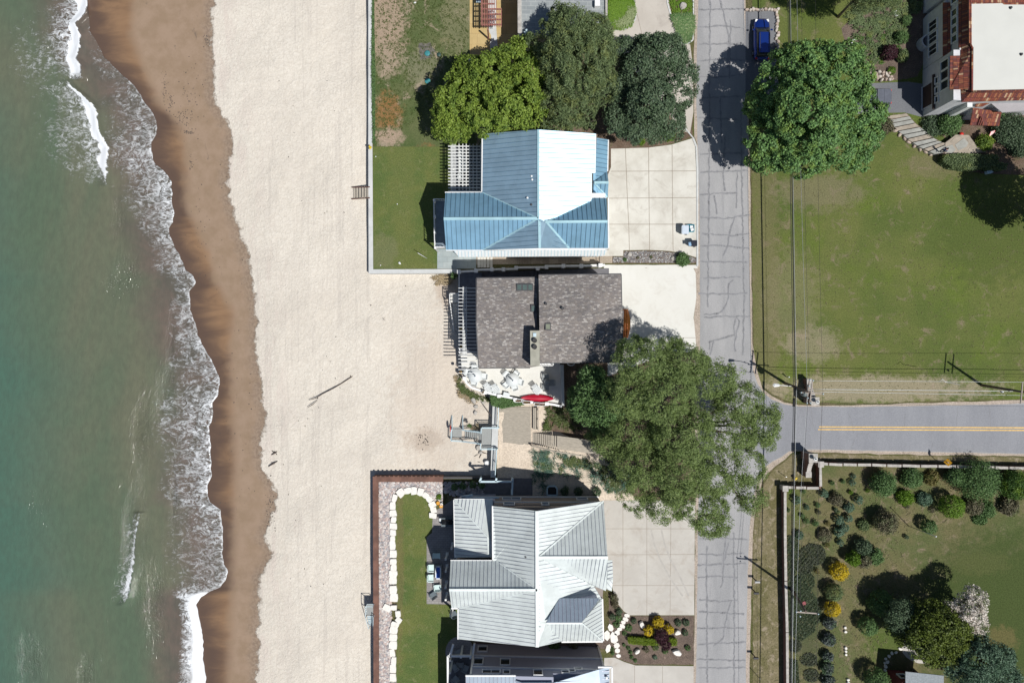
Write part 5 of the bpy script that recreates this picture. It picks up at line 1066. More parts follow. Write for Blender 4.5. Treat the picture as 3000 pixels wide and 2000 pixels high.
mb = MB(); mb.pp([(1562, 1194), (1566, 1194), (1566, 1258), (1562, 1258)], .4, .46); mb.pp([(1567, 1194), (1571, 1194), (1571, 1258), (1567, 1258)], .4, .46); mb.pp([(1575, 1194), (1578, 1194), (1578, 1260), (1575, 1260)], .4, .85); mb.build('seat', MATS['wood_grey'], bn)
mb = MB()
for y in (1198, 1226, 1254): mb.pp([(1563, y), (1577, y), (1577, y + 3), (1563, y + 3)], 0, .39)
mb.build('leg', MATS['wood_grey'], bn)
bw = thing('boardwalk', 'weathered wooden steps and boardwalk leading up under the big tree', 'boardwalk', P(1640, 1290, 0))
mb = MB()
for i in range(11):
    x = 1562 + i * 6.3; yo = i * .9; zz = .12 + i * .1; mb.prism([P(x_, y_, zz) for x_, y_ in ((x, 1267 + yo), (x + 4.3, 1267.6 + yo), (x + 4.3, 1304 + yo * 1.3), (x, 1303 + yo * 1.3))], zz - .08, zz)
mb.build('step', MATS['wood_grey'], bw)
mb = MB()
for i in range(40): x = 1632 + i * 3.1; yo = (x - 1562) * .13; zz = 1.2; mb.prism([P(x_, y_, zz) for x_, y_ in ((x, 1267 + yo), (x + 2.8, 1267 + yo), (x + 2.8, 1306 + yo), (x, 1306 + yo))], zz - .06, zz + random.uniform(0, .01))
mb.build('boards', MATS['wood_grey'], bw)
mb = MB(); rail(mb, PL([(1556, 1303, .1), (1628, 1320, 1.2), (1700, 1332, 1.2)]), .7, .8, .06, 1.6, bw=.05); mb.build('handrail', MATS['wood_grey'], bw)
# white arbor frame by house 3
ab = thing('arbor', 'white square arbor frame on the dark patio north of the pale roof', 'arbor', P(1455, 1420, 0))
z = 2.5; mb = MB()
for a, c in [((1405, 1410), (1502, 1410)), ((1502, 1400), (1500, 1449)), ((1405, 1410), (1410, 1399)), ((1452, 1410), (1455, 1400)), ((1385, 1449), (1352, 1455)), ((1352, 1457), (1462, 1457))]: mb.bar(P(*a, z), P(*c, z), .2, .2)
mb.build('beam', MATS['rail_blue'], ab)
for x, y in ((1407, 1408), (1500, 1410), (1499, 1447)):
    mb = MB(); q = P(x, y, z); mb.box((q.x, q.y, 1.2), (.18, .18, 2.4)); mb.build('post', MATS['rail_blue'], ab)
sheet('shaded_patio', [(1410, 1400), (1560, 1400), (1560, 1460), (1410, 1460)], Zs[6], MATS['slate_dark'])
# ------------------------------------------------------------------ limestone edging blocks round the curved lawn
pathL = [(1268, 1510), (1270, 1494), (1266, 1478), (1258, 1463), (1247, 1451), (1232, 1441), (1213, 1437), (1195, 1437), (1174, 1443), (1156, 1459), (1150, 1481), (1151, 1503), (1153, 1522), (1152, 1541), (1151, 1560), (1150, 1578), (1150, 1597), (1152, 1622), (1152, 1645), (1153, 1662), (1152, 1680), (1151, 1698), (1152, 1727), (1154, 1750), (1153, 1780), (1134, 1780), (1166, 1798), (1168, 1816), (1157, 1829), (1153, 1845), (1152, 1867), (1151, 1889), (1149, 1912), (1153, 1935), (1151, 1958), (1151, 1984), (1151, 2008)]
for i, (x, y) in enumerate(pathL):
    nx, ny = pathL[min(i + 1, len(pathL) - 1)]; ang = math.atan2(-(ny - y), nx - x) if i < len(pathL) - 1 else math.pi / 2
    hh_ = random.uniform(.25, .36); dd_ = (math.cos(ang), math.sin(ang)); c0_ = P(x, y, hh_); mb = MB()
    L_ = min(math.dist((x, y), (nx, ny)) if i < len(pathL) - 1 else 20, 26) / S / 2 * random.uniform(.92, 1.04); W_ = random.uniform(.28, .5)
    mb.prism([Vector((c0_.x + dd_[0] * a * L_ - dd_[1] * b_ * W_, c0_.y + dd_[1] * a * L_ + dd_[0] * b_ * W_, 0)) for a, b_ in ((-1, -.8 + random.uniform(-.2, .2)), (-.3, -1), (.9, -.95), (1, .1), (.95, .9 + random.uniform(-.2, .2)), (.1, 1), (-.95, .85))], 0, hh_)
    single('edging_stone', mb, MATS['stone_pale'], 'flat white limestone block in the curved edging between cobbles and lawn', 'stone', 'limestone blocks edging the curved lawn')
def boulder(px, py, rx, ry, h, rot, mat, label, name='boulder', group=None, z=0.0, flat=.5):
    mb = MB(); mb.rock(P(px, py, z), rx / S, ry / S, h, rot, 0, flat, 8); return single(name, mb, MATS[mat], label, 'boulder' if name == 'boulder' else 'stone', group)
boulder(1844, 746, 8, 7, .35, .3, 'stone_grey', 'grey boulder at the west end of the gravel bed')
boulder(1975, 757, 10, 7, .35, 0, 'stone_grey', 'grey flat boulder beside the round shrub on the gravel bed')
boulder(2000, 20, 13, 11, .5, .4, 'stone_grey', 'dark grey boulder in the long planting bed at the top edge')
boulder(1388, 1172, 9, 11, .5, .4, 'stone_grey', 'pale grey boulder on the sand just below the curved terrace', z=-1.1)
boulder(1395, 1190, 8, 6, .3, 0, 'stone_grey', 'low flat boulder half sunk in sand above the beach stair', z=-1.1)
boulder(1393, 1208, 7, 8, .4, .2, 'stone_grey', 'small grey boulder in the sand nearest the beach stair', z=-1.1)
boulder(1416, 1178, 8, 6, .3, .2, 'stone_grey', 'dark mossy boulder beside the ivy below the terrace', z=-1.1)
boulder(1402, 1310, 11, 9, .5, .9, 'stone_grey', 'large grey boulder on the sand south of the beach stair', z=-1.1)
boulder(1408, 1324, 7, 6, .4, .5, 'stone_grey', 'wedge of grey rock behind the large boulder south of the stair', z=-1.1)
for (x, y, rx, ry, rot, lb) in ((1880, 1828, 8, 13, .5, 'white boulder west of the yellow bushes in the planting island'), (1984, 1849, 11, 8, .2, 'white boulder east of the yellow bushes in the planting island'), (1866, 1904, 10, 6, .6, 'wedge shaped white boulder south of the clipped hedge'), (1983, 1908, 15, 9, -.3, 'large white split boulder at the southeast of the planting island')):
    boulder(x, y, rx, ry, .55, rot, 'stone_pale', lb, flat=.8)
for i, (x, y, rx, ry, rot, lb) in enumerate(((1837, 1802, 8, 5.5, -.3, 'northernmost white stepping stone by the grey driveway'), (1833, 1813, 9, 6, -.5, 'second white stepping stone from the grey driveway'), (1826, 1822, 7, 5.5, -.5, 'third white stepping stone from the grey driveway'), (1823, 1833, 9, 6, -.5, 'fourth white stepping stone from the grey driveway'), (1815, 1842, 7, 5, -.1, 'small oval white stepping stone where the path bends'), (1808, 1853, 8, 8, 0, 'squarish white stepping stone east of the long slabs'), (1789, 1838, 8, 11, .3, 'white slab nearest the pale roof corner'), (1779, 1860, 9, 14, 0, 'big white slab against the wall of the pale roofed house'), (1798, 1868, 11, 17, .2, 'largest white slab in the middle of the front path'), (1807, 1890, 9, 8, .4, 'white slab southeast of the largest path slab'), (1809, 1905, 8, 7, .1, 'white slab second from the south end of the path'), (1812, 1920, 7, 5.5, 0, 'southernmost small white slab of the path'), (1782, 1898, 7, 13, -.3, 'long narrow white slab at the grey house corner'))):
    mb = MB(); mb.prism([P(x + rx * 1.08 * random.uniform(.88, 1.1) * math.cos(t_) * math.cos(rot) - ry * 1.1 * math.sin(t_) * math.sin(-rot), y + ry * 1.1 * random.uniform(.9, 1.08) * math.sin(t_) * math.cos(rot) - rx * math.cos(t_) * math.sin(rot), .12) for t_ in [.5 + k_ * math.pi / 3 for k_ in range(6)]], 0, .12); single('stepping_stone', mb, MATS['stone_pale'], lb, 'stone', 'white stepping stones of the front path')
# white stones by shed path, stone wall by pad
for i, (x, y, r) in enumerate(((2637, 1899, 7), (2624, 1909, 5), (2612, 1911, 5.5), (2604, 1920, 5.5), (2594, 1928, 5), (2599, 1937, 6), (2591, 1940, 4), (2594, 1950, 7), (2592, 1961, 5))):
    mb = MB(); mb.rock(P(x, y, .02), r / S, r * .8 / S, .2, i * .7, 0, .8, 7); single('edging_stone', mb, MATS['stone_pale'], 'white stone in the curved row edging the pink paved patch', 'stone', 'white stones beside the shed path')
random.seed(11); simple('rock_mid', (.55, .49, .43), .9, var=.3, ns=3)
for i in range(26):
    if i < 11: x, y = 2188 + i * 9 + random.uniform(-1, 1), 30 + random.uniform(-2, 2)
    else: x, y = 2276 + random.uniform(-3, 4), 38 + (i - 11) * 8.5
    mb = MB(); mb.rock(P(x, y, .02), random.uniform(.2, .32), random.uniform(.15, .22), .3, i, 0, .6, 7); single('wall_stone', mb, MATS['rock_mid'] if i % 3 else MATS['sandy_rock'] if 'sandy_rock' in MATS else simple('sandy_rock', (.45, .36, .3), .9, var=.2), 'rough pale rock in the low border round the blue car pad', 'stone', 'rocks bordering the parking pad')
for i in range(30):
    x = 2508 + (i % 10) * 10.8 + random.uniform(-4, 4) + (i // 10) * 4; y = 216 + (i // 10) * 9 + random.uniform(-3.5, 3.5)
    mb = MB(); mb.rock(P(x, y, .02), random.uniform(.2, .3), random.uniform(.16, .24), .45, i, 0, .6, 7); single('wall_stone', mb, MATS['sandy_rock'] if i % 2 else MATS['rock_mid'], 'rough tan rock in the rockery wall above the garage drive', 'stone', 'rocks of the rockery wall')
# flagstone steps to villa
simple('flag_grey', (.34, .34, .31), .9, var=.2, ns=1.5, bump=.2); simple('flag_tan', (.36, .31, .25), .9, var=.2, ns=2)
P0 = [(2600, 340), (2606, 352), (2614, 362), (2622, 374), (2633, 385), (2648, 396), (2660, 408), (2675, 418), (2692, 429), (2708, 437), (2724, 444), (2741, 453)]
P1 = [(2655, 333), (2664, 341), (2672, 351), (2682, 362), (2696, 373), (2711, 384), (2722, 393), (2736, 405), (2750, 413), (2762, 418), (2781, 421), (2783, 450)]
stp = thing('stone_steps', 'curving flight of grey flagstone steps down from the villa patio', 'steps', P(2690, 400, 0))
for i in range(len(P0) - 1):
    mb = MB(); zt = .12 + i * .06; lp = lambda a, b_, t_: (a[0] + (b_[0] - a[0]) * t_, a[1] + (b_[1] - a[1]) * t_); mb.prism([P(*q, zt) for q in (P0[i], P1[i], lp(P1[i], P1[i + 1], .8), lp(P0[i], P0[i + 1], .8))], 0, zt); mb.build('step', MATS['flag_grey'] if i % 3 else MATS['flag_tan'], stp)
pt = [(2770, 418), (2800, 395), (2838, 396), (2860, 425), (2888, 446), (2830, 450), (2768, 450)]
mb = MB(); mb.prism([P(*q, .76) for q in pt], 0, .76); single('villa_patio', mb, MATS['flag_tan'], 'irregular tan flagstone patio at the head of the stone steps', 'patio')
sheet('step_shadow_base', [(a[0] - 1, a[1] + 1) for a in P0] + [(a[0] + 1, a[1] - 1) for a in P1[::-1]], .03, MATS['soil'])  # dark sheet showing between treads stands in for each step's shadow
for i, q in enumerate((((2798, 424), (2824, 405), (2837, 418), (2832, 430), (2808, 441)), ((2784, 416), (2796, 404), (2812, 398), (2818, 404), (2797, 420)), ((2772, 430), (2790, 424), (2800, 440), (2788, 449), (2770, 446)), ((2838, 404), (2850, 412), (2856, 428), (2842, 424), (2832, 406)), ((2842, 432), (2866, 434), (2876, 444), (2846, 448), (2836, 440)))):
    mb = MB(); mb.prism([P(*a, .79) for a in q], .7, .79); single('paving_slab', mb, MATS['flag_grey'] if i in (0, 2) else MATS['flag_tan'], ('large smooth grey slab in the middle of the villa patio', 'tan slab at the northwest of the villa patio', 'grey slab at the head of the stone steps', 'curved tan slab at the northeast of the villa patio', 'wide tan slab at the southeast of the villa patio')[i], 'slab', 'slabs of the villa patio')
for i in range(11):
    a_, b_ = P0[i], P0[i + 1]; mb = MB(); mb.rock(P((a_[0] + b_[0]) / 2 - 6, (a_[1] + b_[1]) / 2 + 5, 0), .32, .2, .32, i, 0, .5, 7); single('step_stone', mb, MATS['sandy_rock'], 'tan rock in the row along the outer edge of the stone steps', 'stone', 'rocks beside the stone steps')
# ------------------------------------------------------------------ brick entrance walls + garden wall
pavermat('brick_dark', (.17, .075, .06), (.22, .10, .08), 1.0, (.22, .2, .18), 0, .22, .075, .01)
def entrance(px, py, w_, sx, sy, lab, low):
    """pillar cap at (px,py) size w_, sweeping wall to low pillar"""
    t = thing('entrance_wall', lab, 'entrance wall', P(px + w_ / 2, py + w_ / 2, 0))
    zc = 2.6; a = P(px, py, zc); c = P(px + w_, py + w_, zc); mx, my = (a.x + c.x) / 2, (a.y + c.y) / 2; s_ = abs(c.x - a.x)
    mb = MB(); mb.box((mx, my, zc / 2 - .05), (s_ * .84, s_ * .84, zc - .1)); mb.build('pillar', MATS['brick_dark'], t)
    mb = MB(); mb.box((mx, my, zc + .02), (s_, s_, .16)); mb.build('cap', MATS['stone_grey'], t)
    q = P(low[0], low[1], 1.4); 
    mb = MB(); mb.box((q.x, q.y, .65), (s_ * .55, s_ * .55, 1.3)); mb.build('pillar', MATS['brick_dark'], t)
    mb = MB(); mb.box((q.x, q.y, 1.38), (s_ * .66, s_ * .66, .14)); mb.build('cap', MATS['stone_grey'], t)
    mb = MB(); mc = MB(); N = 7; p0 = Vector((mx, my, 0)); p1 = Vector((q.x, q.y, 0)); d = (p1 - p0).normalized(); nr = Vector((-d.y, d.x, 0)) * .16
    for i in range(N):
        u0 = i / N; u1 = (i + 1) / N; za = 1.35 + .95 * (1 - u0) ** 2.2; a_ = p0.lerp(p1, u0 * .8 + .14); b_ = p0.lerp(p1, u1 * .8 + .14)
        mb.prism([a_ - nr, b_ - nr, b_ + nr, a_ + nr], 0, za)
        mc.prism([a_ - nr * 1.5, b_ - nr * 1.5, b_ + nr * 1.5, a_ + nr * 1.5], za + .003, za + .09)
    mb.build('wing_wall', MATS['brick_dark'], t); mc.build('coping', MATS['stone_grey'], t)
    return (mx, my, zc + .1)
e1 = entrance(2369, 1328, 26, 0, 0, 'dark brick entrance wall south of the side road with square cap', (2369, 1390))
e2 = entrance(2376, 1163, 24, 0, 0, 'dark brick entrance wall north of the side road under the pole', (2372, 1117))
simple('lamp_globe', (.85, .86, .85), .2, var=.02)
for e, lb in ((e1, 'white globe lamp on the southern brick entrance pillar'), (e2, 'white globe lamp on the northern brick entrance pillar')):
    l = thing('globe_lamp', lb, 'lamp', e, 'globe lamps on the entrance pillars'); mb = MB(); e = Vector(e)
    mb.lathe(e, [(.1, 0), (.1, .04), (.04, .08), (.04, .3), (.09, .34)], 10); mb.build('stem', MATS['dark_metal'], l)
    mb = MB(); mb.lathe(e, [(.08, .34), (.2, .42), (.24, .55), (.2, .68), (.08, .76)], 14); mb.build('globe', MATS['lamp_globe'], l)
    mb = MB(); mb.lathe(e, [(.09, .76), (.09, .79), (.02, .83)], 10); mb.build('cap', MATS['dark_metal'], l)
gw = thing('garden_wall', 'low garden wall of stone coping slabs round the shrub garden', 'wall', P(2400, 1440, 0))
zt = 1.15
segs = [((2404, 1357), (2425, 1359)), ((2429, 1359), (2467, 1361)), ((2471, 1360), (2509, 1361)), ((2513, 1361), (2551, 1361)), ((2555, 1361), (2595, 1363)), ((2599, 1363), (2640, 1364)), ((2644, 1363), (2694, 1365)), ((2698, 1365), (2745, 1365)), ((2749, 1365), (2800, 1366)), ((2804, 1366), (2860, 1368)), ((2864, 1368), (2912, 1369)), ((2916, 1369), (2953, 1370)), ((2957, 1370), (3010, 1371)), ((3014, 1371), (3300, 1376)),
        ((2403, 1358), (2404, 1424)), ((2364, 1429), (2398, 1429)), ((2332, 1428), (2361, 1428)), ((2310, 1427), (2328, 1427)), ((2300, 1440), (2300, 1560)), ((2300, 1560), (2302, 1700)), ((2302, 1702), (2306, 1850)), ((2306, 1852), (2308, 2100)), ((2308, 2100), (2310, 2600))]
mw_, mc = MB(), MB()
for a, c in segs: mc.bar(P(*a, zt), P(*c, zt), .30, .12)
mc.build('coping', MATS['stone_grey'], gw)
for pts in ([(2403, 1358), (2700, 1365), (3300, 1376)], [(2403, 1358), (2404, 1428)], [(2404, 1429), (2300, 1428)], [(2300, 1430), (2306, 1850), (2310, 2600)]):
    for a, c in zip(pts[:-1], pts[1:]): A_, C_ = P(*a, zt), P(*c, zt); A_.z = C_.z = zt / 2 - .04; mw_.bar(A_, C_, .2, zt - .06)
mw_.build('brick_wall', MATS['brick_dark'], gw)
for x, y in ((2404, 1359), (2300, 1430)):
    mb = MB(); q = P(x, y, zt); mb.box((q.x, q.y, zt / 2), (.5, .5, zt + .1)); mb.box((q.x, q.y, zt + .12), (.66, .66, .12)); mb.build('pier', MATS['stone_grey'], gw)
# ------------------------------------------------------------------ utility poles and wires
simple('pole_wood', (.135, .105, .085), .9, ns=3); simple('wire_black', (.02, .02, .022), .6); simple('wire_silver', (.42, .44, .45), .4, .5); simple('crossarm_wood', (.36, .31, .27), .85)
def pole(lab, base, top, zt):
    t = thing('utility_pole', lab, 'utility pole', P(*base, 0), 'wooden utility poles'); mb = MB(); mb.tube([P(*base, 0), P(*top, zt)], [.17, .11], 10); mb.build('pole', MATS['pole_wood'], t); return t
def arm(t, a, c, z, w_=.1): mb = MB(); mb.bar(P(*a, z), P(*c, z), w_, .13); mb.build('crossarm', MATS['crossarm_wood'], t)
def insul(t, pts, z):
    for x, y in pts: mb = MB(); mb.lathe(P(x, y, z), [(.03, 0), (.03, .08), (.08, .1), (.05, .15), (.08, .18), (.03, .24)], 8); mb.build('insulator', MATS['rail_blue'], t)
p1 = pole('utility pole with street lamp arm at the road junction', (2300, 1122), (2369, 1148), 8.8)
arm(p1, (2372, 1110), (2363, 1181), 8.5); arm(p1, (2381, 1113), (2372, 1181), 8.2); arm(p1, (2344, 1149), (2412, 1153), 8.0)
insul(p1, [(2371, 1112), (2369, 1130), (2365, 1165), (2363, 1180), (2346, 1149), (2410, 1153), (2381, 1114), (2373, 1180)], 8.5)
mb = MB(); mb.lathe(P(2352, 1152, 6.2), [(.28, 0), (.32, .05), (.32, .75), (.26, .85), (.05, .9)], 14); mb.build('transformer', simple('transformer_grey', (.12, .15, .15), .5), p1)
mb = MB(); mb.tube([P(2318, 1131, 6.6), P(2300, 1129, 7.1), P(2283, 1128, 7.2)], .04, 6); mb.build('lamp_arm', MATS['white_trim'], p1)
mb = MB(); q = P(2276, 1128, 7.2); mb.mesh([q + Vector(a) for a in ((.45, 0, 0), (.2, .14, .03), (-.3, .2, .03), (-.48, 0, .0), (-.3, -.2, .03), (.2, -.14, .03), (.3, 0, .14), (-.25, 0, .18), (.3, 0, -.05), (-.25, 0, -.1))], [(0, 1, 6), (1, 2, 7, 6), (2, 3, 7), (3, 4, 7), (4, 5, 6, 7), (5, 0, 6), (1, 0, 8), (2, 1, 8, 9), (3, 2, 9), (4, 3, 9), (5, 4, 9, 8), (0, 5, 8)]); mb.build('lamp_head', MATS['lamp_globe'], p1)
p2 = pole('utility pole standing in the shrub garden inside the long wall', (2322, 1728), (2361, 1791), 9.3)
arm(p2, (2331, 1791), (2397, 1796), 9.0, .13); insul(p2, [(2332, 1790), (2396, 1796), (2344, 1787), (2343, 1803)], 9.05)
p3 = pole('utility pole near the right edge above the grass field', (2876, 1128), (3010, 1150), 8.8)
arm(p3, (2996, 1118), (2990, 1182), 8.5); arm(p3, (3012, 1118), (3006, 1182), 8.2)
mb = MB(); mb.tube([P(2750, 1118, 5.2), P(2762, 1110, 5.2), P(2768, 1118, 5.2), P(2812, 1126, 5.2)], .03, 6); mb.lathe(P(2933, 1147, 6), [(.12, 0), (.12, .3), (.05, .35)], 8)
single('cable_loop', mb, MATS['wire_silver'], 'grey cable slack bracket hanging beneath the field wires', 'cable')
def wire(lab, pts, r, mt, sag=.4, group='overhead wires'):
    mb = MB(); Q = []
    for a, c in zip(pts[:-1], pts[1:]):
        A_, C_ = P(*a), P(*c); n = 14
        for i in range(n): t = i / n; p = A_.lerp(C_, t); p.z -= sag * 4 * t * (1 - t); Q.append(p)
    Q.append(P(*pts[-1])); mb.tube(Q, r, 5); return single('overhead_wire', mb, mt, lab, 'wire', group)
wb, ws = MATS['wire_black'], MATS['wire_silver']
wire('thick black cable bundle running beside the road the full height of the photo', [(2305, -600, 5.0), (2330, 1150, 4.8), (2320, 1760, 4.8), (2312, 2600, 5.0)], .055, wb, .1)
wire('pale silver cable lashed beside the thick black bundle', [(2308, -600, 5.1), (2333.5, 1150, 4.95), (2323.5, 1760, 4.95), (2315, 2600, 5.1)], .026, ws, .1)
wire('thin black telephone cable just west of the thick bundle', [(2301, -600, 4.9), (2325, 1150, 4.65), (2317, 1760, 4.65), (2309, 2600, 4.9)], .035, wb, .12)
wire('thin power line east of the bundle passing over the big maple', [(2326, -600, 8.8), (2366, 1165, 8.6), (2334, 1790, 9.2), (2330, 2600, 9)], .016, ws, .5)
wire('second thin power line passing over the big maple', [(2343, -600, 8.8), (2371, 1112, 8.6), (2344, 1788, 9.2)], .014, wb, .5)
wire('outermost thin power line over the dark shaded lawn', [(2385, -600, 8.8), (2411, 1153, 8.2), (2396, 1796, 9.2), (2390, 2600, 9)], .014, wb, .5)
wire('northern wire of the set crossing the grass field', [(2381, 1115, 8.5), (2996, 1119, 8.6), (4000, 1121, 9)], .018, ws, .3)
wire('middle wire of the set crossing the grass field', [(2372, 1140, 6.4), (3000, 1146, 6.4), (4000, 1160, 6.6)], .03, ws, .2)
wire('southern wire of the set crossing the grass field', [(2372, 1147, 6.2), (3000, 1158, 6.2), (4000, 1170, 6.4)], .02, ws, .2)
wire('lowest wire close to the edge of the side road', [(2373, 1181, 8.3), (3000, 1190, 8.4), (4000, 1205, 9)], .012, wb, .3)
mb = MB(); mb.tube([P(2326, 1166, 4.7), P(2325, 1190, 4.65)], [.13, .13], 10); single('splice_case', mb, MATS['rubber'], 'black splice case on the thick cable over the junction', 'splice case')
for (a, c, lb) in (((2363, 1181, 8.4), (2060, 1105, 6.4), 'thin service wire crossing the road above the street lamp'), ((2363, 1170, 6.8), (1900, 1050, 7.0), 'thin service wire running from the junction pole to the big tree')): wire(lb, [a, c], .012, wb, .4)
# sign, hydrants, mailboxes
sg = thing('road_sign', 'yellow diamond warning sign on a post by the garden wall', 'road sign', P(2754, 1352, 0))
q = P(2777, 1354, 2.3); b0 = P(2758, 1347, 0); mb = MB(); mb.tube([Vector((q.x - .25, q.y - .0, 0)), Vector((q.x - .02, q.y, 2.5))], .035, 6); mb.build('post', MATS['wire_silver'], sg)
simple('sign_yellow', (.72, .36, .02), .5, var=.05)
d = .46; th = math.radians(38); nrm = Vector((-math.cos(th) * .95, -.2, math.sin(th))).normalized(); ux = Vector((.0, 1, 0)); ux = (ux - nrm * ux.dot(nrm)).normalized(); uy = nrm.cross(ux)
mb = MB(); pts = [q + ux * d, q + uy * d, q - ux * d, q - uy * d]; mb.mesh(pts + [p - nrm * .02 for p in pts], [(0, 1, 2, 3), (7, 6, 5, 4), (0, 4, 5, 1), (1, 5, 6, 2), (2, 6, 7, 3), (3, 7, 4, 0)])
mb.build('plate', MATS['sign_yellow'], sg)
mb = MB(); c_ = q + nrm * .008
for s_ in (1,):
    a = c_ - ux * .02; mb.mesh([c_ + uy * .22 - ux * .03, c_ + uy * .22 + ux * .03, c_ - uy * .22 + ux * .03, c_ - uy * .22 - ux * .03], [(0, 1, 2, 3), (3, 2, 1, 0)]); mb.mesh([c_ - ux * .16 + uy * .0, c_ - ux * .03 + uy * .03, c_ - ux * .03 - uy * .03], [(0, 1, 2), (2, 1, 0)])
mb.build('symbol', MATS['black_plastic'], sg)
def hydrant(px, py, z, lab, s_=1.0):
    t = thing('hydrant', lab, 'hydrant', P(px, py, z)); c_ = P(px, py, z); ym = simple('hydrant_yellow', (.75, .55, .03), .45, var=.05)
    mb = MB(); mb.lathe(c_, [(.17 * s_, 0), (.17 * s_, .05), (.12 * s_, .06), (.12 * s_, .55), (.16 * s_, .57), (.16 * s_, .62), (.12 * s_, .7), (.04 * s_, .78)], 12); mb.build('barrel', ym, t)
    for sx in (-1, 1): mb = MB(); mb.tube([c_ + Vector((0, sx * .1, .42)), c_ + Vector((0, sx * .24, .42))], [.06, .07], 8); mb.build('outlet', ym, t)
    mb = MB(); mb.tube([c_ + Vector((0, 0, .38)), c_ + Vector((.24, 0, .38))], [.08, .09], 8); mb.build('outlet', ym, t)
hydrant(2326, 1398, 0, 'yellow fire hydrant in the verge beside the thick cable'); hydrant(1085, 434, .15, 'small yellow marker standpipe on top of the concrete seawall', .7)
def mailbox(px, py, col, lab, num=0):
    t = thing('mailbox', lab, 'mailbox', P(px + 3, py - 1, 0), 'mailboxes along the road'); c_ = P(px, py, 1.1)
    mb = MB(); mb.box((c_.x, c_.y, .5), (.09, .09, 1.0)); mb.build('post', MATS['wood_dark'], t)
    mb = MB(); n = 8; L = .28; pr = [(math.cos(math.pi * k / n) * .12, math.sin(math.pi * k / n) * .12 + .1) for k in range(n + 1)] + [(-.12, 0), (.12, 0)]
    vs = [Vector((c_.x + sx * L, c_.y + a, 1.0 + b_)) for sx in (-1, 1) for a, b_ in pr]; m_ = len(pr)
    mb.mesh(vs, [tuple(range(m_)), tuple(range(m_, 2 * m_))[::-1]] + [(k, k + m_, (k + 1) % m_ + m_, (k + 1) % m_) for k in range(m_)]); mb.build('box', col, t)
    mb = MB(); mb.box((c_.x + .1, c_.y - .14, 1.18), (.03, .02, .16)); mb.build('flag', MATS['red_plastic'], t)
mailbox(2219, 1704, MATS['concrete_grey'], 'pale mailbox, northernmost beside the road'); mailbox(2216, 1737, MATS['dark_metal'], 'dark mailbox just south of the pale mailbox'); mailbox(2215, 1927, MATS['dark_metal'], 'dark mailbox standing alone near the bottom of the road verge')
for (bx, by, tx, ty, z, r, mt, lb) in ((2222, 1982, 2226, 1986, 1.6, .03, 'dark_metal', 'short dark marker stake in the verge near the bottom edge'), (2302, 1396, 2303, 1396, 1.2, .03, 'wire_silver', 'slender metal stake near the hydrant in the verge')):
    mb = MB(); mb.tube([P(bx, by, 0), P(tx, ty, z)], r, 6); mb.box(P(tx, ty, z), (.14, .04, .2)); single('marker_stake', mb, MATS[mt], lb, 'stake')
for px, py, lb in ((2303, 1103, 'small white marker post on the grass corner north of the junction'),):
    mb = MB(); mb.lathe(P(px, py, 0), [(.07, 0), (.07, .9), (.09, .92), (.09, 1.0), (.03, 1.05)], 10); single('marker_post', mb, MATS['white_paint'], lb, 'post')
fp = thing('flagpole', 'slim white flagpole leaning over the garden lawn', 'flagpole', P(2662, 1540, 0)); mb = MB(); mb.tube([P(2662, 1540, 0), P(2741, 1570, 5.6)], [.05, .03], 8); mb.build('pole', MATS['wire_silver'], fp); mb = MB(); mb.lathe(P(2741, 1570, 5.6), [(.02, 0), (.08, .04), (.08, .12), (.02, .16)], 10); mb.build('finial', MATS['white_paint'], fp)
mb = MB(); mb.tube([P(1251, 757, 0), P(1224, 741, 1.8)], [.04, .03], 8); single('lawn_pole', mb, MATS['white_paint'], 'white pole slanting over the mown lawn by the blue house', 'pole')
mb = MB(); mb.rock(P(1171, 771, 0), .14, .2, .2, .5, 0, .5, 7); single('lawn_ornament', mb, MATS['white_paint'], 'small white object on the lawn near the seawall corner', 'ornament')
for x, y, lb in ((1101, 459, 'tiny white sprinkler head near the yellow standpipe'), (1164, 598, 'tiny white sprinkler head in the middle of the mown lawn'), (1115, 777, 'tiny white sprinkler head at the southwest lawn corner')):
    mb = MB(); mb.lathe(P(x, y, 0), [(.07, 0), (.07, .06), (.03, .1)], 8); single('sprinkler', mb, MATS['white_paint'], lb, 'sprinkler')
simple('teal_plastic', (.04, .23, .25), .5)
for x, y, lb, mt in ((1252, 157, 'teal septic lid beside the bare concrete square', 'teal_plastic'), (1253, 238, 'teal septic lid further down the patchy lawn', 'teal_plastic'), (1286, 161, 'dark green round lid right of the teal lid', 'dark_green')):
    if mt == 'dark_green': simple('dark_green', (.03, .07, .06), .5)
    mb = MB(); mb.lathe(P(x, y, 0), [(.34 if mt != 'dark_green' else .26, 0), (.34 if mt != 'dark_green' else .26, .09), (.25, .12), (.05, .13)], 10); single('septic_lid', mb, MATS[mt], lb, 'lid')
sheet('concrete_square', jag([(1227, 128), (1262, 126), (1276, 150), (1262, 172), (1230, 176)], 3, 6, 4), Zs[2], simple('old_slab', (.14, .13, .11), .9, var=.5, ns=3))
mb = MB(); mb.rock(P(1216, 9, 0), .16, .1, .12, .2, 0, .5, 7); single('lawn_stone', mb, MATS['white_paint'], 'small white object on the patchy lawn at the top edge', 'ornament')
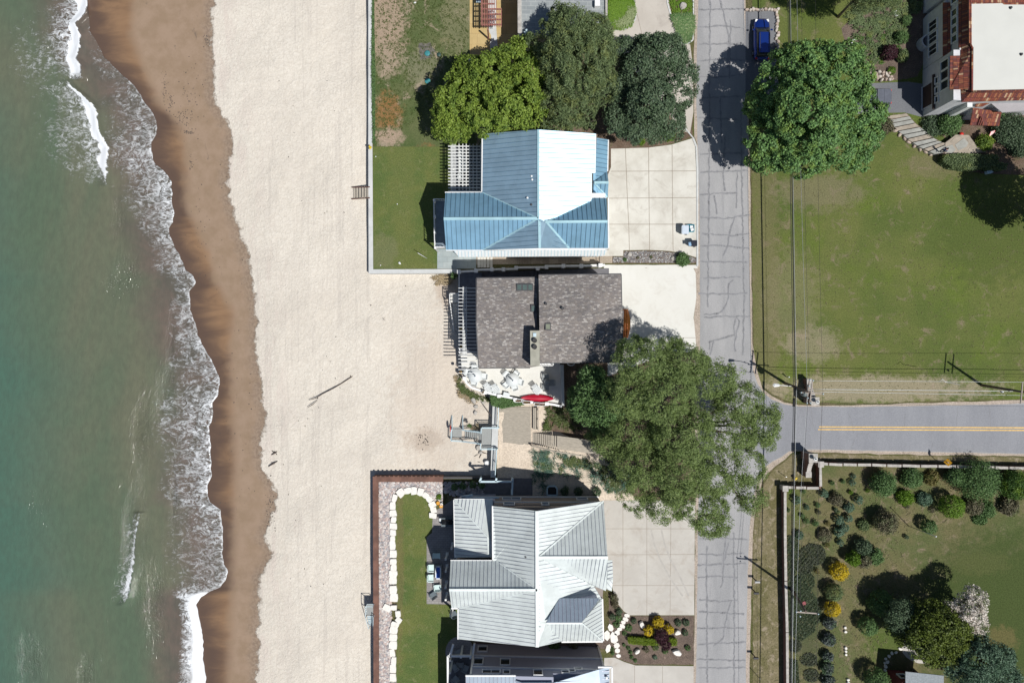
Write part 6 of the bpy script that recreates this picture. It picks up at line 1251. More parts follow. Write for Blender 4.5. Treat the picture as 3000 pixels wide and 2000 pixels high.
# ------------------------------------------------------------------ driftwood
simple('driftwood', (.115, .085, .07), .9, var=.3, ns=6)
def drift(lab, lines, z=-1.35):
    mb = MB()
    for pts, r in lines: mb.tube([P(x, y, z + .1 + (.12 if i % 2 else 0)) for i, (x, y) in enumerate(pts)], [r * (.5 if i in (0, len(pts) - 1) else 1) for i in range(len(pts))], 6)
    single('driftwood', mb, MATS['driftwood'], lab, 'driftwood')
drift('long thin bleached driftwood branch lying alone on open sand', [([(905, 1171), (925, 1166), (945, 1153), (975, 1138), (1000, 1123), (1020, 1110), (1034, 1101)], .055), ([(1020, 1110), (1029, 1104), (1026, 1099)], .08), ([(901, 1193), (915, 1185), (930, 1172)], .05)], -1.35)
drift('short forked driftwood above the smaller stick near wet sand', [([(795, 1332), (804, 1327), (812, 1322)], .08), ([(803, 1322), (812, 1332)], .07), ([(797, 1320), (804, 1327)], .07)], -1.7)
drift('small stick of driftwood just below the forked piece', [([(786, 1366), (800, 1358), (813, 1350)], .08), ([(795, 1355), (805, 1358)], .06)], -1.7)
drift('dark tangle of sticks on the sand by the concrete wall', [([(1390, 1336), (1403, 1330)], .05), ([(1404, 1341), (1413, 1325), (1428, 1329)], .06), ([(1399, 1352), (1408, 1355)], .04)], -1.1)
drift('thin bleached branch leaning across the boulders above the stair', [([(1414, 1183), (1430, 1205), (1448, 1232)], .05)], -.2)
drift('weathered grey twig in the loose sand by the terrace', [([(1120 + 0, 931), (1128, 938)], .03), ([(1122, 938), (1127, 930)], .02)], -1.1)
mb = MB(); mb.lathe(P(1428, 1353, -1.1), [(.28, 0), (.3, .3), (.26, .62), (.2, .66)], 14); 
for v_ in mb.v: v_.x = P(1428, 0).x + (v_.x - P(1428, 0).x) * 1.3
single('tub', mb, MATS['white_paint'], 'small white plastic tub against the foot of the concrete wall', 'tub')
# ------------------------------------------------------------------ vehicles
def loft_body(sections, mb, mi=0):
    """sections: list of (x, [(y,z)...]) rings with equal counts -> closed body"""
    n = len(sections[0][1]); i0 = len(mb.v)
    for x, ring in sections: mb.v += [Vector((x, y, z)) for y, z in ring]
    for i in range(len(sections) - 1):
        for k in range(n):
            a = i0 + i * n + k; b = i0 + i * n + (k + 1) % n; mb.f.append([a, a + n, b + n, b]); mb.m.append(mi); mb.sm.append(True)
    mb.f.append([i0 + k for k in range(n)]); mb.m.append(mi); mb.sm.append(False)
    mb.f.append([i0 + (len(sections) - 1) * n + k for k in range(n)][::-1]); mb.m.append(mi); mb.sm.append(False)
def ring(w_, z0, z1, sh=.72):
    return [(-w_ * .9, z0), (-w_, z0 + (z1 - z0) * .35), (-w_ * .97, z0 + (z1 - z0) * .75), (-w_ * sh, z1), (0, z1 + .02), (w_ * sh, z1), (w_ * .97, z0 + (z1 - z0) * .75), (w_, z0 + (z1 - z0) * .35), (w_ * .9, z0), (0, z0 - .02)]
def carpaint(name, c, metal=.6, rough=.25):
    m, nt, b = newmat(name); b.inputs['Base Color'].default_value = (*c, 1); b.inputs['Metallic'].default_value = metal; b.inputs['Roughness'].default_value = rough; b.inputs['Coat Weight'].default_value = 1; b.inputs['Coat Roughness'].default_value = .05; MATS[name] = m; return m
def car(label, loc, heading, paint, kind='suv', cat='car'):
    t = thing('parked_car' if kind == 'suv' else 'pickup_truck', label, cat, (0, 0, 0)); g = MATS['glass_dark']
    L = 2.38 if kind == 'suv' else 2.75
    mb = MB()
    if kind == 'suv': loft_body([(-L, ring(.72, .45, .85)), (-L + .12, ring(.86, .32, 1.02)), (-1.6, ring(.93, .26, 1.08)), (0, ring(.94, .25, 1.05)), (1.0, ring(.93, .26, 1.0)), (1.75, ring(.9, .28, .93)), (2.15, ring(.82, .3, .84)), (L, ring(.6, .42, .7))], mb)
    else: loft_body([(-L, ring(.88, .45, 1.05)), (-L + .1, ring(.95, .4, 1.15)), (-.9, ring(.97, .35, 1.15)), (1.0, ring(.97, .33, 1.1)), (2.1, ring(.93, .35, 1.02)), (2.5, ring(.86, .38, .95)), (L, ring(.68, .45, .8))], mb)
    mb.build('body', paint, t)
    x0, x1 = (-2.2, 1.05) if kind == 'suv' else (-.85, 1.0)
    mb = MB(); loft_body([(x0, ring(.78, .95, 1.1, .8)), (x0 + .32, ring(.76, .95, 1.6, .8)), (x1 - .95, ring(.76, .95, 1.66, .8)), (x1 - .55, ring(.76, .95, 1.58, .8)), (x1 + .2, ring(.8, .9, 1.02, .85))], mb); mb.build('window_band', g, t)
    mb = MB(); xr0, xr1 = x0 + .3, x1 - .62
    mb.prism([Vector((a, b_, 0)) for a, b_ in ((xr0, -.55), (xr0 + .12, -.62), (xr1 - .1, -.62), (xr1, -.5), (xr1, .5), (xr1 - .1, .62), (xr0 + .12, .62), (xr0, .55))], 1.62, 1.72); rf = mb.build('roof', paint, t)
    if kind == 'suv':
        for s in (-1, 1): mb = MB(); mb.bar((xr0 + .1, s * .5, 1.745), (xr1 - .1, s * .5, 1.745), .04, .05); mb.build('roof_rail', MATS['dark_metal'], rf)
    for s in (-1, 1):
        for xx, nm in ((L - .25, 'headlight'),): mb = MB(); mb.box((xx - .02, s * .66, .78), (.3, .24, .13), s * -.25); mb.build('headlight', MATS['lamp_globe'], t)
        mb = MB(); mb.box((-L + .05, s * .72, .95), (.12, .2, .22)); mb.build('taillight', MATS['red_plastic'], t)
        mb = MB(); mb.box((x1 - .1, s * 1.03, 1.05), (.14, .24, .14), s * .2); mb.build('mirror', paint, t)
        mb = MB(); mb.box((x1 + .02, s * .32, 1.09), (.03, .5, .02), 0); mb.build('wiper', MATS['black_plastic'], t)
        for xx in (-L + .85, L - .9):
            mb = MB(); N = 18; rr = .34
            a = len(mb.v); mb.tube([(xx, s * .68, rr), (xx, s * .94, rr)], rr, 18); w_ = mb.build('wheel', MATS['rubber'], t)
            mb = MB(); mb.tube([(xx, s * .93, rr), (xx, s * .955, rr)], .2, 12); mb.build('rim', MATS['wire_silver'], w_)
    if kind != 'suv': mb = MB(); mb.box((-1.85, 0, 1.2), (1.55, 1.6, .08)); mb.box((-1.85, 0, 1.25), (.04, 1.6, .03)); mb.build('bed_cover', simple('tonneau', (.10, .11, .14), .5), t)
    mb = MB(); mb.box((L - .02, 0, .5), (.06, .5, .14)); mb.build('grille', MATS['black_plastic'], t)
    t.location = loc; t.rotation_euler = (0, 0, heading); return t
car('dark blue car with long glassy roof parked on the rock edged pad', P(2226, 122, 0), math.pi / 2, carpaint('paint_blue', (.01, .045, .30)))
car('grey pickup with flat covered bed parked at the garage drive', P(2530, 291, .02), math.pi, carpaint('paint_grey', (.13, .14, .17), .4, .4), 'pickup', 'pickup truck')
# ------------------------------------------------------------------ wheeled bins
def bin_(label, px, py, col, lid, rot, w_=.6, l_=.75, h=1.05, open_=False):
    t = thing('wheeled_bin', label, 'bin', (0, 0, 0), 'bins at the end of the pale driveway')
    mb = MB(); mb.mesh([(sx * w_ / 2 * k, sy * l_ / 2 * k, z) for z, k in ((.12, .78), (h, 1.0)) for sx, sy in ((-1, -1), (1, -1), (1, 1), (-1, 1))], [(3, 2, 1, 0), (4, 5, 6, 7), (0, 1, 5, 4), (1, 2, 6, 5), (2, 3, 7, 6), (3, 0, 4, 7)]); mb.build('tub', col, t)
    mb = MB(); mb.prism([Vector((a * w_ * .54, b_ * l_ * .54, 0)) for a, b_ in ((-1, -1), (1, -1), (1.0, .8), (.8, 1), (-.8, 1), (-1, .8))], h + .003, h + .06); mb.prism([Vector((a * w_ * .4, b_ * l_ * .4, 0)) for a, b_ in ((-1, -1), (1, -1), (1, 1), (-1, 1))], h + .06, h + .1); mb.build('lid', lid, t)
    mb = MB(); mb.tube([(-w_ * .4, -l_ * .58, h - .06), (w_ * .4, -l_ * .58, h - .06)], .025, 8); mb.build('handle', MATS['black_plastic'], t)
    for s in (-1, 1): mb = MB(); mb.tube([(s * w_ * .36, -l_ * .42, .13), (s * w_ * .48, -l_ * .42, .13)], .13, 12); mb.build('wheel', MATS['rubber'], t)
    t.location = P(px, py, 0); t.rotation_euler = (0, 0, rot); return t
simple('bin_grey', (.55, .62, .70), .35, var=.04); simple('bin_teal', (.0, .26, .36), .4, var=.08); simple('bin_black', (.012, .016, .03), .3)
bin_('white grey wheeled bin beside the teal recycling crate', 2001, 677, MATS['bin_grey'], MATS['bin_grey'], math.pi / 2, .95, .75, 1.15)
bin_('black wheeled bin nearest the gravel bed with blue papers on its lid', 2026, 716, MATS['bin_black'], MATS['bin_black'], math.pi / 2, .66, .7, 1.05)
rc = thing('recycling_crate', 'teal open recycling crate with folded white cardboard', 'crate', P(2021, 670, 0)); q = P(2021, 670, 0)
mb = MB()
for dx, dy, a, b_ in ((-.4, 0, .05, .8), (.4, 0, .05, .8), (0, -.4, .8, .05), (0, .4, .8, .05)): mb.box(q + Vector((dx, dy, .25)), (a + .0, b_, .5))
mb.box(q + Vector((0, 0, .04)), (.78, .78, .06)); mb.box(q + Vector((-.1, 0, .35)), (.04, .75, .3)); mb.build('crate', MATS['bin_teal'], rc)
mb = MB(); mb.box(q + Vector((.18, -.18, .42)), (.36, .3, .1), .3); mb.box(q + Vector((.1, .15, .3)), (.5, .36, .06), -.1, 0); mb.build('cardboard', MATS['white_paint'], rc)
mb = MB(); qq = P(2021, 715, 1.18); mb.box(qq + Vector((0, 0, .02)), (.28, .44, .03), .1); mb.box(qq + Vector((.04, .02, .045)), (.2, .3, .02), .4); single('paper_bundle', mb, simple('paper_blue', (.25, .42, .62), .6, var=.4, ns=12), 'blue and white papers lying on the black bin lid', 'papers')
# ------------------------------------------------------------------ furniture
def chair(label, px, py, z, rot, mt, group, seatw=.56, dark=False, cat='chair', name='patio_chair'):
    t = thing(name, label, cat, (0, 0, 0), group); w_ = seatw
    mb = MB(); mb.prism([Vector((a, b_, 0)) for a, b_ in ((-w_ / 2, -.26), (w_ / 2, -.26), (w_ / 2 * 1.06, .28), (-w_ / 2 * 1.06, .28))], .38, .43); mb.build('seat', mt, t)
    mb = MB(); N = 6
    for i in range(N):
        x = -w_ / 2 + w_ * (i + .5) / N; hb = .88 - abs(i - (N - 1) / 2) * .045; mb.bar((x, -.27, .42), (x * 1.15, -.44, hb), w_ / N * .82, .03)
    mb.build('backrest', mt, t)
    for s in (-1, 1):
        mb = MB(); mb.bar((s * (w_ / 2 + .05), -.34, .62), (s * (w_ / 2 + .06), .3, .6), .09, .035); mb.build('armrest', mt, t)
        for y in (-.24, .26): mb = MB(); mb.bar((s * w_ / 2, y, 0), (s * (w_ / 2 + .02), y, .6 if y > 0 else .4), .05, .05); mb.build('leg', mt, t)
    t.location = P(px, py, z); t.rotation_euler = (0, 0, rot); return t
simple('chair_white', (.66, .69, .69), .5, var=.04); simple('chair_mint', (.58, .72, .70), .5, var=.05); simple('chair_grey', (.10, .13, .15), .6); simple('cast_grey', (.30, .32, .32), .5)
def rtable(label, px, py, z, r, mt, group=None):
    t = thing('round_table', label, 'table', P(px, py, z), group); q = P(px, py, z)
    mb = MB(); mb.lathe(q, [(r * .97, .68), (r, .7), (r, .73), (.05, .74)], 28); mb.build('tabletop', mt, t)
    mb = MB(); mb.lathe(q, [(.3, 0), (.26, .04), (.06, .08), (.05, .68)], 12); mb.build('pedestal', mt, t)
    mb = MB(); mb.tube([q + Vector((0, 0, .73)), q + Vector((.02, 0, 2.1))], .025, 8); mb.tube([q + Vector((0, 0, .95)), q + Vector((0, 0, 1.35)), q + Vector((0, 0, 1.9)), q + Vector((0, 0, 2.15))], [.05, .09, .08, .03], 8); mb.build('folded_parasol', simple('parasol_cloth', (.13, .18, .26), .8), t)
rtable('white round table nearest the curved west end of the terrace', 1393, 1099, 1.0, .82, MATS['chair_white'], 'round tables on the terrace'); rtable('white round table in the middle of the white terrace', 1502, 1112, 1.0, .78, MATS['chair_white'], 'round tables on the terrace')
for i, (x, y, lb) in enumerate(((1371, 1091, 'white openwork chair on the west side of the west table'), (1392, 1077, 'white chair tucked in north of the west table'), (1418, 1102, 'white chair east of the west round table'), (1390, 1119, 'white chair south of the west round table'))): chair(lb, x, y, 1.0, math.atan2(-(1099 - y), 1393 - x) - math.pi / 2, MATS['chair_white'], 'chairs round the terrace tables')
for i, (x, y, lb) in enumerate(((1485, 1097, 'white chair northwest of the middle table'), (1512, 1096, 'white chair northeast of the middle table'), (1523, 1118, 'white chair east of the middle round table'), (1508, 1132, 'white chair south of the middle round table'), (1485, 1126, 'white chair southwest of the middle round table'))): chair(lb, x, y, 1.0, math.atan2(-(1112 - y), 1502 - x) - math.pi / 2, MATS['chair_white'], 'chairs round the terrace tables')
t = thing('cafe_table', 'small dark table in tree shade at the east end of the terrace', 'table', P(1601, 1116, 1.0)); q = P(1601, 1116, 1.0); mb = MB(); mb.lathe(q, [(.34, .68), (.35, .71), (.05, .72)], 18); mb.build('tabletop', MATS['cast_grey'], t); mb = MB(); mb.lathe(q, [(.2, 0), (.05, .05), (.04, .68)], 10); mb.build('pedestal', MATS['cast_grey'], t)
chair('dark chair in tree shade north of the small table', 1598, 1105, 1.0, math.pi, MATS['cast_grey'], 'dark chairs in tree shade'); chair('dark chair in tree shade south of the small table', 1598, 1134, 1.0, 0, MATS['cast_grey'], 'dark chairs in tree shade'); chair('dark chair in tree shade east of the small table', 1615, 1120, 1.0, math.pi / 2, MATS['cast_grey'], 'dark chairs in tree shade')
for x, y, r_, lb in ((1433, 1138, .75, 'white slatted lounge chair, western one of the pair by the parapet'), (1454, 1142, .6, 'white slatted lounge chair, eastern one of the pair by the parapet'), (1574, 1142, .75, 'white lounge chair standing near the red kayak')):
    t = thing('lounge_chair', lb, 'lounge chair', (0, 0, 0), 'lounge chairs on the terrace'); mb = MB()
    for i in range(6): mb.box((0, .42 - i * .15, .38 - i * .01), (.6, .12, .03))
    mb.build('seat', MATS['chair_white'], t); mb = MB()
    for i in range(5): mb.bar((-.24 + i * .12, -.42, .34), (-.28 + i * .14, -.78, .98), .1, .03)
    mb.build('backrest', MATS['chair_white'], t)
    for s in (-1, 1): mb = MB(); mb.box((s * .38, -.05, .58), (.12, .75, .03)); mb.build('armrest', MATS['chair_white'], t); mb = MB(); mb.box((s * .36, .28, .28), (.05, .08, .56)); mb.build('leg', MATS['chair_white'], t); mb = MB(); mb.box((s * .36, -.38, .28), (.05, .08, .56)); mb.build('leg', MATS['chair_white'], t)
    t.location = P(x, y, 1.0); t.rotation_euler = (0, 0, r_ + math.pi - .1)
t = thing('side_table', 'low white rectangular frame table by the terrace parapet', 'table', P(1484, 1155, 1.0)); q = P(1484, 1155, 1.0); mb = MB(); mb.box(q + Vector((0, 0, .48)), (.75, .5, .04), -.25); mb.build('tabletop', MATS['chair_white'], t)
for sx in (-1, 1):
    for sy in (-1, 1): mb = MB(); mb.box(q + Vector((sx * .32, sy * .18 - sx * .06, .23)), (.05, .05, .46)); mb.build('leg', MATS['chair_white'], t)
# kayak
ky = thing('kayak', 'glossy red kayak lying on the terrace against the parapet', 'kayak', P(1574, 1166, 1.0)); mb = MB()
secs = []; N = 26; a = P(1526, 1164, 1.15); c = P(1623, 1167, 1.15); ax = (c - a).normalized(); side = Vector((-ax.y, ax.x, 0)); Lk = (c - a).length
pr = [math.sin(math.pi * min(max(i / (N - 1), 0), 1)) ** .75 for i in range(N)]; i0 = len(mb.v); nr = 10
for i in range(N):
    t_ = i / (N - 1); w_ = .02 + .44 * pr[i]; base = a.lerp(c, t_) + Vector((0, 0, .28 * abs(2 * t_ - 1) ** 3)); 
    for k in range(nr): th = 2 * math.pi * k / nr; mb.v.append(base + side * math.cos(th) * w_ + Vector((0, 0, (math.sin(th) * (.2 if math.sin(th) > 0 else .14)) * (.25 + .75 * pr[i]) + (.06 * pr[i] if k in (2, 3) else 0))))
for i in range(N - 1):
    for k in range(nr): A_ = i0 + i * nr + k; B_ = i0 + i * nr + (k + 1) % nr; mb.f.append([A_, B_, B_ + nr, A_ + nr]); mb.m.append(0); mb.sm.append(True)
simple('kayak_red', (.42, .008, .03), .3, var=.06); mb.build('hull', MATS['kayak_red'], ky)
mb = MB()
for off in (-.14, 0, .14): mb.bar(a.lerp(c, .3) + side * off + Vector((0, 0, .2)), a.lerp(c, .72) + side * off + Vector((0, 0, .2)), .04, .03)
mb.build('keel_rib', MATS['kayak_red'], ky)
# planters on the parapet
leafmat('flower_mix', (.5, .3, .03), (.04, .09, .02), (.3, .05, .2), pos=6)
for i, (x, y, w_, lb, fl) in enumerate(((1518, 1173, .8, 'first planter box of yellow flowers on the parapet from the west', 1), (1543, 1178, .9, 'second planter box with purple pots from the west on the parapet', 1), (1573, 1183, .62, 'empty looking pale planter box between the purple pots and the end planter', 0), (1589, 1184, .62, 'easternmost planter box on the parapet', 0))):
    t = thing('planter_box', lb, 'planter', P(x, y, 1.4), 'planter boxes on the parapet'); q = P(x, y, 1.4); mb = MB()
    for dx, dy, a_, b_ in ((-w_ / 2, 0, .05, .36), (w_ / 2, 0, .05, .36), (0, -.16, w_, .05), (0, .16, w_, .05)): mb.box(q + Vector((dx, dy, .14)), (a_, b_, .28))
    mb.build('box', MATS['white_trim'], t); mb = MB(); mb.box(q + Vector((0, 0, .1)), (w_ - .06, .28, .16)); mb.build('soil', MATS['mulch'], t)
    c_, n_, _ = crown_pts([(q.x, q.y, q.z + .22, w_ * .42, .13, .1)], 260 if fl else 90, .08, 10); quadmesh('flowers', leafquads(c_, n_, .07, .05), MATS['flower_mix'] if fl else MATS.get('dune') or MATS['flower_mix'], t, q)
for x, y, z, lb in ((1349, 1091, 1.6, 'gold pot of flowers at the west corner of the terrace'), (1416, 1148, 1.5, 'round white rimmed flower pot on the parapet'), (1350, 964, 1.9, 'gold basket hanging on the deck railing, upper one'), (1351, 1016, 1.9, 'gold basket hanging on the deck railing, lower one')):
    t = thing('flower_pot', lb, 'flower pot', P(x, y, z)); q = P(x, y, z); mb = MB(); mb.lathe(q, [(.11, 0), (.19, .22), (.2, .25), (.15, .24)], 12); mb.build('pot', MATS['brass'] if 'gold' in lb else MATS['white_trim'], t)
    c_, n_, _ = crown_pts([(q.x, q.y, q.z + .3, .14, .14, .1)], 140, .06, 10); quadmesh('flowers', leafquads(c_, n_, .07, .05), MATS['flower_mix'], t, q)
# patio of pale-roofed house: fire table and chairs
ft = thing('fire_table', 'white rimmed fire table filled with bright blue glass', 'fire table', P(1286, 1672, 0)); q = P(1285, 1672, .0)
mb = MB()
for dx, dy, a_, b_ in ((-.28, 0, .14, 1.5), (.28, 0, .14, 1.5), (0, -.7, .7, .14), (0, .7, .7, .14)): mb.box(q + Vector((dx, dy, .6)), (a_, b_, .07))
mb.build('rim', MATS['chair_white'], ft); mb = MB(); mb.box(q + Vector((0, 0, .27)), (.8, 1.6, .54)); mb.build('base', MATS['cast_grey'], ft)
simple('blue_glass', (.01, .12, .55), .3, var=.5, ns=14); mb = MB(); mb.box(q + Vector((0, 0, .58)), (.42, 1.26, .06)); mb.build('glass_bed', MATS['blue_glass'], ft)
chair('grey blue chair in shade at the north end of the fire table', 1280, 1625, 0, math.pi, MATS['chair_mint'], 'chairs round the fire table', .7)
chair('mint chair facing the fire table, northern of the two side by side', 1265, 1660, 0, -math.pi / 2, MATS['chair_mint'], 'chairs round the fire table', .7); chair('mint chair facing the fire table, southern of the two side by side', 1264, 1689, 0, -math.pi / 2, MATS['chair_mint'], 'chairs round the fire table', .7)
chair('mint chair at the south end of the fire table', 1283, 1716, 0, .1, MATS['chair_mint'], 'chairs round the fire table', .66); chair('dark grey chair turned away behind the other patio chairs', 1270, 1738, 0, .6, MATS['chair_grey'], 'chairs round the fire table', .7); chair('grey chair tucked by the post at the pale house corner', 1330, 1794, 0, .4, MATS['chair_grey'], 'chairs round the fire table', .6)
gr = thing('grill', 'long covered dark grill against the pale roofed house', 'grill', P(1312, 1524, 0)); q = P(1312, 1524, 0); mb = MB(); mb.box(q + Vector((0, 0, .5)), (1.4, 1.0, .9)); mb.build('cabinet', MATS['chair_grey'], gr); mb = MB(); mb.tube([q + Vector((-.6, .05, .98)), q + Vector((.6, .05, .98))], .3, 12); mb.build('hood', MATS['black_plastic'], gr); mb = MB(); mb.box(q + Vector((-.78, .3, .92)), (.3, .34, .05)); mb.build('side_shelf', MATS['chair_white'], gr)
for x, y, s_, lb in ((1284, 1471, .2, 'small orange flower pot among the cobbles'), (1293, 1480, .2, 'orange flower pot beside a white jar near the curved lawn'), (1294, 1475, .16, 'white jar beside the orange pot')):
    mb = MB(); mb.lathe(P(x, y, .02), [(s_ * .6, 0), (s_ * 1.1, .35), (s_ * 1.15, .4), (s_ * .7, .38)], 12); single('garden_pot', mb, simple('orange_pot', (.72, .33, .02), .5) if 'white jar b' not in lb else MATS['white_paint'], lb, 'pot')
# grey-house patio chairs
for x, y, r_, lb in ((1344, 1905, .3, 'grey cushioned chair on the round patio'), (1348, 1943, 3.1, 'dark cushioned chair under the porch frame, northern'), (1333, 1950, 2.2, 'dark cushioned chair under the porch frame beside the column'), (1365, 1953, -2.0, 'dark cushioned chair under the porch frame by the wall'), (1334, 1984, .9, 'dark cushioned chair under the porch frame near the bottom edge')): chair(lb, x, y, .04, r_, MATS['cast_grey'], 'dark chairs under the porch frame', .7)
# pergola patio things
t = thing('sofa', 'white patio sofa seen through the white slatted pergola', 'sofa', P(1356, 480, 0)); q = P(1356, 480, 0); mb = MB(); mb.box(q + Vector((0, 0, .3)), (.8, 2.0, .3)); mb.build('seat', MATS['chair_white'], t); mb = MB(); mb.box(q + Vector((.45, 0, .5)), (.16, 2.0, .6)); mb.build('backrest', MATS['chair_white'], t)
chair('white chair under the slatted pergola, northern', 1350, 450, 0, 1.2, MATS['chair_white'], 'white chairs under the slatted pergola'); chair('white chair under the slatted pergola, southern', 1352, 520, 0, -1.2, MATS['chair_white'], 'white chairs under the slatted pergola'); chair('white chair under the brown pergola, upper', 1443, 48, 0, 1.2, MATS['chair_white'], 'white chairs under the brown pergola'); chair('white chair under the brown pergola, lower', 1443, 66, 0, 1.9, MATS['chair_white'], 'white chairs under the brown pergola')
sofa = thing('patio_table', 'white patio table at the top edge beside the brown pergola', 'table', P(1403, 2, 0)); q = P(1403, 2, 0); mb = MB(); mb.box(q + Vector((0, 0, .7)), (.6, 1.1, .05)); mb.build('tabletop', MATS['rail_blue'], sofa); mb = MB(); mb.box(q + Vector((0, 0, .34)), (.3, .6, .68)); mb.build('pedestal', MATS['rail_blue'], sofa)
# garden bench pieces, cover, black items, ac units
for x, y, w_, l_, lb in ((2474, 1836, .3, .45, 'small stone seat among the garden shrubs, upper'), (2475, 1848, .35, .3, 'square stone block below the small stone seat'), (2476, 1905, .28, 1.2, 'line of narrow stones standing in the bare garden'), (2483, 1993, .35, .7, 'pale stone slab at the bottom edge of the garden')):
    mb = MB(); n_ = max(1, int(l_ / .35))
    for i in range(n_): mb.rock(P(x, y, 0) + Vector((0, (i - (n_ - 1) / 2) * .38, 0)), w_ * .6, .19, .3, .2 * i, 0, .9, 7)
    single('garden_stone', mb, MATS['stone_pale'], lb, 'stone')
ew = thing('egress_well', 'white framed rounded window well in the sand north of the pale roof', 'window well', P(1618, 1437, 0)); mb = MB()
for a, c in [((1603, 1450), (1603, 1428)), ((1603, 1428), (1608, 1423)), ((1608, 1423), (1626, 1423)), ((1626, 1423), (1632, 1430)), ((1632, 1430), (1632, 1450)), ((1632, 1450), (1603, 1450))]: mb.bar(P(*a, .2), P(*c, .2), .14, .4)
mb.build('rim', MATS['rail_blue'], ew); mb = MB(); mb.prism([P(x, y, .05) for x, y in ((1604, 1428), (1609, 1424), (1625, 1424), (1631, 1430), (1631, 1449), (1604, 1449))], .01, .05); mb.build('floor', MATS['black_plastic'], ew)
for x, y, lb in ((1598, 1898, 'pale air conditioning unit against the tall grey house, eastern'), (1553, 1897, 'pale air conditioning unit against the tall grey house, western')):
    t = thing('ac_unit', lb, 'air conditioner', P(x, y, 0), 'air conditioners'); q = P(x, y, 0); mb = MB(); mb.box(q + Vector((0, 0, .4)), (.75, .6, .8)); mb.build('casing', MATS['rail_blue'], t); mb = MB(); mb.lathe(q + Vector((0, 0, .8)), [(.26, 0), (.26, .03), (.06, .04)], 16); mb.build('fan_grille', MATS['dark_metal'], t)
gb = thing('bench', 'dark garden bench beside the paved drive under the trees', 'bench', P(1830, 128, 0)); q = P(1829, 128, 0); mb = MB()
for i in range(4): mb.box(q + Vector((0, -.2 + i * .13, .42)), (1.1, .1, .03))
mb.build('seat', MATS['dark_metal'], gb); mb = MB(); mb.box(q + Vector((0, .32, .7)), (1.1, .04, .4)); mb.build('backrest', MATS['dark_metal'], gb)
for s in (-1, 1): mb = MB(); mb.box(q + Vector((s * .5, 0, .25)), (.06, .55, .5)); mb.build('leg', MATS['dark_metal'], gb)
mb = MB(); mb.pp([(1826, 175), (1834, 175), (1834, 208), (1826, 208)], .0, 1.6); single('gate_post', mb, MATS['rail_blue'], 'narrow grey blue post in deep shade between the trees', 'post')
# white ring ornaments in perennial bed
for x, y, lb in ((2628, 40, 'white crescent shaped ring ornament in the perennial bed'), (2502, 124, 'white broken ring ornament at the west of the perennial bed')):
    mb = MB(); q = P(x, y, .15); mb.tube([q + Vector((math.cos(t_) * .3, math.sin(t_) * .3, .05)) for t_ in [.9 + i * .5 for i in range(10)]], [.05 + .05 * math.sin(i / 3) for i in range(10)], 8); mb.tube([q + Vector((.12, -.2, -.15)), q + Vector((.12, -.2, .1))], .1, 8); single('garden_ornament', mb, MATS['white_paint'], lb, 'ornament')
fl = thing('flag', 'small striped flag on a stick among dark shrubs by the villa', 'flag', P(2905, 392, 0)); q = P(2908, 390, 1.6); mb = MB(); mb.tube([P(2914, 391, 0), P(2916, 390, 1.8)], .02, 6); mb.build('stick', MATS['white_paint'], fl)
mb = MB()
for i in range(7): u = i / 7; mb.mesh([q + Vector((-.4 + .6 * u, -.35 + .45 * u, 0)), q + Vector((-.4 + .6 * u + .09, -.35 + .45 * u - .03, .0)), q + Vector((-.2 + .5 * u, .1 + .3 * u * .6, .15)), q + Vector((-.27 + .5 * u, .14 + .3 * u * .6, .15))], [(0, 1, 2, 3), (3, 2, 1, 0)], i % 2)
mb.build('cloth', [MATS['red_plastic'], MATS['white_paint']], fl)
for x, y, lb, mt in ((2812, 396, 'red flowered pot beside the villa door', 'red_plastic'), (2356, 1766, 'pink garden pinwheel ornament in the dark groundcover', 'pink')):
    if mt == 'pink': simple('pink', (.55, .16, .18), .5)
    mb = MB(); c_ = P(x, y, .3)
    if mt == 'pink':
        for k in range(6): t_ = k * math.pi / 3; mb.mesh([c_, c_ + Vector((math.cos(t_) * .25, math.sin(t_) * .25, .05)), c_ + Vector((math.cos(t_ + .6) * .2, math.sin(t_ + .6) * .2, -.02)), c_ - Vector((0, 0, .03))], [(0, 1, 2), (3, 2, 1), (0, 3, 1), (0, 2, 3)])
        mb.tube([c_ - Vector((0, 0, .3)), c_], .015, 6)
    else: mb.lathe(P(x, y, 0), [(.15, 0), (.24, .3), (.25, .34), (.2, .45), (.06, .5)], 12)
    single('flower_pot' if mt != 'pink' else 'pinwheel', mb, MATS[mt], lb, 'flower pot' if mt != 'pink' else 'pinwheel')
mb = MB(); q = P(2896, 505, .4); mb.box(q, (.6, .35, .5), .2); mb.box(q + Vector((.35, .05, .1)), (.25, .1, .1)); single('garden_cart', mb, MATS['rail_blue'], 'pale blue item lying behind the olive hedge', 'cart')
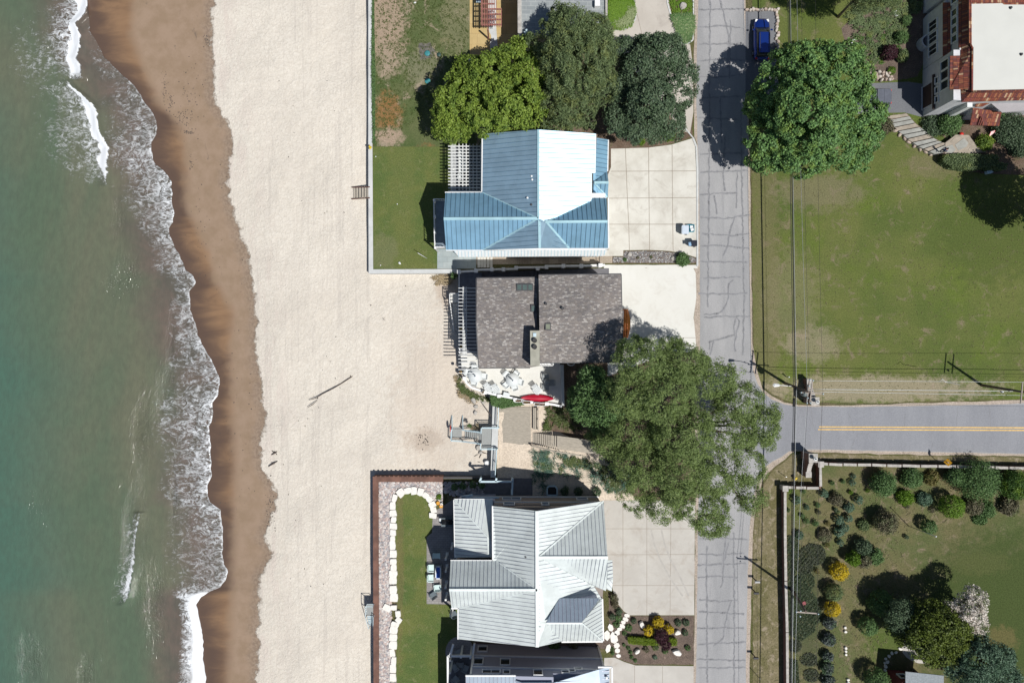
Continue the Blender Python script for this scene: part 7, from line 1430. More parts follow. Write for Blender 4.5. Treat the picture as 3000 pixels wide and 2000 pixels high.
# ------------------------------------------------------------------ person on the stone steps
def person(label, px, py, z, heading):
    base = P(px, py, z); t = thing('person', label, 'person', base)
    V = [(0, 0, .96), (0, .0, 1.16), (0, .01, 1.36), (0, 0, 1.50), (0, .02, 1.60), (0, .02, 1.70),
         (.11, 0, .90), (.12, .10, .50), (.11, .02, .09), (.11, .17, .04), (-.11, 0, .90), (-.12, -.02, .50), (-.11, -.22, .14), (-.11, -.07, .05),
         (.19, 0, 1.43), (.25, -.05, 1.14), (.25, .12, .93), (.25, .17, .86), (-.19, 0, 1.43), (-.25, .03, 1.14), (-.24, .18, .95), (-.24, .22, .88)]
    Eg = [(0, 1), (1, 2), (2, 3), (3, 4), (4, 5), (0, 6), (6, 7), (7, 8), (8, 9), (0, 10), (10, 11), (11, 12), (12, 13), (2, 14), (14, 15), (15, 16), (16, 17), (2, 18), (18, 19), (19, 20), (20, 21)]
    Rr = [.15, .135, .155, .055, .085, .09, .095, .065, .045, .045, .095, .065, .045, .045, .065, .045, .035, .028, .065, .045, .035, .028]
    me = bpy.data.meshes.new('person_body'); me.from_pydata(V, Eg, []); o = bpy.data.objects.new('body', me); COL.objects.link(o)
    for hx, hy, hz, sx in ((.25, .17, .86, 1), (-.24, .22, .88, -1)): pass
    sk = o.modifiers.new('Skin', 'SKIN'); 
    for i, r_ in enumerate(Rr): me.skin_vertices[0].data[i].radius = (r_, r_ * (.72 if i < 3 else 1))
    me.skin_vertices[0].data[0].use_root = True
    ss = o.modifiers.new('Sub', 'SUBSURF'); ss.levels = 2; ss.render_levels = 2
    dg = bpy.context.evaluated_depsgraph_get(); ev = o.evaluated_get(dg); m2 = bpy.data.meshes.new_from_object(ev); bpy.data.objects.remove(o)
    skin = simple('skin', (.45, .26, .19), .6, var=.03); shirt = simple('shirt_blue', (.04, .08, .24), .8, var=.1); trou = simple('trousers', (.022, .024, .032), .85); hair = simple('hair', (.06, .04, .03), .7); shoe = MATS['black_plastic']
    m2.materials.clear(); [m2.materials.append(m_) for m_ in (skin, shirt, trou, shoe)]
    for p in m2.polygons:
        c = p.center; p.use_smooth = True
        p.material_index = 3 if c.z < .1 else 2 if c.z < 1.0 and abs(c.x) < .2 else 1 if c.z < 1.47 and (abs(c.x) < .235 or c.z > 1.18) and c.z > 1.0 else 0
    b = bpy.data.objects.new('body', m2); COL.objects.link(b); b.parent = t
    t['_o'] = (0, 0, 0)
    mb = MB()
    for hx, hy, hz, sx in ((.25, .175, .85, 1), (-.24, .225, .87, -1)):
        for k, (dx, L_) in enumerate(((-.03, .075), (-.01, .085), (.01, .08), (.03, .065))): mb.tube([(hx + dx, hy, hz), (hx + dx, hy + .015, hz - L_ * .5), (hx + dx, hy + .035, hz - L_)], [.0095, .009, .007], 6)
        mb.tube([(hx - sx * .025, hy + .01, hz + .01), (hx - sx * .045, hy + .035, hz - .03)], [.011, .008], 6)
    mb.build('fingers', skin, t)
    mb = MB(); mb.lathe((0, .0, 1.62), [(.088, 0), (.105, .06), (.1, .13), (.07, .175), (.02, .195)], 14); mb.build('hair', hair, t)
    mb = MB(); mb.tube([(0, .1, 1.63), (0, .125, 1.60)], [.012, .018], 6); mb.mesh([(-.03, .098, 1.57), (.03, .098, 1.57), (.025, .104, 1.56), (-.025, .104, 1.56)], [(0, 1, 2, 3)])
    for s in (-1, 1): mb.box((s * .035, .1, 1.655), (.025, .012, .012)); mb.box((s * .098, .015, 1.63), (.02, .04, .06))
    mb.build('face_details', skin, t)
    t.rotation_euler = (0, 0, heading); t['_o'] = tuple(base); return t
person('person in blue shirt and dark trousers walking down the stone steps', 2753, 446, .73, math.radians(120))
leafmat('leaf_yellowgreen', (0.156, 0.240, 0.036), (0.324, 0.432, 0.078), (0.120, 0.198, 0.036), .3)
leafmat('leaf_olive', (.095, .14, .062), (.21, .275, .12), (.22, .26, .09), .25)
leafmat('leaf_darkgreen', (0.065, 0.107, 0.062), (0.150, 0.208, 0.117), (0.098, 0.156, 0.078), .15)
leafmat('leaf_maple', (0.101, 0.196, 0.074), (0.203, 0.365, 0.115), (0.223, 0.338, 0.081), .22)
leafmat('leaf_willow', (.13, .185, .068), (.29, .38, .13), (.18, .25, .075), .3)
leafmat('leaf_mid', (0.085, 0.156, 0.058), (0.169, 0.286, 0.098), (0.111, 0.195, 0.065), .2)
leafmat('leaf_bright', (0.108, 0.204, 0.022), (0.192, 0.324, 0.036), None, .25)
leafmat('leaf_spruce', (.065, .125, .08), (.165, .25, .165), (.09, .165, .095), .08)
leafmat('leaf_brown', (0.100, 0.098, 0.056), (0.213, 0.188, 0.119), (0.150, 0.169, 0.081), .1)
leafmat('leaf_gold', (0.500, 0.360, 0.015), (0.720, 0.550, 0.030), (0.360, 0.270, 0.020), .2)
leafmat('leaf_purple', (0.032, 0.012, 0.018), (0.085, 0.028, 0.040), None, .15)
leafmat('leaf_blossom', (0.720, 0.640, 0.560), (0.850, 0.800, 0.740), (0.100, 0.140, 0.040), .2, pos=1.6)
leafmat('leaf_lavender', (.075, .115, .07), (.16, .17, .19), (.09, .15, .07), .1)
leafmat('leaf_hedge', (0.130, 0.200, 0.012), (0.200, 0.280, 0.020), None, .2)
leafmat('leaf_dune', (0.055, 0.130, 0.095), (0.130, 0.235, 0.175), (0.120, 0.170, 0.050), .1)
leafmat('leaf_grass', (0.060, 0.090, 0.020), (0.130, 0.160, 0.050), None, .1)
leafmat('leaf_dry', (0.300, 0.230, 0.130), (0.500, 0.400, 0.260), None, .1)
# ---- large trees (lobes in image px at height z; radius px)
tree('broadleaf_tree', 'yellow green broadleaf tree overhanging the corner of the blue roof', 'tree', (1440, 330), [(1370, 300, 6, 95, 85, 3.2), (1440, 230, 7, 90, 75, 3), (1500, 300, 8, 100, 90, 3.5), (1330, 350, 5, 70, 60, 2.6), (1440, 360, 6, 90, 55, 3), (1545, 240, 7, 60, 70, 2.8), (1490, 180, 6, 55, 40, 2.4), (1380, 210, 5.5, 50, 40, 2), (1555, 340, 6, 45, 45, 2.4), (1540, 150, 6, 45, 30, 2), (1500, 146, 6, 16, 22, 1)], 62000, MATS['leaf_yellowgreen'], (.27, .18), .6, .3, per=80, lo=.6, fringe=16)
tree('feathery_tree', 'tall olive green feathery tree beside the flat slate roof', 'tree', (1675, 260), [(1680, 200, 9, 105, 110, 4.5), (1640, 300, 7, 65, 80, 3), (1740, 160, 8, 65, 80, 3.4), (1620, 130, 8, 60, 75, 3), (1680, 90, 9, 60, 55, 3), (1760, 250, 7, 45, 60, 2.6), (1690, 330, 6, 70, 45, 2.4), (1630, 50, 8, 18, 30, 1.2), (1700, 48, 8, 12, 26, 1), (1760, 80, 7.5, 30, 30, 1.4)], 70000, MATS['leaf_olive'], (.36, .08), .62, .3, per=85, jitter=.9, elong=(.8, 1.3, 1), lo=.6, twig=30, fringe=18)
tree('broadleaf_tree', 'dark green tree with rounded foliage clumps beside the old road', 'tree', (1905, 300), [(1930, 180, 7, 75, 60, 3), (1985, 250, 6.5, 50, 75, 2.8), (1880, 220, 7, 60, 70, 2.8), (1905, 300, 8, 60, 60, 3), (1815, 280, 5.5, 32, 40, 2), (1810, 350, 5, 40, 45, 2), (1880, 375, 5.5, 65, 40, 2.4), (1950, 360, 5.5, 55, 50, 2.4), (1890, 130, 6, 28, 15, 1.3), (1955, 130, 6.5, 28, 26, 1.6), (1830, 150, 6, 28, 22, 1.4)], 66000, MATS['leaf_darkgreen'], (.2, .15), .7, .28, per=130, lo=.8, fringe=8)
tree('maple_tree', 'great round bright green maple spreading over the road edge', 'tree', (2318, 372), [(2372, 330, 10, 120, 120, 4.2), (2270, 300, 7, 80, 90, 3.2), (2260, 400, 6.5, 80, 80, 3), (2350, 440, 7, 90, 75, 3), (2450, 430, 7, 85, 75, 3), (2500, 330, 7, 75, 80, 3), (2440, 220, 8, 85, 75, 3.2), (2330, 210, 8, 80, 70, 3.2), (2520, 400, 6, 50, 55, 2.2), (2210, 340, 5.5, 38, 50, 1.8), (2240, 470, 5.5, 50, 40, 1.8), (2390, 160, 7, 45, 26, 1.4), (2300, 165, 6.5, 30, 28, 1.3), (2480, 165, 6.5, 45, 35, 1.6), (2520, 475, 5, 35, 30, 1.4), (2560, 330, 6, 25, 35, 1.4)], 95000, MATS['leaf_maple'], (.25, .19), .62, .42, per=90, lo=.72, fringe=10)
tree('willow_tree', 'huge spreading willow like tree covering the old road and two drives', 'tree', (1985, 1215), [(1880, 1060, 14, 82, 68, 3.2), (1990, 1060, 12, 80, 60, 3.2), (1840, 1150, 13, 68, 72, 3.2), (1940, 1150, 13.5, 95, 85, 4), (2080, 1110, 10, 75, 60, 3), (2160, 1180, 9, 70, 65, 3), (2225, 1250, 8, 55, 55, 2.6), (2135, 1265, 8.5, 82, 74, 3.2), (2000, 1270, 12, 90, 85, 3.8), (1860, 1260, 8.5, 85, 72, 3.2), (1780, 1300, 8, 45, 35, 2.2), (1880, 1360, 9, 85, 65, 3), (1990, 1380, 10, 100, 75, 3.4), (2075, 1400, 8, 62, 60, 2.8), (2180, 1360, 8, 55, 60, 2.4), (2050, 1480, 8, 80, 55, 2.8), (1945, 1470, 8, 60, 55, 2.6), (1855, 1450, 7, 42, 45, 2), (2085, 1535, 7, 50, 30, 1.8), (2200, 1450, 7, 40, 45, 2), (2250, 1210, 7.5, 28, 28, 1.5), (1850, 1022, 13.5, 38, 34, 1.8), (1960, 1012, 12, 40, 28, 1.5)], 150000, MATS['leaf_willow'], (.27, .075), .62, .45, per=75, lo=.62, jitter=.8, limbs=14, twig=40, fringe=22)
tree('shade_tree', 'dark green small tree in the shade west of the huge willow', 'tree', (1725, 1165), [(1740, 1130, 9, 50, 50, 2.4), (1715, 1185, 7, 45, 55, 2.2), (1780, 1180, 9, 55, 60, 2.6), (1770, 1240, 6, 45, 35, 1.8), (1730, 1095, 9, 35, 22, 1.4), (1690, 1170, 5, 25, 40, 1.6)], 26000, MATS['leaf_mid'], (.26, .12), .5, .2, per=26)
tree('leafy_shrub', 'yellow green sapling cluster beside the boardwalk under the willow', 'shrub', (1745, 1285), [(1755, 1275, 3, 40, 26, 1.2), (1745, 1228, 3, 14, 14, .8)], 3500, MATS['leaf_willow'], (.22, .09), .35, .1, per=20)
tree('conifer_tree', 'tall tree leaning in from the top edge above the perennial bed', 'tree', (2455, 50), [(2550, -55, 9.4, 85, 75, 3), (2490, -70, 9, 70, 60, 2.6), (2590, -45, 8.5, 65, 65, 2.6), (2530, 0, 6, 45, 40, 1.6)], 26000, MATS['leaf_olive'], (.3, .07), .6, .14, per=24, jitter=.9)
tree('conifer_tree', 'second tall tree at the top edge beside the tiled villa', 'tree', (2560, 20), [(2650, -90, 9, 70, 70, 3), (2600, -70, 8, 60, 60, 2.4)], 12000, MATS['leaf_olive'], (.3, .07), .6, .14, per=24, jitter=.9)
tree('shade_tree', 'tree beyond the right edge whose shade falls on the field', 'tree', (3020, 640), [(3180, 600, 9, 110, 100, 4), (3120, 520, 8, 70, 60, 3), (3060, 640, 5, 50, 45, 2)], 26000, MATS['leaf_mid'], (.26, .19), .7, .35, per=36)
tree('broadleaf_tree', 'spreading olive green tree beside the white blossom tree', 'tree', (2720, 1790), [(2740, 1830, 5, 75, 60, 2.4), (2700, 1870, 4.5, 55, 60, 2), (2790, 1850, 4.5, 45, 65, 2), (2720, 1790, 4.5, 45, 35, 1.6), (2690, 1820, 4, 45, 35, 1.6), (2750, 1910, 4, 45, 30, 1.6)], 24000, leafmat('leaf_olive2', (0.085, 0.120, 0.020), (0.170, 0.220, 0.040), (0.060, 0.085, 0.025), .22), (.22, .16), .5, .2, per=26, fringe=8)
tree('blossom_tree', 'white blossoming tree beside the spreading olive green tree', 'tree', (2800, 1755), [(2835, 1790, 4.5, 48, 40, 1.8), (2850, 1750, 4, 35, 35, 1.4), (2860, 1820, 4, 30, 30, 1.4), (2835, 1835, 3.5, 25, 20, 1), (2790, 1775, 4, 30, 20, 1.2)], 9000, MATS['leaf_blossom'], (.2, .14), .38, .14, per=16, lo=.5, fringe=8)
tree('spruce_tree', 'dark blue green evergreen in the bottom right corner', 'tree', (2850, 1890), [(2865, 1930, 5, 65, 60, 2.4), (2920, 1920, 4, 40, 35, 1.8), (2930, 1975, 4, 50, 35, 1.8), (2850, 1985, 4, 60, 35, 1.8), (2860, 1862, 3.5, 22, 20, 1.2), (2790, 1940, 3.5, 30, 30, 1.4)], 26000, MATS['leaf_spruce'], (.24, .1), .5, .2, per=24, fringe=10)
tree('shade_tree', 'dark leafy tree between the green clumped bush and the olive tree', 'tree', (2640, 1770), [(2640, 1800, 3.6, 45, 50, 1.5), (2660, 1850, 3, 40, 40, 1.3)], 9000, MATS['leaf_darkgreen'], (.2, .1), .45, .15, per=22)
# ---- shrubs:  name, label, px, py, r px, height, material, texture
SH = [
 ('round_shrub', 'large round blue green shrub just inside the long garden wall', 2588, 1415, 36, 2.4, 'leaf_mid', 'loose'),
 ('spruce_shrub', 'blue green dwarf spruce at the inner corner of the garden wall', 2413, 1444, 14, 1.0, 'leaf_spruce', 'dense'),
 ('spruce_shrub', 'dwarf spruce under the thick cable near the wall corner', 2333, 1464, 14, .9, 'leaf_spruce', 'dense'),
 ('dark_shrub', 'brownish round shrub beside the wall corner spruce', 2451, 1462, 20, 1.0, 'leaf_brown', 'loose'),
 ('spruce_shrub', 'dwarf spruce to the right of the brownish shrub', 2515, 1464, 14, 1.1, 'leaf_spruce', 'dense'),
 ('spruce_shrub', 'plump dwarf spruce below and left of the lone right spruce', 2487, 1485, 16, 1.2, 'leaf_spruce', 'dense'),
 ('spruce_shrub', 'left spruce of the pair above the touching spruces', 2458, 1522, 15, 1.1, 'leaf_spruce', 'dense'),
 ('spruce_shrub', 'right spruce of the pair above the touching spruces', 2485, 1517, 13, 1.0, 'leaf_spruce', 'dense'),
 ('spruce_shrub', 'upper of the two touching dwarf spruces', 2472, 1544, 15, 1.1, 'leaf_spruce', 'dense'),
 ('spruce_shrub', 'lower of the two touching dwarf spruces', 2457, 1558, 16, 1.1, 'leaf_spruce', 'dense'),
 ('dark_shrub', 'wide brown grey mounded shrub left of the touching spruces', 2416, 1568, 22, .8, 'leaf_brown', 'dense'),
 ('spruce_shrub', 'single small spruce below the touching pair', 2462, 1588, 11, .8, 'leaf_spruce', 'dense'),
 ('spruce_shrub', 'spruce at the top end of the dark groundcover strip', 2341, 1567, 14, 1.0, 'leaf_spruce', 'dense'),
 ('loose_shrub', 'tall yellow green many stemmed shrub with a deep shadow', 2500, 1636, 22, 2.0, 'leaf_bright', 'loose'),
 ('loose_shrub', 'grey green airy shrub in the middle of the loose shrub clump', 2528, 1640, 22, 2.2, 'leaf_brown', 'loose'),
 ('loose_shrub', 'fresh green shrub on the right of the loose shrub clump', 2562, 1628, 24, 2.0, 'leaf_mid', 'loose'),
 ('dark_shrub', 'added dark foliage standing in for the shadow behind the yellow green shrub', 2528, 1605, 26, 1.8, 'leaf_darkgreen', 'loose'),  # added where only the clump's cast shadow lies
 ('loose_shrub', 'large brownish green airy shrub above the flagpole lawn', 2594, 1530, 33, 2.6, 'leaf_brown', 'loose'),
 ('loose_shrub', 'pale green low shrub left of the airy brownish shrub', 2530, 1538, 17, .7, 'leaf_olive', 'loose'),
 ('golden_shrub', 'larger golden yellow globe shrub', 2457, 1672, 28, 2.0, 'leaf_gold', 'dense'),
 ('globe_shrub', 'dull green globe shrub between the two golden globes', 2443, 1734, 27, 2.0, 'leaf_olive', 'dense'),
 ('golden_shrub', 'smaller golden yellow globe shrub', 2438, 1781, 25, 1.8, 'leaf_gold', 'dense'),
 ('round_shrub', 'blue green shrub directly below the smaller golden globe', 2431, 1824, 18, 1.2, 'leaf_lavender', 'loose'),
 ('globe_shrub', 'neat blue green globe shrub below the clumped bush', 2542, 1833, 29, 2.2, 'leaf_mid', 'dense'),
 ('round_shrub', 'clumped green bush right of the golden globes', 2580, 1765, 36, 2.4, 'leaf_mid', 'loose'),
 ('purple_shrub', 'purple tinged shrub, uppermost of the column above the bottom edge', 2427, 1872, 19, 1.1, 'leaf_lavender', 'loose'),
 ('purple_shrub', 'purple tinged shrub, second down in the column', 2424, 1922, 16, 1.0, 'leaf_lavender', 'loose'),
 ('purple_shrub', 'purple tinged shrub, third down in the column', 2424, 1957, 18, 1.0, 'leaf_lavender', 'loose'),
 ('purple_shrub', 'purple tinged shrub cut by the bottom edge of the photo', 2427, 1993, 18, 1.0, 'leaf_lavender', 'loose'),
 ('globe_shrub', 'largest green globe shrub cut by the bottom edge near the shed', 2568, 1990, 36, 3.0, 'leaf_mid', 'dense'),
 ('globe_shrub', 'green globe shrub casting a round shadow beside the flagpole', 2721, 1542, 22, 2.0, 'leaf_mid', 'dense'),
 ('globe_shrub', 'large bright lime green globe shrub', 2788, 1482, 36, 2.8, 'leaf_bright', 'dense'),
 ('round_shrub', 'mid green shrub left of the road sign', 2672, 1400, 30, 1.4, 'leaf_mid', 'loose'),
 ('round_shrub', 'bright green low shrub right of the large round shrub', 2652, 1457, 24, 1.0, 'leaf_bright', 'loose'),
 ('loose_shrub', 'yellowing shrub just below the road sign', 2730, 1400, 21, .9, 'leaf_dryish', 'loose'),
 ('spiky_plant', 'spiky dark green plant left of the lime globe', 2708, 1462, 21, .9, 'leaf_spruce', 'loose'),
 ('round_shrub', 'small round green shrub left of the biggest garden shrub', 2797, 1397, 26, 2.2, 'leaf_mid', 'loose'),
 ('round_shrub', 'biggest dense green shrub against the garden wall', 2866, 1406, 56, 3.0, 'leaf_mid', 'loose'),
 ('round_shrub', 'green and yellow shrub at the right edge by the garden wall', 2975, 1419, 42, 2.4, 'leaf_yg2', 'loose'),
 ('dark_shrub', 'brown flecked shrub right of the lime globe', 2851, 1482, 26, 1.2, 'leaf_brown', 'loose'),
 ('round_shrub', 'low green shrub in front of the biggest dense shrub', 2892, 1492, 24, .8, 'leaf_mid', 'loose'),
 ('dark_shrub', 'dark brown shrub at the lawn edge far right', 2956, 1482, 27, 1.1, 'leaf_brown', 'loose'),
 ('round_shrub', 'low grassy green clump at the top of the dark lawn', 2871, 1518, 20, .5, 'leaf_mid', 'loose'),
 ('dark_shrub', 'tiny brown bush left of the flagpole globe', 2730, 1493, 9, .4, 'leaf_brown', 'loose'),
 ('dark_shrub', 'dark small shrub beside the shed roof', 2749, 1943, 18, 1.0, 'leaf_brown', 'loose'),
 ('purple_shrub', 'dark purple round shrub in the perennial bed', 2605, 155, 25, 1.6, 'leaf_purple', 'dense'),
 ('round_shrub', 'bright green shrub beside the villa wall, middle one', 2640, 110, 19, 1.2, 'leaf_mid', 'loose'),
 ('round_shrub', 'olive green shrub right of the purple shrub', 2645, 165, 19, 1.0, 'leaf_olive', 'loose'),
 ('round_shrub', 'green shrub beside the villa wall, upper one', 2655, 60, 15, 1.0, 'leaf_mid', 'loose'),
 ('low_plant', 'lime green mat plant spilling over the rockery corner', 2612, 207, 14, .4, 'leaf_bright', 'dense'),
 ('round_shrub', 'leafy green shrub filling the corner below the villa garage', 2782, 360, 34, 2.2, 'leaf_mid', 'loose'),
 ('round_shrub', 'low dark shrub west of the villa corner shrub', 2738, 366, 34, .8, 'leaf_darkgreen', 'loose'),
 ('yellow_shrub', 'yellow green bush right of the villa patio', 2884, 418, 25, 1.4, 'leaf_yellowgreen', 'loose'),
 ('dark_shrub', 'dark green shrub mass below the villa side roof', 2960, 380, 48, 1.8, 'leaf_darkgreen', 'loose'),
 ('round_shrub', 'mixed green shrub against the villa porch roof', 2925, 350, 26, 1.2, 'leaf_mid', 'loose'),
 ('dark_shrub', 'dark shrub at the right edge below the villa', 2990, 430, 32, 1.4, 'leaf_darkgreen', 'loose'),
 ('round_shrub', 'brownish shrub between the maple and the stone steps', 2596, 370, 22, 1.0, 'leaf_brown', 'loose'),
 ('round_shrub', 'green offshoot shrub below the maple by the stone steps', 2574, 395, 20, .9, 'leaf_mid', 'loose'),
 ('golden_shrub', 'western golden shrub of the three in the planting island', 1900, 1846, 17, 1.2, 'leaf_gold', 'dense'),
 ('golden_shrub', 'northern golden shrub of the three in the planting island', 1927, 1823, 19, 1.3, 'leaf_gold', 'dense'),
 ('golden_shrub', 'eastern golden shrub of the three in the planting island', 1959, 1842, 16, 1.2, 'leaf_gold', 'dense'),
 ('grass_clump', 'dark grassy clump at the northeast of the island, left', 1987, 1824, 11, .5, 'leaf_darkgreen', 'dense'),
 ('grass_clump', 'dark grassy clump at the northeast of the island, right', 2010, 1823, 11, .5, 'leaf_darkgreen', 'dense'),
 ('grass_clump', 'dark grassy clump below the northeastern pair', 2007, 1852, 10, .5, 'leaf_darkgreen', 'dense'),
 ('grass_clump', 'dark green clump between the stepping stones and a boulder', 1857, 1818, 9, .5, 'leaf_darkgreen', 'dense'),
 ('low_plant', 'mid green mat east of the stepping stones', 1842, 1838, 12, .2, 'leaf_mid', 'dense'),
 ('low_plant', 'small green mat south of the larger mat', 1830, 1854, 8, .2, 'leaf_mid', 'dense'),
 ('low_plant', 'bright green mat by the pale roof, southern', 1806, 1828, 11, .25, 'leaf_mid', 'dense'),
 ('low_plant', 'bright green mat by the pale roof, northern', 1812, 1809, 12, .25, 'leaf_mid', 'dense'),
 ('grass_clump', 'dark shrub against the pale roof west of the mats', 1793, 1805, 10, .7, 'leaf_darkgreen', 'loose'),
 ('grass_clump', 'dark round shrub at the driveway corner', 1813, 1791, 10, .6, 'leaf_darkgreen', 'loose'),
 ('dark_shrub', 'long dark reddish shrub between roof and driveway', 1799, 1750, 13, .8, 'leaf_brown', 'loose'),
 ('dark_shrub', 'mixed dark shrub below the long reddish one', 1802, 1770, 11, .7, 'leaf_brown', 'loose'),
 ('low_plant', 'reddish green perennial south of the hedge, left', 1893, 1901, 9, .4, 'leaf_brown', 'loose'),
 ('low_plant', 'green perennial south of the hedge, middle', 1921, 1895, 10, .4, 'leaf_olive', 'loose'),
 ('low_plant', 'green perennial south of the hedge, right', 1949, 1905, 9, .4, 'leaf_mid', 'loose'),
 ('low_plant', 'blue green tuft alone near the south of the island', 1919, 1924, 7, .3, 'leaf_spruce', 'dense'),
 ('grass_clump', 'green tuft at the southeast corner of the island', 2015, 1897, 9, .4, 'leaf_mid', 'dense'),
 ('low_plant', 'small round plant beside the wedge boulder, upper', 1828, 1888, 5, .25, 'leaf_mid', 'dense'),
 ('low_plant', 'small round plant, second of the diagonal row', 1841, 1897, 6, .25, 'leaf_mid', 'dense'),
 ('low_plant', 'small round plant, third of the diagonal row', 1847, 1910, 6, .25, 'leaf_mid', 'dense'),
 ('low_plant', 'small round plant, fourth of the diagonal row', 1850, 1924, 6, .25, 'leaf_mid', 'dense'),
 ('low_plant', 'small round plant, last of the diagonal row', 1861, 1934, 6, .25, 'leaf_mid', 'dense'),
 ('low_plant', 'small green tuft between the southern path slabs, upper', 1794, 1901, 6, .25, 'leaf_mid', 'dense'),
 ('low_plant', 'small green tuft between the southern path slabs, lower', 1795, 1912, 6, .25, 'leaf_mid', 'dense'),
 ('round_shrub', 'round green shrub with fine leaves at the end of the gravel bed', 2001, 760, 21, .9, 'leaf_mid', 'loose'),
 ('low_plant', 'tiny plant at the west of the gravel bed', 1831, 761, 6, .2, 'leaf_mid', 'dense'),
 ('low_plant', 'tiny brown tuft in the middle of the gravel bed', 1869, 755, 4, .15, 'leaf_brown', 'dense'),
 ('low_plant', 'tiny brown tuft right of the middle of the gravel bed', 1907, 753, 4, .15, 'leaf_brown', 'dense'),
 ('round_shrub', 'clipped round shrub in shade by the low wall, first from the west', 1332, 1426, 12, .7, 'leaf_mid', 'dense'),
 ('round_shrub', 'clipped round shrub in shade by the low wall, second from the west', 1356, 1423, 12, .7, 'leaf_mid', 'dense'),
 ('round_shrub', 'clipped round shrub in shade by the low wall, third from the west', 1385, 1420, 12, .7, 'leaf_mid', 'dense'),
 ('round_shrub', 'clipped round shrub in shade by the low wall, fourth from the west', 1411, 1420, 12, .7, 'leaf_mid', 'dense'),
 ('low_plant', 'green plant beside the orange pots', 1286, 1455, 9, .3, 'leaf_bright', 'loose'),
 ('round_shrub', 'green shrub at the white wall corner above the sand', 1329, 808, 11, .8, 'leaf_mid', 'loose'),
 ('round_shrub', 'green shrub against the tall grey house wall', 1624, 1898, 17, 1.0, 'leaf_mid', 'loose'),
 ('dark_shrub', 'rusty green shrub between the pale and grey houses', 1680, 1893, 15, .8, 'leaf_brown', 'loose'),
 ('round_shrub', 'small green shrub at the corner of the tall grey house', 1748, 1905, 10, .8, 'leaf_olive', 'loose'),
 ('round_shrub', 'lime green shrub under the edge of the dark clumped tree', 1877, 412, 14, .6, 'leaf_bright', 'loose'),
 ('round_shrub', 'lime green low shrub right of the other under the dark tree', 1962, 398, 17, .6, 'leaf_bright', 'loose'),
 ('low_plant', 'tiny lime plant beside the garden bench', 1850, 134, 7, .5, 'leaf_bright', 'dense'),
 ('round_shrub', 'green plant in sunlight beside the timber bench', 1600, 1248, 11, .5, 'leaf_willow', 'loose'),
 ('round_shrub', 'small green bush on the sand beside the blue stair', 1375, 1247, 7, .5, 'leaf_mid', 'loose'),
 ('round_shrub', 'shaded bush by the pale roof next to the window well', 1655, 1437, 14, .7, 'leaf_darkgreen', 'loose'),
 ('round_shrub', 'shaded bush further right beside the pale roof', 1695, 1440, 14, .7, 'leaf_darkgreen', 'loose'),
 ('round_shrub', 'shaded bush at the northeast corner of the pale roof', 1748, 1440, 15, .9, 'leaf_darkgreen', 'loose'),
]
leafmat('leaf_dryish', (0.130, 0.120, 0.030), (0.260, 0.220, 0.090), (0.100, 0.150, 0.030), .1); leafmat('leaf_yg2', (0.050, 0.110, 0.025), (0.100, 0.190, 0.040), (0.160, 0.260, 0.030), .2)
for nm, lb, x, y, r, h, mt, tx in SH:
    lf = .075 if r < 9 else .1 if r < 16 else .13 if tx == 'dense' else .16
    r = r * .95; shrub(nm, lb, 'shrub' if nm not in ('low_plant', 'grass_clump', 'spiky_plant') else 'plant', x, y, r, h, MATS[mt], leaf=lf, tex=tx)
tiny = [(2500, 1394, 7, 'spruce', 'tiny seedling bush nearest the top wall in the shrub garden'), (2438, 1414, 6, 'mid', 'tiny seedling bush left of the top wall seedlings'), (2470, 1410, 6, 'mid', 'tiny seedling bush between two others below the top wall'), (2496, 1413, 10, 'spruce', 'small spruce seedling below the top wall seedling'),
 (2492, 1442, 6, 'bright', 'tiny bright seedling above the plump spruce'), (2541, 1436, 5, 'bright', 'tiny yellow green seedling left of the large round shrub'), (2395, 1479, 8, 'mid', 'small seedling bush, highest of the scattered left group'), (2364, 1486, 8, 'spruce', 'small seedling bush left of the highest in the scattered group'),
 (2398, 1500, 7, 'brown', 'small brownish seedling in the scattered left group'), (2447, 1492, 6, 'darkgreen', 'tiny dark seedling left of the plump spruce, upper'), (2454, 1498, 6, 'olive', 'tiny pale seedling left of the plump spruce, lower'), (2350, 1511, 7, 'mid', 'small seedling bush nearest the thick cable'),
 (2363, 1525, 9, 'mid', 'seedling bush below the one nearest the cable'), (2390, 1531, 10, 'mid', 'larger seedling bush at the bottom of the scattered group'), (2425, 1533, 7, 'dryish', 'tiny yellowish seedling left of the spruce pair'), (2309, 1494, 5, 'mid', 'tiny seedling right against the west garden wall'),
 (2354, 1440, 6, 'mid', 'tiny bush just below the wall slabs'), (2313, 1434, 9, 'bright', 'bright green bush inside the wall corner pier'), (2423, 1596, 8, 'dryish', 'small straggly plant below the brown grey mound'), (2394, 1672, 8, 'dryish', 'small cream tufted plant left of the larger golden globe'), (2655, 1572, 6, 'darkgreen', 'tiny dark bush at the lawn edge below the flagpole'), (2658, 1484, 7, 'brown', 'tiny brown tuft under the bright green low shrub')]
for x, y, r, mt, lb in tiny: shrub('seedling_shrub', lb, 'shrub', x, y, r, .35 + r * .03, MATS['leaf_' + mt], leaf=.075, tex='loose')
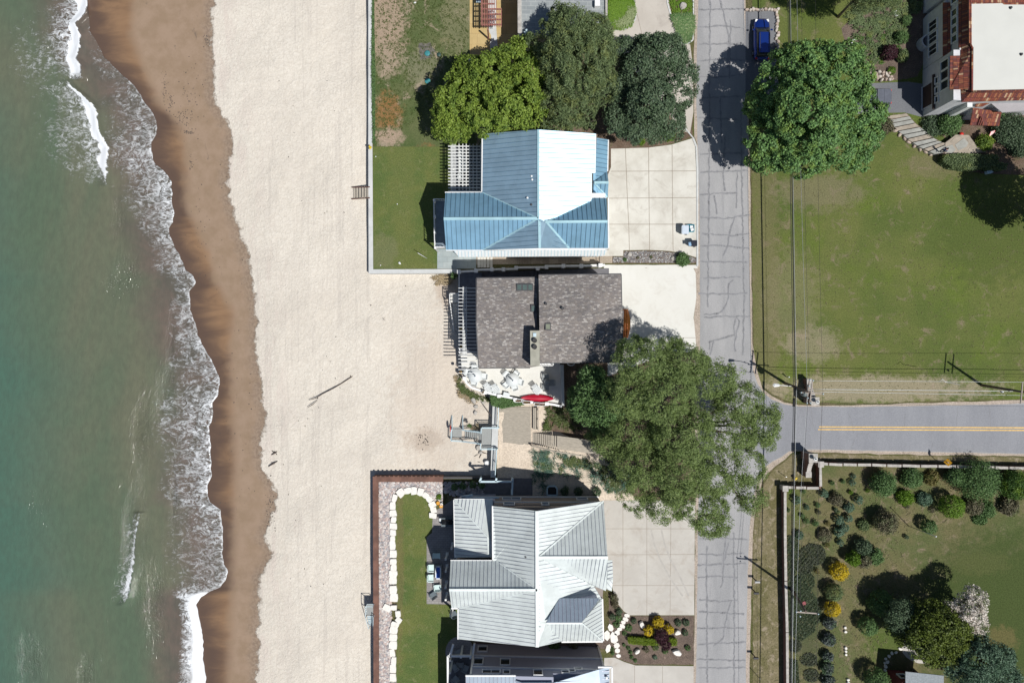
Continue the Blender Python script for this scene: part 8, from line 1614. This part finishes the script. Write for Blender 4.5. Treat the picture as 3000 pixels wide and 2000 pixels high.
# purple tree in the island, clipped hedges, olive hedges
tree('purple_shrub', 'dark purple leaved small tree in the centre of the planting island', 'tree', (1934, 1868), [(1938, 1862, 1.5, 18, 20, .6), (1950, 1885, 1.3, 14, 16, .5)], 3200, MATS['leaf_purple'], (.13, .08), .25, .07, per=16)
def hedge(lab, pts, h, n, mt, leaf=.1, name='hedge'):
    """pts: polygon seen at height h; leafy block"""
    t = thing(name, lab, 'hedge', P(pts[0][0], pts[0][1], 0)); S_ = scatter(pts, n); C = []; Nn = []
    for x, y in S_:
        q = P(x, y, h); zz = h * (1 if random.random() < .7 else random.uniform(.1, 1)); C.append((q.x + random.gauss(0, .05), q.y + random.gauss(0, .05), zz + random.gauss(0, .06))); Nn.append((0, 0, 1))
    for i in range(len(pts)):
        a = P(*pts[i], h); c = P(*pts[(i + 1) % len(pts)], h); d = c - a; nn = Vector((d.y, -d.x, 0)).normalized(); ctr = sum((P(*p, h) for p in pts), Vector()) / len(pts)
        if nn.dot(a - ctr) < 0: nn = -nn
        for k in range(int(d.length * h * 90)): u = random.random(); q = a + d * u; C.append((q.x, q.y, random.uniform(.05, h))); Nn.append(tuple(nn))
    Q = leafquads(np.array(C), np.array(Nn), leaf, leaf * .7, .6); Q[..., 2] = np.maximum(Q[..., 2], .03)
    quadmesh('foliage', Q, MATS[mt], t, t['_o']); mb = MB(); ctr = sum((P(*p, h) for p in pts), Vector()) / len(pts)
    mb.prism([ctr + (P(*p, h) - ctr) * .86 for p in pts], 0, h * .82); mb.build('stems', MATS['leaf_core'], t)
simple('leaf_core', (.03, .05, .015), .9)
hedge('clipped lime hedge, long western piece in the planting island', [(1840, 1866), (1880, 1868), (1934, 1873), (1936, 1888), (1900, 1890), (1842, 1884)], .7, 3200, 'leaf_hedge')
hedge('clipped lime hedge, short eastern piece in the planting island', [(1959, 1870), (1983, 1872), (1983, 1890), (1959, 1890)], .7, 1100, 'leaf_hedge')
hedge('long olive hedge, western part below the villa patio', [(2764, 456), (2800, 450), (2870, 452), (2900, 462), (2900, 488), (2850, 498), (2790, 490), (2762, 472)], 1.3, 5200, 'leaf_olive', .16)
hedge('olive hedge, eastern part below the villa patio', [(2880, 456), (2922, 452), (2926, 476), (2952, 480), (2946, 496), (2890, 496)], 1.2, 2400, 'leaf_olive', .16)
sheet('villa_bed', smooth([(2730, 350), (2850, 345), (3200, 320), (3200, 520), (2780, 505), (2756, 460), (2860, 440), (2830, 390), (2790, 405), (2770, 412)], 1), .006, MATS['soil'])
# ---- ground covers and grasses (uncountable)
def blades(name, areas, n, L, W, mt, z=0.0, tuft=9, spread=.16, tilt=.9):
    C = []
    for poly, k in areas:
        for x, y in scatter(poly, int(n * k / tuft)):
            q = P(x, y, z); 
            for _ in range(tuft):
                a = random.uniform(0, 2 * math.pi); l = L * random.uniform(.6, 1.2); b0 = q + Vector((random.gauss(0, spread * .4), random.gauss(0, spread * .4), 0)); dx, dy = math.cos(a), math.sin(a); w2 = W / 2
                t1 = b0 + Vector((dx * l * tilt * .45, dy * l * tilt * .45, l * .7)); t2 = b0 + Vector((dx * l * tilt, dy * l * tilt, l * .62)); s = Vector((-dy, dx, 0)) * w2
                C.append([b0 - s, b0 + s, t1 + s, t1 - s]); C.append([t1 - s, t1 + s, t2 + s * .2, t2 - s * .2])
    V = np.array([[tuple(p) for p in q] for q in C]); o = quadmesh(name, V, MATS[mt]); o['kind'] = 'stuff'; return o
blades('dune_grass', [([(1568, 1322), (1620, 1318), (1700, 1340), (1790, 1345), (1850, 1370), (1860, 1440), (1790, 1440), (1740, 1415), (1690, 1395), (1640, 1390), (1600, 1400), (1574, 1370)], .75), ([(1562, 1320), (1600, 1320), (1625, 1380), (1600, 1400), (1568, 1390)], .35), ([(1560, 1390), (1600, 1390), (1600, 1440), (1570, 1440)], .08)], 1700, .55, .04, 'leaf_dune', tuft=12, spread=.3)
blades('dune_weeds', [([(1640, 1335), (1720, 1350), (1740, 1375), (1660, 1360)], .4), ([(1740, 1360), (1850, 1380), (1850, 1440), (1780, 1440)], .6), ([(1600, 1190), (1700, 1200), (1700, 1262), (1595, 1258)], .35)], 2200, .4, .06, 'leaf_grass', tuft=8)
blades('terrace_bank_plants', [([(1345, 1095), (1360, 1135), (1400, 1158), (1440, 1166), (1440, 1178), (1390, 1170), (1350, 1150), (1338, 1115)], .8)], 800, .3, .06, 'leaf_grass', z=-.9, tuft=7)
blades('beach_weeds', [([(1265, 812), (1330, 800), (1325, 828), (1282, 838)], .5), ([(1338, 1100), (1350, 1140), (1400, 1175), (1390, 1185), (1345, 1165), (1325, 1110)], .3), ([(1400, 1240), (1420, 1250), (1380, 1262), (1370, 1250)], .1)], 1500, .3, .06, 'leaf_dry', z=-1.05, tuft=7)
iv = hedge('trailing green ivy spilling over the terrace parapet above the deck', [(1436, 1158), (1470, 1162), (1520, 1172), (1536, 1186), (1500, 1190), (1470, 1196), (1440, 1186)], 1.1, 3600, 'leaf_mid', .15, 'ivy')
blades('hosta_bed', [([(1783, 4), (1856, 4), (1860, 40), (1850, 76), (1820, 86), (1783, 84)], 1)], 7000, .32, .07, 'leaf_bright', tuft=8)
blades('hosta_bed_shaded', [([(1958, 0), (2028, 0), (2028, 44), (2000, 60), (1972, 44)], .55)], 2600, .2, .06, 'leaf_bright', tuft=7)
blades('long_bed_plants', [([(1968, 50), (2028, 48), (2030, 90), (2016, 120), (2004, 124), (1990, 112), (1978, 80)], 1)], 4600, .45, .07, 'leaf_mid', tuft=10)
blades('pale_striped_plants', [([(1968, 50), (2028, 48), (2030, 90), (2004, 124), (1990, 112)], .5), ([(1790, 70), (1830, 60), (1850, 20), (1858, 30), (1850, 70), (1820, 84)], .5)], 2200, .45, .05, 'leaf_pale' if 'leaf_pale' in MATS else leafmat('leaf_pale', (0.200, 0.260, 0.100), (0.400, 0.450, 0.250), None, .1).name and 'leaf_pale', tuft=12)
blades('perennials', [([(2470, 40), (2700, -20), (2690, 40), (2620, 60), (2560, 110), (2500, 90)], .7), ([(2500, 100), (2600, 60), (2660, 50), (2656, 120), (2600, 130), (2570, 200), (2510, 200)], .45)], 4200, .45, .07, 'leaf_olive', tuft=14)
blades('perennial_mix', [([(2490, 90), (2660, 60), (2650, 190), (2560, 205), (2500, 180)], .4)], 1500, .35, .09, 'leaf_yg2', tuft=14)
def mat_cover(name, polys, n, h, mt, leaf=.1):
    C = []
    for poly in polys:
        A_ = abs(sum(poly[i][0] * poly[(i + 1) % len(poly)][1] - poly[(i + 1) % len(poly)][0] * poly[i][1] for i in range(len(poly)))) / 2
        for x, y in scatter(poly, int(n * A_ / 1000)): q = P(x, y, h); C.append((q.x, q.y, random.uniform(.04, h) * (.6 + .4 * math.sin(x * .5) * math.sin(y * .43))))
    C = np.array(C); C[:, 2] = np.maximum(C[:, 2], .04); Q = leafquads(C, np.tile((0, 0, 1.0), (len(C), 1)), leaf, leaf * .7, .6); o = quadmesh(name, Q, MATS[mt]); o['kind'] = 'stuff'
el = lambda x, y, a, b_, n=14: [(x + a * math.cos(2 * math.pi * i / n) * random.uniform(.88, 1.08), y + b_ * math.sin(2 * math.pi * i / n) * random.uniform(.88, 1.08)) for i in range(n)]
leafmat('cover_dark', (0.040, 0.055, 0.035), (0.085, 0.095, 0.060), (0.060, 0.080, 0.035), 0)
leafmat('cover_green', (0.035, 0.060, 0.030), (0.075, 0.100, 0.050), None, 0)
mat_cover('heath_cover', [el(2384, 1625, 44, 32), el(2360, 1660, 28, 26), el(2373, 1934, 26, 20), el(2380, 1980, 26, 20), el(2330, 1893, 22, 20)], 900, .35, 'cover_dark', .11)
mat_cover('creeping_cover', [[(2309, 1568), (2344, 1570), (2340, 1650), (2330, 1690), (2309, 1690)], el(2360, 1705, 30, 34), [(2310, 1690), (2350, 1690), (2400, 1760), (2390, 1850), (2350, 1880), (2312, 1860)], [(2315, 1930), (2340, 1935), (2345, 2010), (2315, 2010)], el(2390, 1800, 20, 30)], 850, .28, 'cover_green', .11)
# tufts on patchy lawns: real blades so the grass is not a flat sheet
blades('lawn_tufts', [([(1100, 0), (1370, 0), (1370, 160), (1270, 330), (1100, 425)], 1)], 7000, .16, .045, 'leaf_grass', tuft=5, z=0)
blades('field_tufts', [([(2210, 520), (3000, 480), (3000, 1160), (2340, 1170), (2215, 1080)], 1), ([(2208, 1570), (2295, 1440), (2295, 2000), (2208, 2000)], .25)], 3500, .10, .05, 'leaf_dryg' if 'leaf_dryg' in MATS else leafmat('leaf_dryg', (.15, .15, .055), (.28, .25, .13), None, .1).name and 'leaf_dryg', tuft=4)
blades('garden_tufts', [([(2310, 1440), (2700, 1380), (3000, 1420), (2900, 1500), (2650, 1560), (2630, 1850), (2480, 2000), (2310, 2000)], 1)], 6000, .13, .05, 'leaf_dryg', tuft=5)
# seaward grass strip beside the seawall
hedge('narrow strip of tall grass along the inside of the seawall', [(1091, -40), (1094, -40), (1098, 200), (1098, 420), (1092, 420), (1088, 200)], .35, 3200, 'leaf_mid', .12, 'grass_strip')
# ------------------------------------------------------------------ finish
for o in bpy.data.objects:
    if '_o' in o: del o['_o']
for me in bpy.data.meshes:
    pass
